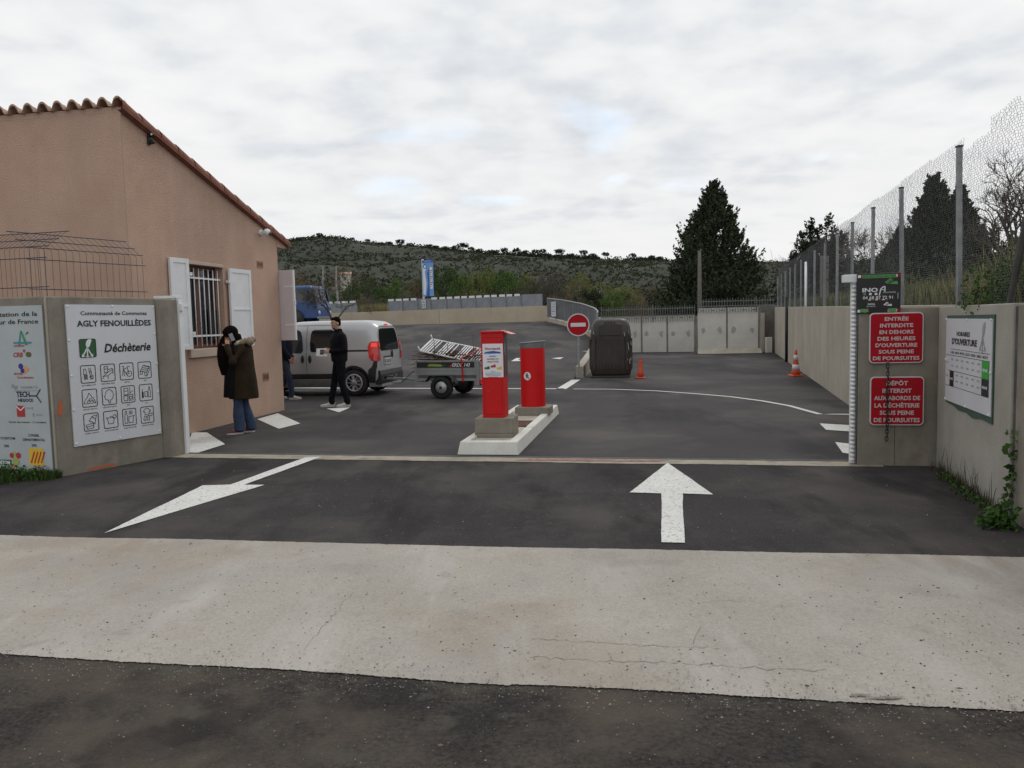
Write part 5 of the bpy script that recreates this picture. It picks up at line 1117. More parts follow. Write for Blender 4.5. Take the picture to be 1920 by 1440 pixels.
def wheel(par, x, y, r, w, side, spokes=True, name='wheel'):
    e_ = bpy.data.objects.new(name, None); COL.objects.link(e_); e_.parent = par; e_.location = (x, y, r)
    mb = MB().use(rubber); mb.lathe([(r*.66, -w/2), (r*.93, -w/2), (r, -w*.33), (r, w*.33), (r*.93, w/2), (r*.66, w/2), (r*.62, 0), (r*.66, -w/2)], (0, 0, 0), 36, 'y', cap=False); mb.build('tyre', e_)
    s_ = -side   # lathe axis: +h goes to -y
    mb = MB().use(steeld); mb.lathe([(r*.66, -w*.40), (r*.60, w*.0), (r*.2, w*.1), (.001, w*.1)] if s_ > 0 else [(.001, -w*.1), (r*.2, -w*.1), (r*.60, 0), (r*.66, w*.40)], (0, 0, 0), 28, 'y'); mb.build('rim', e_)
    yo = side*w*.46
    mb = MB().use(hubm)
    if spokes:
        n = 9
        for i in range(n):
            a = 2*pi*i/n
            for j in range(1):
                ca, sa = cos(a), sin(a); p0 = (ca*r*.12, yo, sa*r*.12); 
                mb.bar((ca*r*.10, yo*.95, sa*r*.10), (ca*r*.60, yo, sa*r*.60), r*.20, .012)
        ring = [(cos(q)*r*.615, yo, sin(q)*r*.615) for q in np.linspace(0, 2*pi, 29)[:-1]]; mb.tube(ring, r*.065, 6, close=True)
        mb.lathe([(r*.26, 0), (r*.20, .012), (.001, .014)] if s_ > 0 else [(.001, -.014), (r*.20, -.012), (r*.22, 0)], (0, yo, 0), 20, 'y'); mb.build('hubcap', e_)
        mb = MB().use(blackm)
        for i in range(4): a = pi/4+i*pi/2; mb.ell((cos(a)*r*.10, yo+side*.012, sin(a)*r*.10), (r*.045, .004, r*.045), 8, 5)
        mb.build('wheel_bolt', e_)
    else:
        mb.lathe([(r*.56, -.02), (r*.52, .004), (r*.30, .008), (r*.24, .02), (.001, .02)] if s_ > 0 else [(.001, -.02), (r*.24, -.02), (r*.30, -.008), (r*.52, -.004), (r*.56, .02)], (0, yo*.8, 0), 28, 'y'); mb.build('hub_disc', e_)
        MB().use(blackm).ell((0, yo*.8+side*.02, 0), (r*.13, .03, r*.13), 12, 8).build('hub_cap', e_)
    return e_
for x in (0, 2.51):
    for s_ in (1, -1): wheel(van, x, s_*.735, .305, .185, s_)
MB().use(blackm).box(-.4, 3.2, -.55, .55, .24, .34).build('underbody', van); MB().use(steeld).tube([(-.5, -.0, .36), (-.70, 0, .36), (-.74, 0, .44)], .02, 8).build('tow_bar', van)
# ------------------------------------------------------------------ trailer
tp = G(829, 748); TR = R_(180-17); tl = np.array([cos(TR), sin(TR)]); tn = np.array([-tl[1], tl[0]])
to = np.array([tp[0], tp[1]+.05])-tn*.66
tr = thing('box_trailer', 'small galvanised box trailer with a black side band hitched behind the van', 'trailer', (*to, 0), TR)
zb, zt3 = .40, .80; xf, xr_ = .66, -.80; hw = .53
gal = mat('trailer_steel', (.27, .285, .29), .5, .4, col2=(.34, .355, .36), ns=3)
for s_ in (1, -1):
    mb = MB().use(gal).box(xr_+.04, xf-.04, s_*hw-.008, s_*hw+.008, zb, zt3); mb.build('side_panel', tr)
    mb = MB().use(gal).bar((xr_, s_*hw, zt3), (xf, s_*hw, zt3), .03, .03).bar((xr_, s_*hw, zb), (xf, s_*hw, zb), .035, .05).bar((xf-.02, s_*(hw+.01), zb-.06), (xf-.02, s_*(hw+.01), zt3+.02), .04, .04).bar((xr_+.02, s_*(hw+.01), zb-.12), (xr_+.02, s_*(hw+.01), zt3+.02), .05, .05).bar((xr_, s_*(hw+.008), .60), (xf, s_*(hw+.008), .60), .012, .018); mb.build('side_frame', tr)
    MB().use(blackm).box(xr_+.10, xf-.03, s_*(hw+.012)-.003, s_*(hw+.012)+.003, .66, .775).build('side_band', tr)
    MB().use(darkj).box(xr_+.06, xf-.06, s_*(hw+.0095)-.001, s_*(hw+.0095)+.001, .43, .50).build('side_recess', tr)
for x in (xf, xr_): MB().use(gal).box(x-.012, x+.012, -hw+.02, hw-.02, zb, zt3-.01).build('end_panel', tr)
MB().use(darkj).box(xr_+.02, xf-.02, -hw+.02, hw-.02, zb-.02, zb+.01).build('floor_panel', tr)
# band print (left side, +y faces camera): x axis reversed for the viewer
mb = MB().use(paper).text('ERDE 143', 0, 0, .075, .40, 0, .02, .25); mb.use(redink).poly([(-.29, .0), (-.21, .0), (-.17, .07)], 0); mb.use(mat('lime_print', (.22, .32, .05))).poly([(-.78, .01), (-.72, .06), (-.45, .05), (-.42, .0)], 0).use(greens).poly([(-.42, .005), (-.42, .05), (-.32, .03)], 0)
mb.v = [(-.42-p[0]+.02, hw+.0175, .68+p[2]) for p in mb.v]; mb.build('lettering', tr)
for s_ in (1, -1):
    wheel(tr, 0, s_*.66, .245, .16, s_, False)
    mb = MB().use(mat('mudguard', (.06, .065, .07), .6, .2)); y0_, y1_ = s_*.56, s_*.76; pr_ = [(.36, .36), (.24, .50), (-.20, .50), (-.36, .33)]
    for (a, b), (c, d) in zip(pr_, pr_[1:]): mb.add([(a, y0_, b), (c, y0_, d), (c, y1_, d), (a, y1_, b), (a, y0_, b+.01), (c, y0_, d+.01), (c, y1_, d+.01), (a, y1_, b+.01)], [(0, 1, 2, 3), (4, 7, 6, 5), (3, 2, 6, 7), (0, 4, 5, 1)], False)
    mb.build('mudguard', tr)
    MB().use(lampred).box(xr_-.03, xr_, s_*.46-.07, s_*.46+.07, .30, .40).build('tail_lamp', tr, .006); MB().use(blackm).box(xr_-.003, xr_+.02, s_*.46-.10, s_*.46+.10, .27, .42).build('lamp_bracket', tr)
MB().use(mat('plate_white', (.5, .5, .5))).box(xr_-.02, xr_-.012, -.20, .20, .31, .41).build('number_plate', tr)
mb = MB().use(steel); hook = np.array([1.52, -.0]); 
for s_ in (1, -1): mb.bar((xf-.1, s_*.35, .36), (1.20, s_*.03, .38), .04, .05)
mb.bar((1.15, 0, .38), (1.60, .0, .40), .05, .05); mb.build('drawbar', tr); MB().use(blackm).tube([(1.45, 0, .43), (1.62, 0, .43), (1.66, 0, .40)], .03, 8).build('coupling', tr)
MB().use(blackm).tube([(xf, .2, .62), (.9, .15, .55), (1.2, .1, .30), (1.45, .0, .28), (1.58, -.05, .34)], .008, 5).build('cable', tr); MB().use(steel).tube([(xf-.02, .46, zt3), (xf+.04, .46, .95), (xf+.08, .46, .80)], .006, 4).build('tie_wire', tr)
MB().use(steeld).bar((0, -.6, .245), (0, .6, .245), .05, .05).build('axle', tr)
mb = MB().use(redp); mb.bar((-.42, hw+.035, .86), (-.45, hw+.035, .35), .03, .004); mb.bar((-.42, hw+.035, .86), (-.62, -.2, 1.06), .03, .004); mb.build('strap', tr)
# load: branches and white slatted bed base
t = thing('branch_pile', 'heap of brown pruned branches filling the box trailer', 'branches', (*to, 0), TR)
r = random.Random(11); mb = MB()
brn = mat('twig_brown', (.075, .045, .03), .95, col2=(.13, .085, .055), ns=12); brr = mat('twig_red', (.12, .045, .035), .95, col2=(.07, .03, .025), ns=12); mb = MB()
for i in range(420):
    mb.use(brn if r.random() < .6 else brr); x = r.uniform(-.72, .58); y = r.uniform(-.45, .45); z = r.uniform(.55, .98-.10*abs(x)); an = r.gauss(0, .5)+(pi if r.random() < .5 else 0); L_ = r.uniform(.25, .75)
    dz = r.uniform(-.05, .10); x1 = x+cos(an)*L_; y1 = max(min(y+sin(an)*L_, .56), -.56); x1 = max(min(x1, .95), -.85); xm, ym = (x+x1)/2+r.uniform(-.04, .04), (y+y1)/2+r.uniform(-.04, .04)
    mb.tube([(x, y, z), (xm, ym, z+dz*.6+.02), (x1, y1, z+dz)], [r.uniform(.005, .012), .006, .003], 4, cap=False)
for x, y, z1_, dx in ((.12, .35, 1.20, -.04), (.28, .3, 1.38, .03), (-.55, .1, 1.35, .02), (-.63, .25, 1.25, -.03), (.05, .2, 1.35, -.05), (-.3, .1, 1.18, .1)): mb.use(brn).tube([(x, y, .8), (x+dx*.5, y, .8+(z1_-.8)*.5), (x+dx, y, z1_)], [.012, .008, .004], 5)
mb.build('twigs', t)
MB().use(mat('packed_twigs', (.05, .03, .022), .95, col2=(.09, .055, .035), ns=25, bump=1, bs=30)).loft([[(x, y, .42) for y in (-.5, .5)]+[(x, y, .74+.12*(1-abs(x)/.8)-.1*abs(y)) for y in (.48, .25, 0, -.25, -.48)] for x in np.linspace(-.76, .62, 7)], True, True).build('heap', t)
Mx = Matrix.Translation((to[0], to[1], 0)) @ Matrix.Rotation(TR, 4, 'Z') @ Matrix.Translation((-.12, .12, 1.00)) @ Matrix.Rotation(R_(11.5), 4, 'Y').inverted() @ Matrix.Rotation(R_(-22), 4, 'X')
t = thing('bed_base', 'white slatted metal bed frame lying tilted on top of the branches', 'bed base'); t.matrix_world = Mx
mb = MB().use(whitep)
for yy in (-.33, .33): mb.tube([(-.75, yy, 0), (.72, yy, 0)], .017, 6)
for xx in (-.74, -.40, .05, .45, .71): mb.tube([(xx, -.33, 0), (xx, .33, 0)], .012, 6)
mb.build('side_rail', t)
mb = MB().use(whitep)
for x0 in (-.66, -.30, .12, .50):
    for q in range(4): mb.box(x0+q*.055, x0+q*.055+.022, -.33, .33, .006, .020)
mb.build('slat_row', t)
for s_ in (-.33, .33): MB().use(whitep).tube([(.70, s_, 0), (.735, s_, .10)], .015, 6).build('leg', t)
# ------------------------------------------------------------------ blue truck on the platform
ta = D(588, 600, 45.0); t = thing('old_truck', 'old blue lorry with a rounded cab parked up on the platform behind the van', 'truck', (ta[0]-.32, 45.0, 1.6), R_(-14)); t.scale = (.9, .9, 1.0)
def cabring(x0, x1, y, z, r): return None
mb = MB().use(bluet)
cab_lo = [(-1.12, .45), (-1.12, 1.42), (1.05, 1.42), (1.15, 1.1), (1.20, .45)]
mb.loft([[(x*(1.0), y, z) for x, z in cab_lo] for y in (-.96, -.9, 0, .9, .96)], True, False); mb.build('cab_lower', t, .06, seg=3)
mb = MB().use(bluet); 
mb.loft([[(-1.02+i0, y*k3, z) for (i0, z) in ((0, 0), (0, 0))] for y in (0,) for k3 in (1,)], False) if False else None
mb.add([(-1.06, -.9, 2.08), (.86, -.9, 2.08), (.86, .9, 2.08), (-1.06, .9, 2.08), (-1.0, -.8, 2.3), (.70, -.8, 2.3), (.70, .8, 2.3), (-1.0, .8, 2.3)], [(0, 1, 5, 4), (1, 2, 6, 5), (2, 3, 7, 6), (3, 0, 4, 7), (4, 5, 6, 7), (0, 3, 2, 1)], False); mb.build('cab_roof', t, .10, seg=3)
MB().use(glassd).add([(-1.05, -.88, 1.4), (1.0, -.88, 1.4), (1.0, .88, 1.4), (-1.05, .88, 1.4), (-1.03, -.86, 2.1), (.84, -.86, 2.1), (.84, .86, 2.1), (-1.03, .86, 2.1)], [(0, 1, 5, 4), (1, 2, 6, 5), (2, 3, 7, 6), (3, 0, 4, 7)], False).build('window', t)
mb = MB().use(bluet)
for y in (-.9, .9):
    for xb, xt in ((-1.08, -1.06), (-.45, -.45), (.55, .50), (1.03, .86)): mb.bar((xb, y, 1.38), (xt, y, 2.12), .09, .06)
for y in (-.9, 0, .9): mb.bar((1.03, y, 1.38), (.86, y, 2.12), .05, .06)
mb.build('pillar', t)
mb = MB().use(mat('cab_light_interior', (.35, .36, .36), .7)).box(-1.0, -.5, -.905, -.89, 1.50, 2.0); mb.build('rear_pane', t)
for s_ in (-1, 1):
    wheel(t, -.25, s_*.80, .43, .24, s_, False); wheel(t, -3.4, s_*.80, .43, .24, s_, False)
    mb = MB().use(blackm); mb.lathe([(.52, -.004), (.52, .004)], (-.25, s_*.965, .43), 28, 'y'); 
    MB().use(bluet).tube([(-.25+.56*cos(q), s_*.965, .45+.56*sin(q)) for q in np.linspace(0, pi, 13)], .035, 6).build('wheel_arch', t); mb.build('arch_recess', t)
    MB().use(whitep).ell((1.19, s_*.72, .78), (.05, .12, .12), 12, 8).build('headlight', t); MB().use(blackm).tube([(1.0, s_*.95, 1.5), (1.15, s_*1.15, 1.6), (1.15, s_*1.15, 1.95)], .02, 5).build('wing_mirror', t)
MB().use(steel).box(1.16, 1.28, -.98, .98, .42, .56).build('bumper', t, .02)
MB().use(darkj).box(-5.2, -1.15, -.45, .45, .62, .82).build('chassis', t); MB().use(mat('flatbed_wood', (.14, .12, .10), .9)).box(-5.4, -1.4, -1.05, 1.05, .95, 1.10).box(-1.45, -1.36, -1.0, 1.0, 1.10, 1.9).build('flatbed', t)
MB().use(mat('grey_drum', (.25, .26, .27), .6)).box(-1.9, -1.15, -.98, -.5, 1.12, 1.55).build('tool_box', t, .03)
# ------------------------------------------------------------------ people
def fuse(mb, name, voxel, mats, parent, smooth=4, extra=None):
    o = mb.build(name, None); o.data.materials.clear()
    r = o.modifiers.new('r', 'REMESH'); r.mode = 'VOXEL'; r.voxel_size = voxel; r.use_smooth_shade = True
    if smooth: q = o.modifiers.new('s', 'SMOOTH'); q.factor = .5; q.iterations = smooth
    bpy.context.view_layer.update(); bake(o)
    v = [tuple(p.co) for p in o.data.vertices]; f = [tuple(p.vertices) for p in o.data.polygons]
    bpy.data.objects.remove(o); m2 = MB().use(mats); m2.add(v, f, True)
    if extra: extra(m2)
    return m2.build(name, parent)
def limb(mb, pts, rad, n=14):
    mb.tube(pts, rad, n)
    for p, r in zip(pts, rad if hasattr(rad, '__len__') else [rad]*len(pts)): mb.ell(p, (r, r, r), n, 8)
def torso(mb, rows, n=20):     # rows: (cx, z, rx, ry)
    mb.loft([[(c+a*cos(q), b*sin(q)+(cyy[0] if cyy else 0), z) for q in np.linspace(0, 2*pi, n+1)[:-1]] for c, z, a, b, *cyy in rows])
def make_hand(mb, w, d, up, side, curl=.5, s=1.0, spread=1.0):
    # w wrist, d direction of the palm, up = back-of-hand normal, side = thumb side vector
    w, d, up, side = [np.array(q, float) for q in (w, d, up, side)]; d /= np.linalg.norm(d); side -= d*(side@d); side /= np.linalg.norm(side); up = np.cross(d, side)*np.sign(np.cross(d, side)@up or 1)
    M3 = Matrix(((d[0], side[0], up[0]), (d[1], side[1], up[1]), (d[2], side[2], up[2])))
    mb.ell(w+d*.045*s, (.052*s, .040*s, .015*s), 14, 8, M3); limb(mb, [w-d*.02, w+d*.02*s], [.026*s, .026*s], 10)
    for i, (o_, L_) in enumerate(((.030, .070), (.010, .078), (-.010, .073), (-.029, .058))):
        p = w+d*.085*s+side*o_*s; pts = [p]; a = curl*.45+.05*i
        for k_, fr in enumerate((.42, .33, .25)):
            a2 = a*(k_+1); dd = d*cos(a2)-up*sin(a2); p = p+dd*L_*fr*s; pts.append(p)
        limb(mb, pts, [.0095*s, .009*s, .008*s, .0065*s], 8)
    p = w+d*.02*s+side*.035*s; limb(mb, [p, p+(d*.5+side*.75-up*.35)*.038*s, p+(d*.85+side*.75-up*.9)*.062*s], [.012*s, .010*s, .008*s], 8)
eyew = mat('eye_white', (.6, .58, .56), .3); eyed = mat('eye_dark', (.03, .02, .015), .2); lipm = mat('lips', (.30, .11, .09), .5)
def head_mesh(mb, c, yaw, pitch, s=1.0):
    M3 = (Matrix.Rotation(yaw, 3, 'Z') @ Matrix.Rotation(pitch, 3, 'Y'))
    def E_(p, r): q = M3 @ Vector(p)*s; mb.ell((c[0]+q[0], c[1]+q[1], c[2]+q[2]), tuple(a*s for a in r), 20, 14, M3)
    E_((-.010, 0, .030), (.096, .077, .092)); E_((.022, 0, -.040), (.066, .058, .075)); E_((.050, 0, -.096), (.024, .028, .018)); E_((.010, 0, -.075), (.055, .052, .035))
    E_((.086, 0, -.004), (.012, .008, .024)); E_((.093, 0, -.022), (.016, .013, .012)); E_((.072, 0, .028), (.020, .050, .010)); E_((.080, 0, -.060), (.010, .024, .011))
    for y in (-1, 1): E_((.055, y*.045, -.020), (.026, .018, .020)); E_((-.004, y*.078, -.012), (.018, .010, .030))
    return M3
def face_extra(c, M3, s=1.0):
    def f(m2):
        def E_(p, r, m): q = M3 @ Vector(p)*s; m2.use(m).ell((c[0]+q[0], c[1]+q[1], c[2]+q[2]), tuple(a*s for a in r), 10, 7, M3)
        for y in (-1, 1): E_((.077, y*.030, .008), (.011, .014, .008), eyew); E_((.0845, y*.031, .007), (.006, .006, .0065), eyed)
        E_((.086, 0, -.060), (.007, .021, .0055), lipm)
    return f
def shoe(mb, mb2, p, yaw, L_=.27):
    M = Matrix.Translation(p) @ Matrix.Rotation(yaw, 4, 'Z')
    rows = [(-.08, .030, .055, .09), (-.05, .038, .055, .10), (.0, .038, .05, .095), (.05, .042, .045, .075), (.10, .046, .04, .060), (.15, .042, .034, .050), (.18, .020, .028, .038)]
    rings = []
    for x, w_, zc4, zt5 in rows: rings.append([tuple(M @ Vector((x*L_/.27, w_*cos(q), .012+max(0, (zt5-.012)*(.5+.5*sin(q)))))) for q in np.linspace(0, 2*pi, 13)[:-1]])
    mb.loft(rings)
    pts = []
    for x, w_, *_ in rows: pts.append((x*L_/.27-.0, -w_-.006))
    for x, w_, *_ in rows[::-1]: pts.append((x*L_/.27, w_+.006))
    v0 = [tuple(M @ Vector((a, b, 0))) for a, b in pts]; v1 = [tuple(M @ Vector((a, b, .024))) for a, b in pts]; n = len(pts)
    mb2.add(v0+v1, [tuple(range(n))[::-1], tuple(range(n, 2*n))]+[(i, (i+1) % n, n+(i+1) % n, n+i) for i in range(n)], False)
def person(label, loc, rzz, P):
    t = thing('person', label, 'person', loc, rzz)
    L, Rr = P['L'], P['R']; hc = P['head']; s = P.get('hs', 1.0)
    mb = MB().use(skinm); M3 = head_mesh(mb, hc, P['yaw'], P['pitch'], s)
    limb(mb, [P['neck'], (hc[0]-.012, hc[1], hc[2]-.06)], [.056, .052])
    torso(mb, [(a, z, rx*.85, ry*.82) for a, z, rx, ry in P['torso']])
    for S in (L, Rr):
        limb(mb, [S['hip'], S['knee'], S['ankle']], [.07, .05, .036]); limb(mb, [S['sh'], S['el'], S['wr']], [.045, .035, .024]); limb(mb, [S['ankle'], (S['ankle'][0]+.10, S['ankle'][1], .04)], [.03, .024])
        if S.get('hand'): make_hand(mb, S['wr'], *S['hand'])
    fuse(mb, 'body', .0065, skinm, t, 2, face_extra(hc, M3, s))
    mb = MB(); tm, jm = P['trousers'], P['jacket']; k = P.get('leg', 1.0)
    for S in (L, Rr):
        a = np.array(S['ankle'])+np.array([0, 0, .0]); kn = np.array(S['knee']); hp = np.array(S['hip'])
        mb.loft([[(c[0]+r1*cos(q), c[1]+r2_*sin(q), c[2]) for q in np.linspace(0, 2*pi, 15)[:-1]] for c, r1, r2_ in ((a+[-.01, 0, -.045], .066*k, .058*k), (a+[-.005, 0, .06], .062*k, .056*k), ((a+kn)/2, .066*k, .062*k), (kn, .070, .066), ((kn+hp)/2, .088, .082), (hp, .105, .095), (hp+[0, 0, .06], .09, .09))])
    torso(mb, [(a, z, rx, ry) for a, z, rx, ry in P['pelvis']])
    fuse(mb, 'trousers', .011, tm, t, 3)
    if P.get('belt'): pass
    mb = MB(); torso(mb, P['coat'])
    for S in (L, Rr): limb(mb, [S['sh'], S['el'], S['wr']], [.078, .062, .044]) if not P.get('wide') else limb(mb, [S['sh'], S['el'], S['wr']], [.075, .066, .050])
    if P.get('collar'): torso(mb, P['collar'])
    fuse(mb, 'jacket' if not P.get('wide') else 'coat', .010, jm, t, 3)
    ms, m2 = MB().use(P['shoe']), MB().use(P['sole'])
    for S in (L, Rr):
        ms, m2 = MB().use(P['shoe']), MB().use(P['sole']); a = S['ankle']; shoe(ms, m2, (a[0]+.02, a[1], 0), S.get('toe', 0), P.get('shoeL', .28)); o = ms.build('shoe', t); m2.build('sole', o)
    return t, M3
def hairmesh(t, M3, c, s, parts, m, vox=.007, name='hair'):
    mb = MB()
    for p, r in parts:
        q = M3 @ Vector(p)*s; mb.ell((c[0]+q[0], c[1]+q[1], c[2]+q[2]), tuple(a*s for a in r), 18, 12, M3)
    return fuse(mb, name, vox, m, t, 1)
black_cl = mat('black_cloth', (.006, .006, .008), .9, col2=(.011, .011, .014), ns=12, spec=.12, bump=.4, bs=25)
navy_cl = mat('navy_cloth', (.010, .012, .022), .85, col2=(.014, .017, .03), ns=12, spec=.12, bump=.4, bs=25)
trou = mat('dark_trousers', (.005, .006, .008), .9, col2=(.009, .010, .013), ns=14, spec=.1, bump=.3, bs=30)
jeans = mat('blue_jeans', (.022, .040, .085), .9, col2=(.04, .065, .12), ns=9, bump=.3, bs=60)
jeansd = mat('dark_jeans', (.012, .020, .042), .9, col2=(.022, .034, .062), ns=9)
parka = mat('brown_parka', (.022, .015, .008), .9, col2=(.034, .023, .013), ns=6, spec=.15, bump=.6, bs=14)
hairb = mat('dark_hair', (.004, .003, .003), .9, col2=(.009, .006, .005), ns=30, spec=.06, bump=.6, bs=60)
furm = mat('fur_trim', (.20, .15, .10), 1, col2=(.33, .26, .18), ns=40, bump=1, bs=60)
whshoe = mat('white_shoe', (.42, .42, .40), .6, col2=(.5, .5, .48)); whsole = mat('shoe_sole', (.5, .5, .48), .7); redshoe = mat('red_shoe', (.13, .03, .03), .7, col2=(.18, .05, .045), ns=20)
mp_ = G(640, 762)
T0 = [(0, .86, .12, .15), (0, .95, .125, .155), (.0, 1.05, .115, .14), (.0, 1.2, .125, .16), (.0, 1.36, .125, .18), (-.01, 1.45, .10, .15), (-.01, 1.50, .06, .07)]
man = dict(
    L=dict(hip=(.0, .09, .90), knee=(-.0, .10, .50), ankle=(-.09, .10, .09), sh=(-.01, .185, 1.40), el=(-.05, .245, 1.13), wr=(.20, .14, 1.11), hand=((1, -.15, .02), (0, .6, 1), (0, -.2, 1), .9, 1), toe=R_(8)),
    R=dict(hip=(.0, -.09, .90), knee=(.09, -.10, .50), ankle=(.17, -.10, .09), sh=(-.01, -.185, 1.40), el=(-.02, -.245, 1.13), wr=(.24, -.06, 1.12), hand=((1, .35, .02), (0, -.6, 1), (0, .2, 1), .9, 1), toe=R_(-6)),
    head=(.055, .02, 1.655), neck=(.0, 0, 1.46), yaw=R_(20), pitch=R_(6), torso=T0, pelvis=[(0, .84, .115, .15), (0, .92, .128, .165), (0, 1.02, .12, .15)],
    coat=[(.0, .90, .150, .182), (.0, .96, .160, .190), (.0, 1.05, .165, .190), (.0, 1.2, .172, .205), (.0, 1.34, .165, .218), (-.01, 1.42, .135, .19), (-.01, 1.48, .085, .10), (.0, 1.52, .07, .075)],
    collar=[(.0, 1.46, .078, .082), (.005, 1.53, .082, .082), (.005, 1.55, .075, .075)], trousers=trou, jacket=black_cl, shoe=whshoe, sole=whsole, shoeL=.30)
t, M3 = person('man in black jacket and white shoes holding papers beside the silver van', (mp_[0], mp_[1], 0), R_(206), man)
hairmesh(t, M3, man['head'], 1, [((-.022, 0, .048), (.098, .082, .088)), ((-.05, 0, .0), (.062, .079, .07)), ((.02, 0, .095), (.07, .062, .030))], hairb)
hairmesh(t, M3, man['head'], 1, [((.052, 0, -.093), (.030, .036, .024)), ((.088, 0, -.045), (.008, .026, .005)), ((.078, .032, .026), (.010, .018, .0045)), ((.078, -.032, .026), (.010, .018, .0045))], mat('stubble', (.10, .06, .045), .9), .004, 'beard')
Mm = Matrix.Translation(t.location) @ Matrix.Rotation(R_(206), 4, 'Z')
pt = thing('paper_sheet', 'white leaflet with a dark picture held by the man in black', 'leaflet'); pt.matrix_world = Mm @ Matrix.Translation((.36, .05, 1.10)) @ Matrix.Rotation(R_(142), 4, 'Z') @ Matrix.Rotation(R_(-12), 4, 'X')
MB().use(paper).box(-.11, .11, -.001, .001, -.075, .075).build('sheet', pt); MB().use(inkk).rect(-.03, .05, -.05, .05, -.003).use(mat('photo_tint', (.12, .16, .22))).rect(-.015, .03, -.02, .03, -.004).build('picture', pt)
MB().use(paper).box(-.06, .12, .004, .006, -.085, .06).build('sheet', pt)
# woman on the phone
lp_ = G(455, 812)
T1 = [(a, z*.91, rx*.92, ry*.88) for a, z, rx, ry in T0]
lady = dict(
    L=dict(hip=(.0, .08, .84), knee=(.02, .08, .46), ankle=(.02, .09, .09), sh=(-.09, .165, 1.29), el=(.0, .30, 1.115), wr=(.10, .20, 1.33), hand=((.10, -.40, .95), (.9, .45, .2), (.8, .3, -.3), .55, .92), toe=R_(22)),
    R=dict(hip=(.0, -.08, .84), knee=(-.02, -.09, .46), ankle=(-.10, -.10, .09), sh=(-.03, -.165, 1.29), el=(.02, -.23, 1.05), wr=(.14, -.20, .86), hand=((.1, 0, -1), (0, -1, 0), (1, 0, 0), .5, .92), toe=R_(5)),
    head=(.105, .015, 1.50), neck=(-.0, 0, 1.33), yaw=R_(34), pitch=R_(22), hs=.95, torso=T1, pelvis=[(0, .77, .12, .15), (0, .85, .13, .16), (0, .94, .12, .14)],
    coat=[(-.045, .535, .222, .205), (-.05, .60, .218, .205), (-.055, .80, .196, .20), (-.06, 1.0, .165, .19), (-.06, 1.15, .155, .19), (-.06, 1.27, .148, .185), (-.06, 1.35, .13, .16), (-.07, 1.40, .10, .11)],
    trousers=jeans, jacket=parka, shoe=redshoe, sole=whsole, shoeL=.25, wide=True, leg=1.30)
t, M3 = person('woman with long dark hair in a brown parka talking on a phone by the window', (lp_[0], lp_[1], 0), R_(182), lady)
hc = lady['head']
mb = MB()
def HE(p, r, M=None): mb.ell(p, r, 18, 12, M)
q = M3 @ Vector((-.02, 0, .04)); HE((hc[0]+q[0], hc[1]+q[1], hc[2]+q[2]), (.115, .100, .106), M3); q = M3 @ Vector((.050, 0, .078)); HE((hc[0]+q[0], hc[1]+q[1], hc[2]+q[2]), (.045, .070, .036), M3); q = M3 @ Vector((-.03, 0, -.04)); HE((hc[0]+q[0], hc[1]+q[1], hc[2]+q[2]), (.090, .108, .12), M3)
mb.loft([[(c[0]+a*cos(u), c[1]+b*sin(u), z) for u in np.linspace(0, 2*pi, 17)[:-1]] for c, a, b, z in (((.13, -.075), .09, .05, 1.53), ((.18, -.07), .11, .06, 1.44), ((.19, .0), .12, .115, 1.32), ((.185, .05), .12, .13, 1.20), ((.18, .06), .11, .12, 1.05), ((.18, .06), .07, .08, .90))])
mb.loft([[(c[0]+a*cos(u), c[1]+b*sin(u), z) for u in np.linspace(0, 2*pi, 17)[:-1]] for c, a, b, z in (((.05, .0), .09, .095, 1.52), ((.02, .0), .085, .10, 1.42), ((.0, .0), .075, .12, 1.34), ((-.02, .0), .05, .10, 1.28))])
fuse(mb, 'hair', .008, hairb, t, 2)
mb = MB(); torso(mb, [(.050, .56, .205, .188), (.048, .80, .185, .188), (.045, 1.0, .165, .182), (.04, 1.15, .15, .175), (.03, 1.27, .14, .16), (.0, 1.36, .09, .10)]); fuse(mb, 'black_dress', .012, black_cl, t, 2)
mb = MB()
for q in np.linspace(-.5, pi+.3, 9): mb.ell((-.10-.115*sin(q), .14*cos(q), 1.395+.035*sin(q)), (.055, .05, .045), 10, 8)
mb.ell((-.21, .10, 1.40), (.06, .07, .06)); fuse(mb, 'fur_hood_trim', .009, furm, t, 0)
mb = MB().use(mat('cream_lining', (.5, .47, .40), .9)); mb.tube([(.0, .12, 1.36), (-.05, .15, 1.385), (-.10, .16, 1.41)], [.03, .03, .025], 8); mb.build('hood_lining', t)
mb = MB().use(mat('cream_lining', (.5, .47, .40))); mb.tube([(.092, .21, 1.305), (.102, .20, 1.345)], [.046, .040], 12); mb.build('cuff', t)
Mm = Matrix.Translation(t.location) @ Matrix.Rotation(R_(182), 4, 'Z')
pt = thing('mobile_phone', 'pale mobile phone held at the ear of the woman in the parka', 'phone'); pt.matrix_world = Mm @ Matrix.Translation((.045, .150, 1.475)) @ Matrix.Rotation(R_(30), 4, 'Z') @ Matrix.Rotation(R_(20), 4, 'Y')
MB().use(mat('phone_grey', (.25, .27, .30), .3)).box(-.03, .03, -.005, .005, -.06, .055).build('case', pt, .003); MB().use(glassd).box(-.026, .026, -.0065, -.0052, -.052, .048).build('screen', pt)
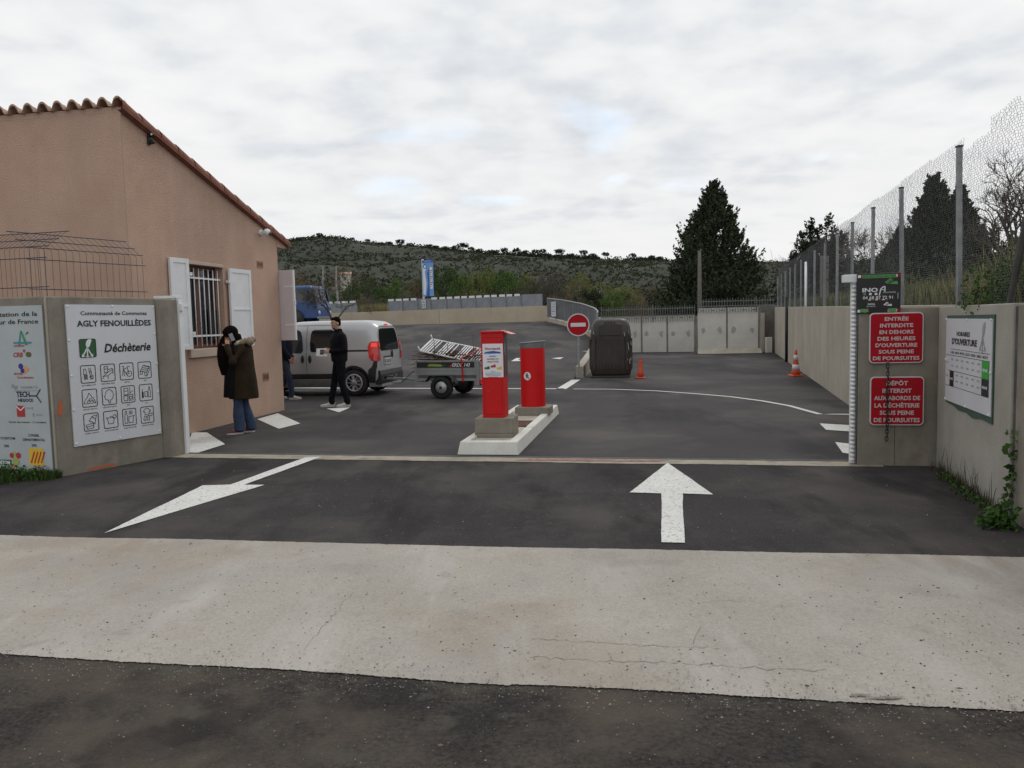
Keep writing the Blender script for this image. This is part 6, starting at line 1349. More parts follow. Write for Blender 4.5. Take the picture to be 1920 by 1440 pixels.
# man half hidden behind the gatehouse corner
hp_ = G(545, 747)
m3 = dict(
    L=dict(hip=(-.02, .09, .90), knee=(.0, .10, .50), ankle=(-.22, .10, .11), sh=(-.01, .185, 1.40), el=(-.06, .25, 1.14), wr=(.08, .26, .93), hand=((.2, 0, -1), (0, 1, 0), (1, 0, 0), .5, 1)),
    R=dict(hip=(-.02, -.09, .90), knee=(.12, -.10, .50), ankle=(.17, -.10, .09), sh=(.02, -.185, 1.40), el=(.06, -.245, 1.14), wr=(.19, -.21, .94), hand=((.3, 0, -1), (0, -1, 0), (1, 0, 0), .5, 1), toe=R_(0)),
    head=(.05, .0, 1.655), neck=(.0, 0, 1.46), yaw=0, pitch=R_(4), torso=T0, pelvis=man['pelvis'], coat=[(a, z-(.03 if z < 1 else 0), rx*1.06, ry*1.03) for a, z, rx, ry in man['coat']], collar=man['collar'], trousers=jeansd, jacket=navy_cl, shoe=whshoe, sole=whsole, shoeL=.28)
t, M3 = person('person in dark jacket and jeans half hidden behind the gatehouse corner', (hp_[0]-.06, hp_[1]-.12, 0), R_(-4), m3)
hairmesh(t, M3, m3['head'], 1, [((-.022, 0, .048), (.098, .082, .088)), ((-.05, 0, .0), (.062, .079, .07))], hairb)
# ------------------------------------------------------------------ vegetation and hills
NR = np.random.RandomState(21)
def leaves(cen, size, rs, up=0.0, asp=.55):
    n = len(cen); a = rs.normal(size=(n, 3)); a[:, 2] += up; a /= np.linalg.norm(a, axis=1)[:, None]+1e-9; b = rs.normal(size=(n, 3)); b -= a*(a*b).sum(1)[:, None]; b /= np.linalg.norm(b, axis=1)[:, None]+1e-9
    s = (size*rs.uniform(.6, 1.4, n))[:, None]
    V = np.stack([cen-a*s*.5, cen+b*s*asp*.5, cen+a*s*.5, cen-b*s*asp*.5], 1).reshape(-1, 3); F = np.arange(4*n).reshape(-1, 4); return V, F
def clumps(rs, ncl, per, ext, cr, shell=.55, zmin=0.0, lump=0.0):
    # clump centres within an ellipsoid (unit-ish) -> leaf centres
    C_ = []
    while len(C_) < ncl:
        p = rs.uniform(-1, 1, 3); l = np.linalg.norm(p)
        if l < 1 and l > shell*rs.rand()**.3: C_.append(p)
    C_ = np.array(C_)*np.array(ext)+np.array([0, 0, ext[2]+zmin]); rr = cr*rs.uniform(.6, 1.35, ncl)
    k_ = rs.normal(size=(ncl, per, 3)); k_ /= np.linalg.norm(k_, axis=2)[:, :, None]; k_ *= rs.rand(ncl, per, 1)**.45
    return (C_[:, None, :]+k_*rr[:, None, None]*np.array([1, 1, .75])).reshape(-1, 3), C_
def leafmat(name, a, b, c):
    return mat(name, a, .8, col2=b, island=c, ns=1.2, spec=.2)
LM = dict(fresh=leafmat('fresh_leaves', (.055, .10, .022), (.08, .135, .03), (.11, .17, .045)), green=leafmat('green_leaves', (.035, .062, .018), (.052, .085, .026), (.07, .11, .032)), yellow=leafmat('yellow_green_leaves', (.12, .14, .04), (.155, .17, .055), (.19, .20, .07)),
          dark=leafmat('dark_leaves', (.012, .020, .010), (.018, .028, .014), (.028, .038, .018)), brown=leafmat('brown_buds', (.11, .082, .055), (.145, .108, .07), (.18, .14, .09)), grey=leafmat('grey_twigs', (.07, .062, .048), (.09, .08, .062), (.12, .105, .085)), olive=leafmat('olive_leaves', (.062, .068, .030), (.082, .088, .040), (.11, .112, .052)))
CROWN = {}
def crown_mesh(kind, v):
    k_ = (kind, v)
    if k_ in CROWN: return CROWN[k_]
    rs = np.random.RandomState(100+v*17+sum(map(ord, kind)))
    if kind in ('brown', 'grey'):
        P, C_ = clumps(rs, 46, 46, (.40, .40, .38), .14, .5, .2); V, F = leaves(P, .055, rs, .8, .16)
    elif kind == 'umbrella':
        P, C_ = clumps(rs, 30, 60, (.5, .5, .16), .13, .3, .62); V, F = leaves(P, .06, rs, 0, .6)
    else:
        P, C_ = clumps(rs, 60, 62, (.42, .42, .40), .135, .55, .14); V, F = leaves(P, .036, rs, 0, .65)
    m_ = LM.get(kind, LM['dark']); CROWN[k_] = npmesh('crown', V, F, m_); return CROWN[k_]
def branch_tree(rs, h, spread, depth=5, r0=.03, lean=(0, 0), nb=(2, 4), sides=5, minr=.0015, up=.35, start=.25):
    mb = MB()
    def go(p, d, L_, r_, dep):
        n = 4; pts = [p]; q = np.array(p, float); dd = d.copy()
        for i in range(n): dd = dd+rs.normal(0, .13, 3); dd[2] += .03; dd /= np.linalg.norm(dd); q = q+dd*L_/n; pts.append(q)
        mb.tube(pts, [r_*(1-.45*i/n) for i in range(n+1)], sides if dep < 2 else 3, cap=False)
        if dep >= depth: return
        for i in range(rs.randint(nb[0], nb[1]+1)):
            f = rs.uniform(.45, 1.0) if dep else rs.uniform(start, 1.0); j = min(int(f*n), n-1); pp = pts[j]+(pts[j+1]-pts[j])*(f*n-j)
            e = rs.normal(0, 1, 3); e -= dd*(e@dd); e /= np.linalg.norm(e); nd = dd*.75+e*rs.uniform(.4, .95)*spread+np.array([0, 0, up*.3]); nd /= np.linalg.norm(nd)
            go(pp, nd, L_*rs.uniform(.55, .82), max(r_*.68*(1.1-.35*f), minr), dep+1)
    go(np.array([0, 0, 0.0]), np.array([lean[0], lean[1], 1.0]), h*.42, r0*h, 0); return mb
BT = {}
def limbs_mesh(v):
    if v not in BT:
        mb = branch_tree(np.random.RandomState(v+5), 1.0, 1.0, 3, .022, nb=(3, 5)).use(barkm); BT[v] = mb.mesh('limbs')
        if not BT[v].materials: BT[v].materials.append(barkm)
    return BT[v]
LBL = dict(fresh='fresh green leafy tree in the belt below the hill', green='mid green bushy tree in the belt below the hill', yellow='yellow green spring tree in the belt below the hill', dark='dark evergreen bush in the belt below the hill', brown='reddish brown budding tree in the belt below the hill', grey='bare grey twiggy tree in the belt below the hill', olive='dull olive bush in the belt below the hill')
nt_ = [0]
def tree(kind, px, ytop, wpx, Y, zb=0.0, label=None, group=None, name=None):
    nt_[0] += 1; v = nt_[0] % 3; p = D(px, ytop, Y); x, zt9 = float(p[0]), float(p[2]); h = zt9-zb; w = wpx/1478*Y
    t = thing(name or ('bare_tree' if kind in ('grey', 'brown') else 'leafy_tree'), label or LBL[kind], 'tree', (x, Y, zb), rng.uniform(0, 6.28), group or (kind+' trees in the belt below the hill'))
    cr = link('crown', crown_mesh(kind, v), t, sc=(w, w, h*1.02)); lm = link('trunk', limbs_mesh(v), t, sc=(w*.9, w*.9, h*.85)); return t
belt = [('brown', 560, 512, 90, 120), ('olive', 545, 530, 70, 100), ('brown', 590, 520, 80, 105), ('brown', 650, 500, 90, 130), ('green', 655, 523, 60, 110), ('green', 690, 517, 62, 115), ('fresh', 735, 513, 58, 118), ('green', 712, 530, 50, 100), ('brown', 770, 520, 60, 125), ('grey', 760, 545, 60, 90),
        ('olive', 790, 512, 60, 130), ('green', 805, 500, 66, 132), ('green', 838, 489, 74, 128), ('fresh', 870, 500, 60, 120), ('green', 903, 494, 76, 126), ('yellow', 890, 505, 50, 118), ('yellow', 915, 498, 44, 122), ('fresh', 938, 505, 66, 118), ('fresh', 966, 500, 50, 118), ('green', 950, 498, 60, 135), ('yellow', 985, 506, 46, 120), ('olive', 1005, 512, 60, 112),
        ('grey', 1022, 505, 64, 108), ('grey', 975, 522, 70, 92), ('grey', 1050, 502, 74, 110), ('brown', 1075, 522, 60, 105), ('yellow', 1085, 505, 60, 130), ('olive', 1040, 520, 60, 118), ('dark', 1112, 536, 54, 84), ('dark', 1095, 543, 50, 82), ('yellow', 1130, 524, 60, 112), ('yellow', 1170, 530, 64, 100), ('fresh', 1150, 538, 56, 92), ('brown', 1205, 536, 56, 88), ('brown', 1228, 530, 54, 96), ('yellow', 1190, 540, 50, 104), ('grey', 1180, 560, 50, 64), ('olive', 1240, 545, 60, 80),
        ('brown', 860, 540, 70, 84), ('olive', 900, 545, 70, 82), ('brown', 940, 548, 70, 80), ('grey', 990, 545, 60, 78), ('green', 620, 540, 70, 88), ('olive', 580, 548, 70, 84), ('brown', 680, 545, 70, 84), ('olive', 730, 548, 60, 82), ('green', 770, 552, 56, 80), ('olive', 820, 545, 60, 84), ('grey', 700, 552, 50, 76), ('brown', 1050, 550, 60, 78), ('olive', 1090, 556, 60, 74), ('green', 540, 560, 60, 80), ('dark', 500, 540, 90, 90), ('green', 460, 520, 90, 100)]
for b in belt: tree(*b)
# low scrub at the foot of the belt
def scatter(name, pts, size, per, lsz, mats_, rs, flat=.6, asp=.6):
    pts = np.array(pts); n = len(pts); k_ = rs.normal(size=(n, per, 3)); k_ /= np.linalg.norm(k_, axis=2)[:, :, None]; k_ *= rs.rand(n, per, 1)**.4; sz = (size*rs.uniform(.5, 1.4, n))[:, None, None]
    C_ = (pts[:, None, :]+k_*sz*np.array([1, 1, flat])); C_[:, :, 2] += sz[:, :, 0]*flat*.4; V, F = leaves(C_.reshape(-1, 3), lsz, rs, 0, asp); o = link(name, npmesh(name, V, F, mats_)); tag(o, kind='stuff'); return o
pts = [(D(px, 590, Y)[0], Y, -.2) for px, Y in zip(NR.uniform(430, 1470, 900), NR.uniform(60, 100, 900))]
scatter('undergrowth', pts, 1.5, 46, .40, leafmat('scrub_leaves', (.065, .062, .030), (.10, .088, .046), (.14, .12, .065)), NR)
pts = [(D(px, 590, Y)[0], Y, -.2) for px, Y in zip(NR.uniform(380, 1700, 900), NR.uniform(100, 200, 900))]
scatter('undergrowth', pts, 2.4, 40, .7, LM['olive'], NR)
# hills
SKY = [(-400, 500), (0, 480), (300, 462), (480, 454), (530, 457), (575, 452), (610, 449), (650, 452), (700, 460), (760, 466), (820, 472), (900, 477), (960, 480), (1040, 484), (1100, 486), (1180, 489), (1250, 491), (1350, 493), (1430, 498), (1500, 497), (1600, 492), (1700, 486), (1920, 480), (2300, 470), (2800, 480)]
HY = 620.0
prof_ = [(float(D(x, y, HY)[0])/HY, float(D(x, y, HY)[2])) for x, y in SKY]
pa_, pz_ = np.array([p[0] for p in prof_]), np.array([p[1] for p in prof_])
def nz(x, y):
    return (np.sin(x*.031+y*.017)+np.sin(x*.013-y*.029+1.3)+.6*np.sin(x*.07+y*.05+2)+.5*np.sin(x*.11-y*.083))/3
def hz_(X, Y):
    rid = np.interp(X/np.maximum(Y, 1), pa_, pz_); t_ = np.clip((Y-210)/(HY-210), 0, 1); s_ = t_*t_*(3-2*t_)*.55+t_*.45
    z = rid*s_*(1.0)+nz(X, Y)*6*np.sin(np.pi*np.clip(t_, 0, 1)); return np.where(Y > HY, rid-(Y-HY)*.15, z)-.8*(Y < 215)
gxx = np.linspace(-820, 820, 230); gyy = np.concatenate([np.linspace(205, HY, 100), np.linspace(HY+10, 900, 14)]); XX, YY = np.meshgrid(gxx, gyy); ZZ = hz_(XX, YY)
V = np.stack([XX, YY, ZZ], 2).reshape(-1, 3); ii = np.arange(len(gyy)-1)[:, None]*230+np.arange(229)[None]; F = np.stack([ii, ii+1, ii+231, ii+230], 2).reshape(-1, 4)
hillm = mat('maquis_ground', (.016, .020, .010), 1, col2=(.025, .028, .015), ns=.02, extra=chain(patches(.045, (.075, .068, .052), .60, .72, .6, (1, 1.6, 3)), patches(.016, (.03, .034, .02), .5, .62, .8)))
tag(link('hills', npmesh('hills', V, F, hillm, True)), kind='structure')
n = 30000; hxx = NR.uniform(-.72, .95, n); hyy = 210+(HY-200)*NR.rand(n)**.8; P = np.stack([hxx*hyy, hyy, hz_(hxx*hyy, hyy)], 1)
dens = nz(P[:, 0]*1.7, P[:, 1]*1.7)+NR.normal(0, .35, n) > -.25; P = P[dens]
scatter('hill_scrub', P, 1.3, 9, .95, leafmat('maquis_leaves', (.030, .040, .018), (.042, .050, .025), (.058, .061, .034)), NR, .6, .75)
rx_ = NR.uniform(380, 1560, 1500); ry_ = HY-NR.uniform(0, 46, 1500)*NR.rand(1500); keep = nz(rx_*.9, ry_)+NR.normal(0, .3, 1500) > -.1; P = np.array([(float(D(a, 480, b)[0]), b, float(hz_(np.array(float(D(a, 480, b)[0])), np.array(b)))+.3) for a, b in zip(rx_[keep], ry_[keep])])
scatter('ridge_scrub', P, 2.6, 26, 1.3, LM['dark'], NR, .75, .75)
ridge = [(721, 9), (731, 10), (751, 15), (770, 12), (779, 9), (805, 11), (816, 11), (835, 11), (855, 14), (868, 20), (884, 12), (900, 9), (925, 12), (933, 9), (946, 13), (968, 17), (985, 10), (1003, 13), (1016, 16), (1048, 20), (1070, 12), (1095, 16), (1112, 12), (1136, 14), (1187, 16), (1222, 14), (1237, 12), (690, 10), (660, 8), (560, 9), (600, 12)]
for px, w in ridge:
    Y = HY-6; yb = np.interp(px, [s_[0] for s_ in SKY], [s_[1] for s_ in SKY]); p = D(px, yb+1.5, Y); h = w*.85/1478*Y+1.4+rng.uniform(-1, 1); wd3 = w*rng.uniform(.95, 1.4)/1478*Y
    t = thing('umbrella_pine', 'small dark umbrella pine standing on the hill skyline', 'tree', (p[0], Y, p[2]-1.2), rng.uniform(0, 6), 'pines along the hill skyline')
    link('crown', crown_mesh('umbrella', int(px) % 3), t, sc=(wd3, wd3, h+1)); link('trunk', limbs_mesh(int(px) % 3), t, sc=(wd3*.5, wd3*.5, h))
# distant blue hill and a field, right of the big conifer
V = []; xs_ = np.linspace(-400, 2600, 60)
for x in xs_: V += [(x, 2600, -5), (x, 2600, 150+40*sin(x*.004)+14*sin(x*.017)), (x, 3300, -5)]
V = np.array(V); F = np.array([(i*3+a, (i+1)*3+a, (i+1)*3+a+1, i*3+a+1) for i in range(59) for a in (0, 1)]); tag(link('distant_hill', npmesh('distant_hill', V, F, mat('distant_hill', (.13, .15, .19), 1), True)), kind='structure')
# pale specks of a house on the slope, seen through the bare tree
for px, y, w_ in ((648, 515, 3.6), (1000, 560, 0)):
    if not w_: continue
    p = D(px, y, 260); t = thing('farmhouse', 'small pale farmhouse on the lower slope behind the bare tree', 'house', (p[0], 260, p[2]-1.4), R_(12))
    MB().use(mat('pale_house_wall', (.5, .47, .43), .9)).box(-w_/2, w_/2, 0, 3, -4, 1.5).build('wall', t); MB().use(tilem).add([(-w_/2-.2, -.2, 1.5), (w_/2+.2, -.2, 1.5), (w_/2+.2, 3.2, 1.5), (-w_/2-.2, 3.2, 1.5), (-w_/2-.2, 1.5, 2.4), (w_/2+.2, 1.5, 2.4)], [(0, 1, 5, 4), (2, 3, 4, 5), (0, 4, 3), (1, 2, 5)], False).build('roof', t)
    MB().use(glassd).box(-.6, .2, -.02, .0, -.4, .6).build('window', t)
# pale stems among the brush behind the truck
for px, y0s, y1s in ((607, 498, 560), (632, 498, 560)):
    p = D(px, y1s, 52); p2 = D(px-1, y0s, 52); t = thing('pale_trunk', 'thin pale peeling stem behind the bare tree by the truck', 'tree', (p[0], 52, 0), 0, 'pale stems behind the truck')
    mb = MB().use(mat('pale_bark', (.38, .37, .35), .9, col2=(.12, .11, .10), ns=3)); mb.tube([(0, 0, 1), (.05, 0, p[2]), (-.02, 0, (p[2]+p2[2])/2), (0.03, 0, p2[2])], [.08, .08, .06, .04], 6); mb.build('trunk', t)
    rs = np.random.RandomState(int(px)); mb = MB().use(mat('pale_bark', (.38, .37, .35)))
    for i in range(26): z = rs.uniform(p[2], p2[2]); a = rs.uniform(0, 6.28); l = rs.uniform(.15, .5); mb.tube([(0, 0, z), (l*cos(a), l*sin(a), z+rs.uniform(-.1, .3))], [.018, .006], 3)
    mb.build('twigs', t)
# big conifer
def conifer(name, label, px, ytop, Y, zb, hw, nspray, seed, m_=None, lsz=.26, ph=None, group=None):
    rs = np.random.RandomState(seed); p = D(px, ytop, Y); H_ = float(p[2])-zb; Wm = hw/1478*Y
    t = thing(name, label, 'tree', (p[0], Y, zb), 0, group)
    ph = ph or [(0, .85), (.08, .98), (.2, 1.0), (.35, .84), (.5, .68), (.65, .50), (.8, .32), (.92, .14), (1, .01)]
    zf = 1-rs.rand(nspray)**.75; zf = np.clip(zf, 0, .985); th_ = rs.rand(nspray)*2*pi
    lob = 1+.18*np.sin(th_*3+zf*17)+.16*np.sin(th_*5-zf*31+2)+rs.normal(0, .07, nspray)
    Rm = np.interp(zf, [a for a, b in ph], [b for a, b in ph])*Wm*lob; fr = rs.uniform(.35, 1, nspray)**.5; r_ = Rm*fr
    L_ = (.35+.085*H_*rs.uniform(.4, 1.3, nspray))*(.45+.55*(1-zf))*(.5+.5*fr); base = np.stack([r_*np.cos(th_), r_*np.sin(th_), zf*H_], 1)
    dr = np.stack([np.cos(th_), np.sin(th_), .7+.8*zf+rs.normal(0, .25, nspray)], 1)+rs.normal(0, .22, (nspray, 3)); dr /= np.linalg.norm(dr, axis=1)[:, None]
    per = 34; s_ = rs.rand(nspray, per, 1); C_ = base[:, None]+dr[:, None]*(s_-.35)*L_[:, None, None]; C_ += rs.normal(0, 1, (nspray, per, 3))*(.115*L_[:, None, None]*(1.15-s_*.98)); C_[:, :, 2] += (s_[:, :, 0]**2)*.12*L_[:, None]
    C_ = C_.reshape(-1, 3); C_[:, 2] = np.maximum(C_[:, 2], .02); V, F = leaves(C_, lsz, rs, .5, .38); link('crown', npmesh('crown', V, F, m_ or leafmat('conifer_needles', (.022, .030, .017), (.034, .044, .024), (.055, .065, .034))), t)
    mb = MB().use(barkm).tube([(0, 0, -.2), (.05, 0, H_*.5), (0, 0, H_*.97)], [.028*H_, .016*H_, .01], 8)
    for i in range(46): z = rs.uniform(.05, .9)*H_; a = rs.uniform(0, 6.28); l = np.interp(z/H_, [a_ for a_, b in ph], [b for a_, b in ph])*Wm*.85; mb.tube([(0, 0, z), (l*.5*cos(a), l*.5*sin(a), z+.05*l), (l*cos(a), l*sin(a), z+.35*l)], [.006*H_, .004*H_, .01], 4, cap=False)
    mb.build('trunk', t); return t
conifer('conifer_tree', 'large dark broad conifer rising behind the back wall', 1337, 343, 55, -.3, 98, 2600, 5, leafmat('big_conifer_needles', (.026, .036, .020), (.042, .056, .029), (.075, .088, .046)), .22)
t = thing('bare_tree', 'leafless grey tree beside the right flank of the large conifer', 'tree', (float(D(1437, 500, 60)[0]), 60, 0), 0); mb = branch_tree(np.random.RandomState(8), 6.6, .8, 4, .014, (.12, 0), (2, 4)); mb.mats = [barkg]; mb.build('limbs', t)
dk = leafmat('hedge_leaves', (.014, .02, .011), (.022, .030, .015), (.034, .043, .02))
for a in (('1', 1752, 332, 30, 1.5, 62, 1300, 31, 'dark conical conifer behind the tallest near fence posts'), ('2', 1800, 352, 33, 1.5, 60, 1000, 32, 'dark pointed conifer tangled in bare branches behind the fence'), ('3', 1690, 430, 36, 1.5, 62, 1000, 33, 'low broad dark conifer behind the second fence post')):
    conifer('conifer_tree', a[8], a[1], a[2], a[3], a[4], a[5], a[6], a[7], None, .17)
def openree(px, ytop, wpx, Y, zb, seed, label, m_=dk, ncl=70, cr=.10, lsz=.035, per=34):
    rs = np.random.RandomState(seed); p = D(px, ytop, Y); H_ = float(p[2])-zb; w = wpx/1478*Y
    t = thing('leafy_tree', label, 'tree', (p[0], Y, zb)); P, C_ = clumps(rs, ncl, per, (.46, .46, .44), cr, .35, .1); P = P*np.array([w, w, H_]); V, F = leaves(P, lsz*H_, rs, .3, .4); link('crown', npmesh('crown', V, F, m_), t)
    mb = branch_tree(rs, H_, .9, 4, .016, nb=(3, 5)); mb.mats = [barkm]; mb.build('trunk', t); return t
openree(1538, 397, 88, 62, 0, 3, 'open crowned dark tree above the far end of the wire fence', ncl=150, cr=.075, lsz=.03, per=60)
openree(1505, 432, 60, 66, 0, 4, 'smaller dark tree left of the open crowned tree beyond the fence', ncl=120, cr=.08, lsz=.035)
openree(1572, 425, 60, 64, 0, 9, 'smaller dark tree right of the open crowned tree beyond the fence', ncl=120, cr=.08, lsz=.035)
openree(1835, 420, 120, 27, 1.45, 6, 'dense dark shrub tree at the foot of the large bare tree', ncl=150, cr=.12)
openree(1640, 470, 90, 34, 1.45, 7, 'rounded dark tree between the second and third fence posts', ncl=130, cr=.12)
openree(1890, 470, 120, 20, 1.45, 12, 'dark bush behind the leaning fence brace', ncl=130, cr=.12)
hp2 = []
for i in range(260): Y = NR.uniform(36, 75); px = NR.uniform(1455, 1640); hp2.append((D(px, 560, Y)[0], Y, NR.uniform(-.2, 1.8)))
scatter('hedge', hp2, 1.1, 60, .24, dk, NR, .9)
hp2 = []
for i in range(170): Y = NR.uniform(20, 34); px = NR.uniform(1600, 1960); hp2.append((D(px, 560, Y)[0], Y, 1.5+NR.uniform(0, 1.1)))
scatter('hedge', hp2, .75, 70, .16, dk, NR, .9)
# large bare tree at the right and a finer one left of it
def bare(px, pyb, Y, zb, ytop, seed, label, r0, lean=(0, 0), depth=6, m_=barkm, nb=(2, 4), spread=.9, k=1.0):
    p = D(px, 500, Y); H_ = (float(D(px, ytop, Y)[2])-zb)*k; t = thing('bare_tree', label, 'tree', (p[0], Y, zb)); mb = branch_tree(np.random.RandomState(seed), H_, spread, depth, r0, lean, nb, 6, .009); mb.mats = [m_]; mb.build('limbs', t); return t
bare(1868, 0, 22, 1.4, 250, 14, 'large leafless tree with curving dark limbs behind the near fence', .036, (.12, 0), 6, nb=(2, 4), spread=1.05, k=1.0)
bare(1905, 0, 26, 1.4, 300, 23, 'leafless tree at the right edge leaning behind the brace', .030, (-.2, 0), 6, k=.98)
bare(1700, 0, 40, 1.4, 372, 41, 'fine leafless tree showing above the low conifer behind the fence', .014, (0, 0), 6, barkg, (3, 4), .8, .9)
p = D(1546, 480, 31); MB_ = MB().use(mat('old_concrete_pole', (.16, .15, .14), .9, col2=(.22, .21, .19))); t = thing('utility_pole', 'grey concrete pole standing just behind the far part of the wire fence', 'pole', (p[0], 31, 1.4)); MB_.bar((0, 0, 0), (0, 0, float(p[2])-1.4), .26, .20).build('shaft', t)
t = thing('bare_tree', 'leafless sapling standing on the platform in front of the blue lorry', 'tree', (float(D(627, 598, 43)[0]), 43, 1.5)); mb = branch_tree(np.random.RandomState(77), 3.9, 1.25, 6, .020, (-.35, 0), (2, 4), 6, .009, .2, .12); mb.mats = [barkm]; mb.build('limbs', t)
# grasses
def blades(name, pts, h, w, lean, m_, rs, kind='stuff', bend=.3):
    pts = np.array(pts); n = len(pts); a = rs.rand(n)*2*pi; hh = h*rs.uniform(.35, 1.1, n) if not hasattr(h, '__len__') else np.array(h)
    d = np.stack([np.cos(a), np.sin(a), 0*a], 1); s = np.stack([-np.sin(a), np.cos(a), 0*a], 1)*w; l1 = d*(lean*hh*rs.uniform(.2, 1, n))[:, None]; up_ = np.zeros((n, 3)); up_[:, 2] = hh
    m0 = pts+l1*.35+up_*.55; V = np.stack([pts-s, pts+s, m0+s*.8, m0-s*.8, pts+l1+up_], 1).reshape(-1, 3); b_ = np.arange(n)[:, None]*5
    F = np.concatenate([b_+np.array([0, 1, 2])[None], b_+np.array([0, 2, 3])[None], b_+np.array([3, 2, 4])[None]]); o = link(name, npmesh(name, V, F, m_)); tag(o, kind=kind); return o
straw = leafmat('straw_and_green_grass', (.15, .16, .055), (.26, .23, .11), (.38, .32, .18)); gg = leafmat('green_grass', (.028, .055, .012), (.045, .08, .018), (.07, .11, .03))
P = []; hh = []
for i in range(9000):
    Y = NR.uniform(4.7, 16); x = rwx(Y)+.28+abs(NR.normal(0, .9)); P.append((x, Y, zt_(Y)-.05)); hh.append(NR.uniform(.15, .62)*(1.25 if Y < 7.6 else .85 if Y < 9 else .7)+(.3 if NR.rand() < .03 else 0))
blades('bank_grass', P, hh, .0045, .45, straw, NR)
P = [(rwx(Y)+.27+abs(NR.normal(0, .7)), Y, zt_(Y)-.05) for Y in NR.uniform(4.7, 30, 6000)]; blades('bank_grass', P, .34, .007, .5, gg, NR)
P = [(rwx(Y)+.3+abs(NR.normal(0, .9)), Y, zt_(Y)-.05) for Y in NR.uniform(16, 34, 2500)]; blades('bank_grass', P, .40, .010, .4, straw, NR)
def bush(px, y, Y, zb, r_, n, lsz, label, m_, name='bush', seed=1, flat=.8):
    rs = np.random.RandomState(seed); p = D(px, y, Y); t = thing(name, label, 'bush', (p[0], Y, zb)); k_ = rs.normal(size=(n, 3)); k_ /= np.linalg.norm(k_, axis=1)[:, None]; k_ *= (rs.rand(n, 1)**.5)*r_*(1+.3*np.sin(k_[:, :1]*5)); k_[:, 2] = np.abs(k_[:, 2])*flat*1.2
    V, F = leaves(k_, lsz, rs, 0, .6); link('foliage', npmesh('foliage', V, F, m_), t); mb = branch_tree(rs, r_*1.1, 1.1, 3, .02, nb=(3, 5)); mb.mats = [barkm]; mb.build('stems', t); return t
bl = leafmat('bright_leaves', (.030, .070, .012), (.045, .10, .018), (.07, .13, .03))
bush(1705, 540, 11.2, 1.6, .42, 2400, .04, 'bright green bush behind the fence above the red signs', bl, seed=3)
bush(1898, 545, 6.9, 1.58, .34, 2200, .035, 'leafy green plant on the bank at the right edge by the brace', bl, seed=4, flat=1.5)
t = bush(1903, 965, 5.72, 0, .13, 300, .05, 'climbing green leafy weed at the foot of the right wall end', bl, 'weed', 5, 1.3); t.location.x = rwx(5.75)-.17
V, F = leaves(np.array([(rwx(5.9)-.03+NR.normal(0, .02), 5.9+NR.normal(0, .03), .15+.55*NR.rand()**1.5) for i in range(60)]), .05, NR, 0, .7); o = link('weed', npmesh('weed', V, F, bl)); tag(o, 'thin vine climbing the joint of the right wall', 'vine', kind='thing')
P = []; 
for i in range(420): Y = 8.0-2.1*NR.rand()**.8; P.append((rwx(Y)-.03-abs(NR.normal(0, .035)), Y, 0))
hh = [NR.uniform(.04, .16)+(.2 if NR.rand() < .07 else 0) for _ in P]; blades('wall_foot_grass', P, hh, .003, .4, leafmat('dry_wall_grass', (.03, .035, .015), (.06, .06, .03), (.10, .09, .05)), NR)
V, F = leaves(np.array([(rwx(Y)-.05-abs(NR.normal(0, .05)), Y, .01+.05*NR.rand()) for Y in 6.0+1.6*NR.rand(500)]), .035, NR, 0, .6); tag(link('wall_foot_weeds', npmesh('wall_foot_weeds', V, F, LM['green'])), kind='stuff')
P = []
for i in range(5200):
    u_ = -NR.rand()*2.2+.10; q = LP+ld*u_; dpt = abs(NR.normal(0, .28)); f_ = np.array([sin(LD), -cos(LD)]); a = q+f_*(dpt*(1 if u_ < -.2 else .35)+.01); P.append((a[0], a[1], 0.0))
blades('verge_grass', P, .11, .0045, .7, gg, NR)
V, F = leaves(np.array([(*(LP+ld*(-NR.rand()*1.6-.05)+np.array([sin(LD), -cos(LD)])*abs(NR.normal(.02, .12))), .01+.13*NR.rand()**2) for i in range(1000)]), .04, NR, 0, .7); tag(link('verge_weeds', npmesh('verge_weeds', V, F, bl)), kind='stuff')
P = [(*(bA+bd*NR.uniform(abs(on_wall(727)), abs(on_wall(668)))+np.array([0, .6+NR.rand()*2])), 2.2) for i in range(1800)]; blades('parapet_grass', P, .8, .02, .4, straw, NR)
# gravel and litter lying on the strip and the road
mbg = MB().use(mat('pebble', (.30, .28, .25), .9, col2=(.10, .095, .09), ns=3, island=(.5, .48, .44)))
def ico(c, r_):
    v = [(c[0]+r_*a*NR.uniform(.7, 1.3), c[1]+r_*b*NR.uniform(.7, 1.3), c[2]+r_*.6*d) for a, b, d in ((1, 0, 0), (0, 1, 0), (-1, 0, 0), (0, -1, 0), (0, 0, 1), (0, 0, -1))]
    mbg.add(v, [(0, 1, 4), (1, 2, 4), (2, 3, 4), (3, 0, 4), (1, 0, 5), (2, 1, 5), (3, 2, 5), (0, 3, 5)], False)
for i in range(2600):
    px, y = NR.uniform(0, 1920), NR.uniform(900, 1440)
    if NR.rand() < .6: y = 1240+px*.052+NR.normal(0, 22)
    p = G(px, y); ico((p[0], p[1], .012), NR.uniform(.0015, .0045)*(1.5 if NR.rand() < .06 else 1))
for i in range(420):
    px, y = NR.uniform(0, 1920), NR.uniform(1020, 1260); p = G(px, y+px*.04); mbg.use(mat('dark_pebble', (.05, .047, .043), .9)); ico((p[0], p[1], .008), NR.uniform(.002, .0055)*(1.6 if NR.rand() < .08 else 1))
mbg.use(mat('pebble', (.3, .28, .25)))
for i in range(160): p = G(NR.uniform(250, 1600), NR.uniform(858, 1000)); ico((p[0], p[1], .010), NR.uniform(.002, .007))
tag(mbg.build('gravel'), kind='stuff')
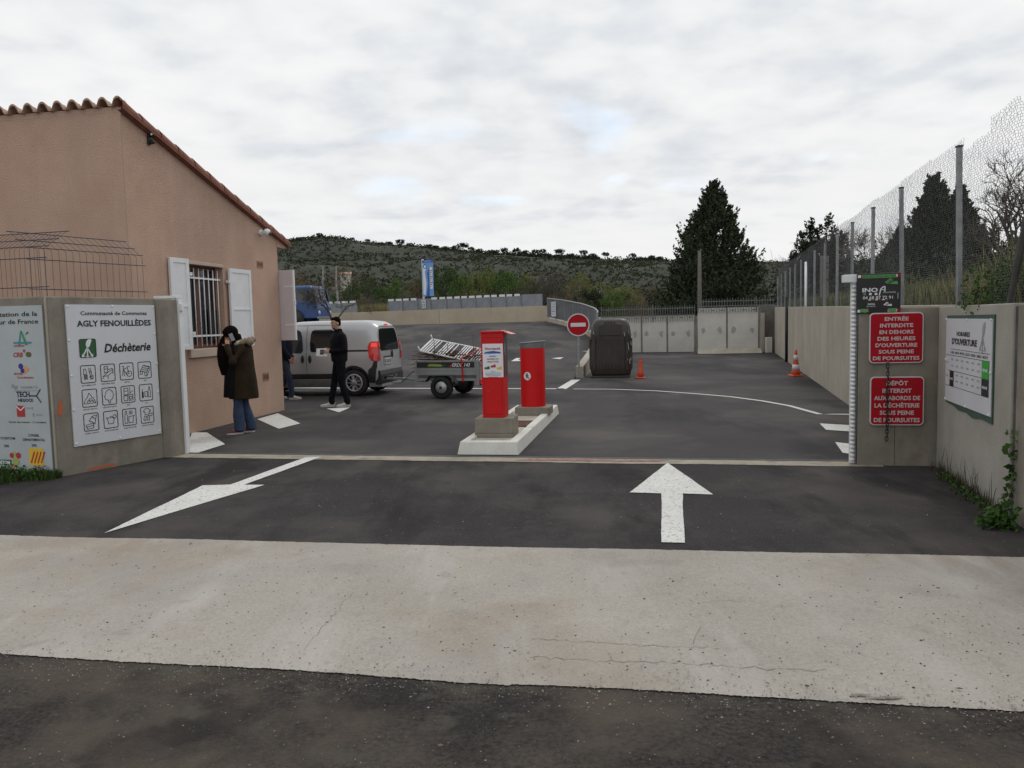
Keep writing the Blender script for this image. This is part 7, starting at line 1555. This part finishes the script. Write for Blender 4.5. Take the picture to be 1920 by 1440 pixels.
V, F = leaves(np.array([(*G(NR.uniform(0, 1900), NR.uniform(880, 1420))[:2], .016) for i in range(46)]), .035, NR, 0, .35); V[:, 2] = .014+.004*NR.rand(len(V)); tag(link('leaf_litter', npmesh('leaf_litter', V, F, LM['brown'])), kind='stuff')

crm = mat('crack_dark', (.10, .09, .08), .95, col2=(.16, .145, .125), ns=30)
def crack(pts, w=.003, seed=1):
    rs = np.random.RandomState(seed); Q_ = []
    for a, b in zip(pts, pts[1:]):
        n = max(int(abs(b[0]-a[0])/9+abs(b[1]-a[1])/9), 2)
        for i in range(n): t_ = i/n; Q_.append(G(a[0]+(b[0]-a[0])*t_+rs.normal(0, 2), a[1]+(b[1]-a[1])*t_+rs.normal(0, 1.4)))
    mb = MB().use(crm); L_, R2 = [], []
    for i, p in enumerate(Q_):
        a = np.array(Q_[max(i-1, 0)][:2]); b = np.array(Q_[min(i+1, len(Q_)-1)][:2]); t_ = (b-a)/(np.linalg.norm(b-a)+1e-6); n_ = np.array([-t_[1], t_[0]]); ww = w*rs.uniform(.25, 1)*(1 if 0 < i < len(Q_)-1 else .1)
        L_.append((*(p[:2]+n_*ww/2), .0085)); R2.append((*(p[:2]-n_*ww/2), .0085))
    k = len(Q_); mb.add(L_+R2, [(k+i, k+i+1, i+1, i) for i in range(k-1)], False); tag(mb.build('concrete_crack'), kind='structure')
crack([(992, 1202), (1100, 1206), (1200, 1212), (1300, 1216), (1362, 1219)], .004, 1); crack([(990, 1234), (1100, 1241), (1225, 1244), (1320, 1249), (1430, 1256), (1560, 1262)], .004, 2)
crack([(568, 1226), (590, 1195), (618, 1165), (650, 1128), (672, 1108)], .0025, 3); crack([(1300, 1212), (1308, 1190), (1318, 1170)], .003, 4); crack([(1310, 1133), (1370, 1128), (1430, 1130)], .002, 5)
stm = mat('dried_mud', (.17, .15, .12), .95, col2=(.26, .235, .19), ns=12, extra=patches(25, (.30, .27, .23), .5, .6, .8))
for px, y, w, h, sd in ((1660, 1313, 50, 3.2, 1), (1612, 1308, 26, 2.4, 3)):
    rs = np.random.RandomState(sd); mb = MB().use(stm); P_ = [G(px+w*cos(q)*rs.uniform(.5, 1), y+h*sin(q)*rs.uniform(.5, 1)) for q in np.linspace(0, 2*pi, 40)[:-1]]; mb.add([(p[0], p[1], .0125) for p in P_], [tuple(range(39))], False); tag(mb.build('mud_patch'), kind='structure')
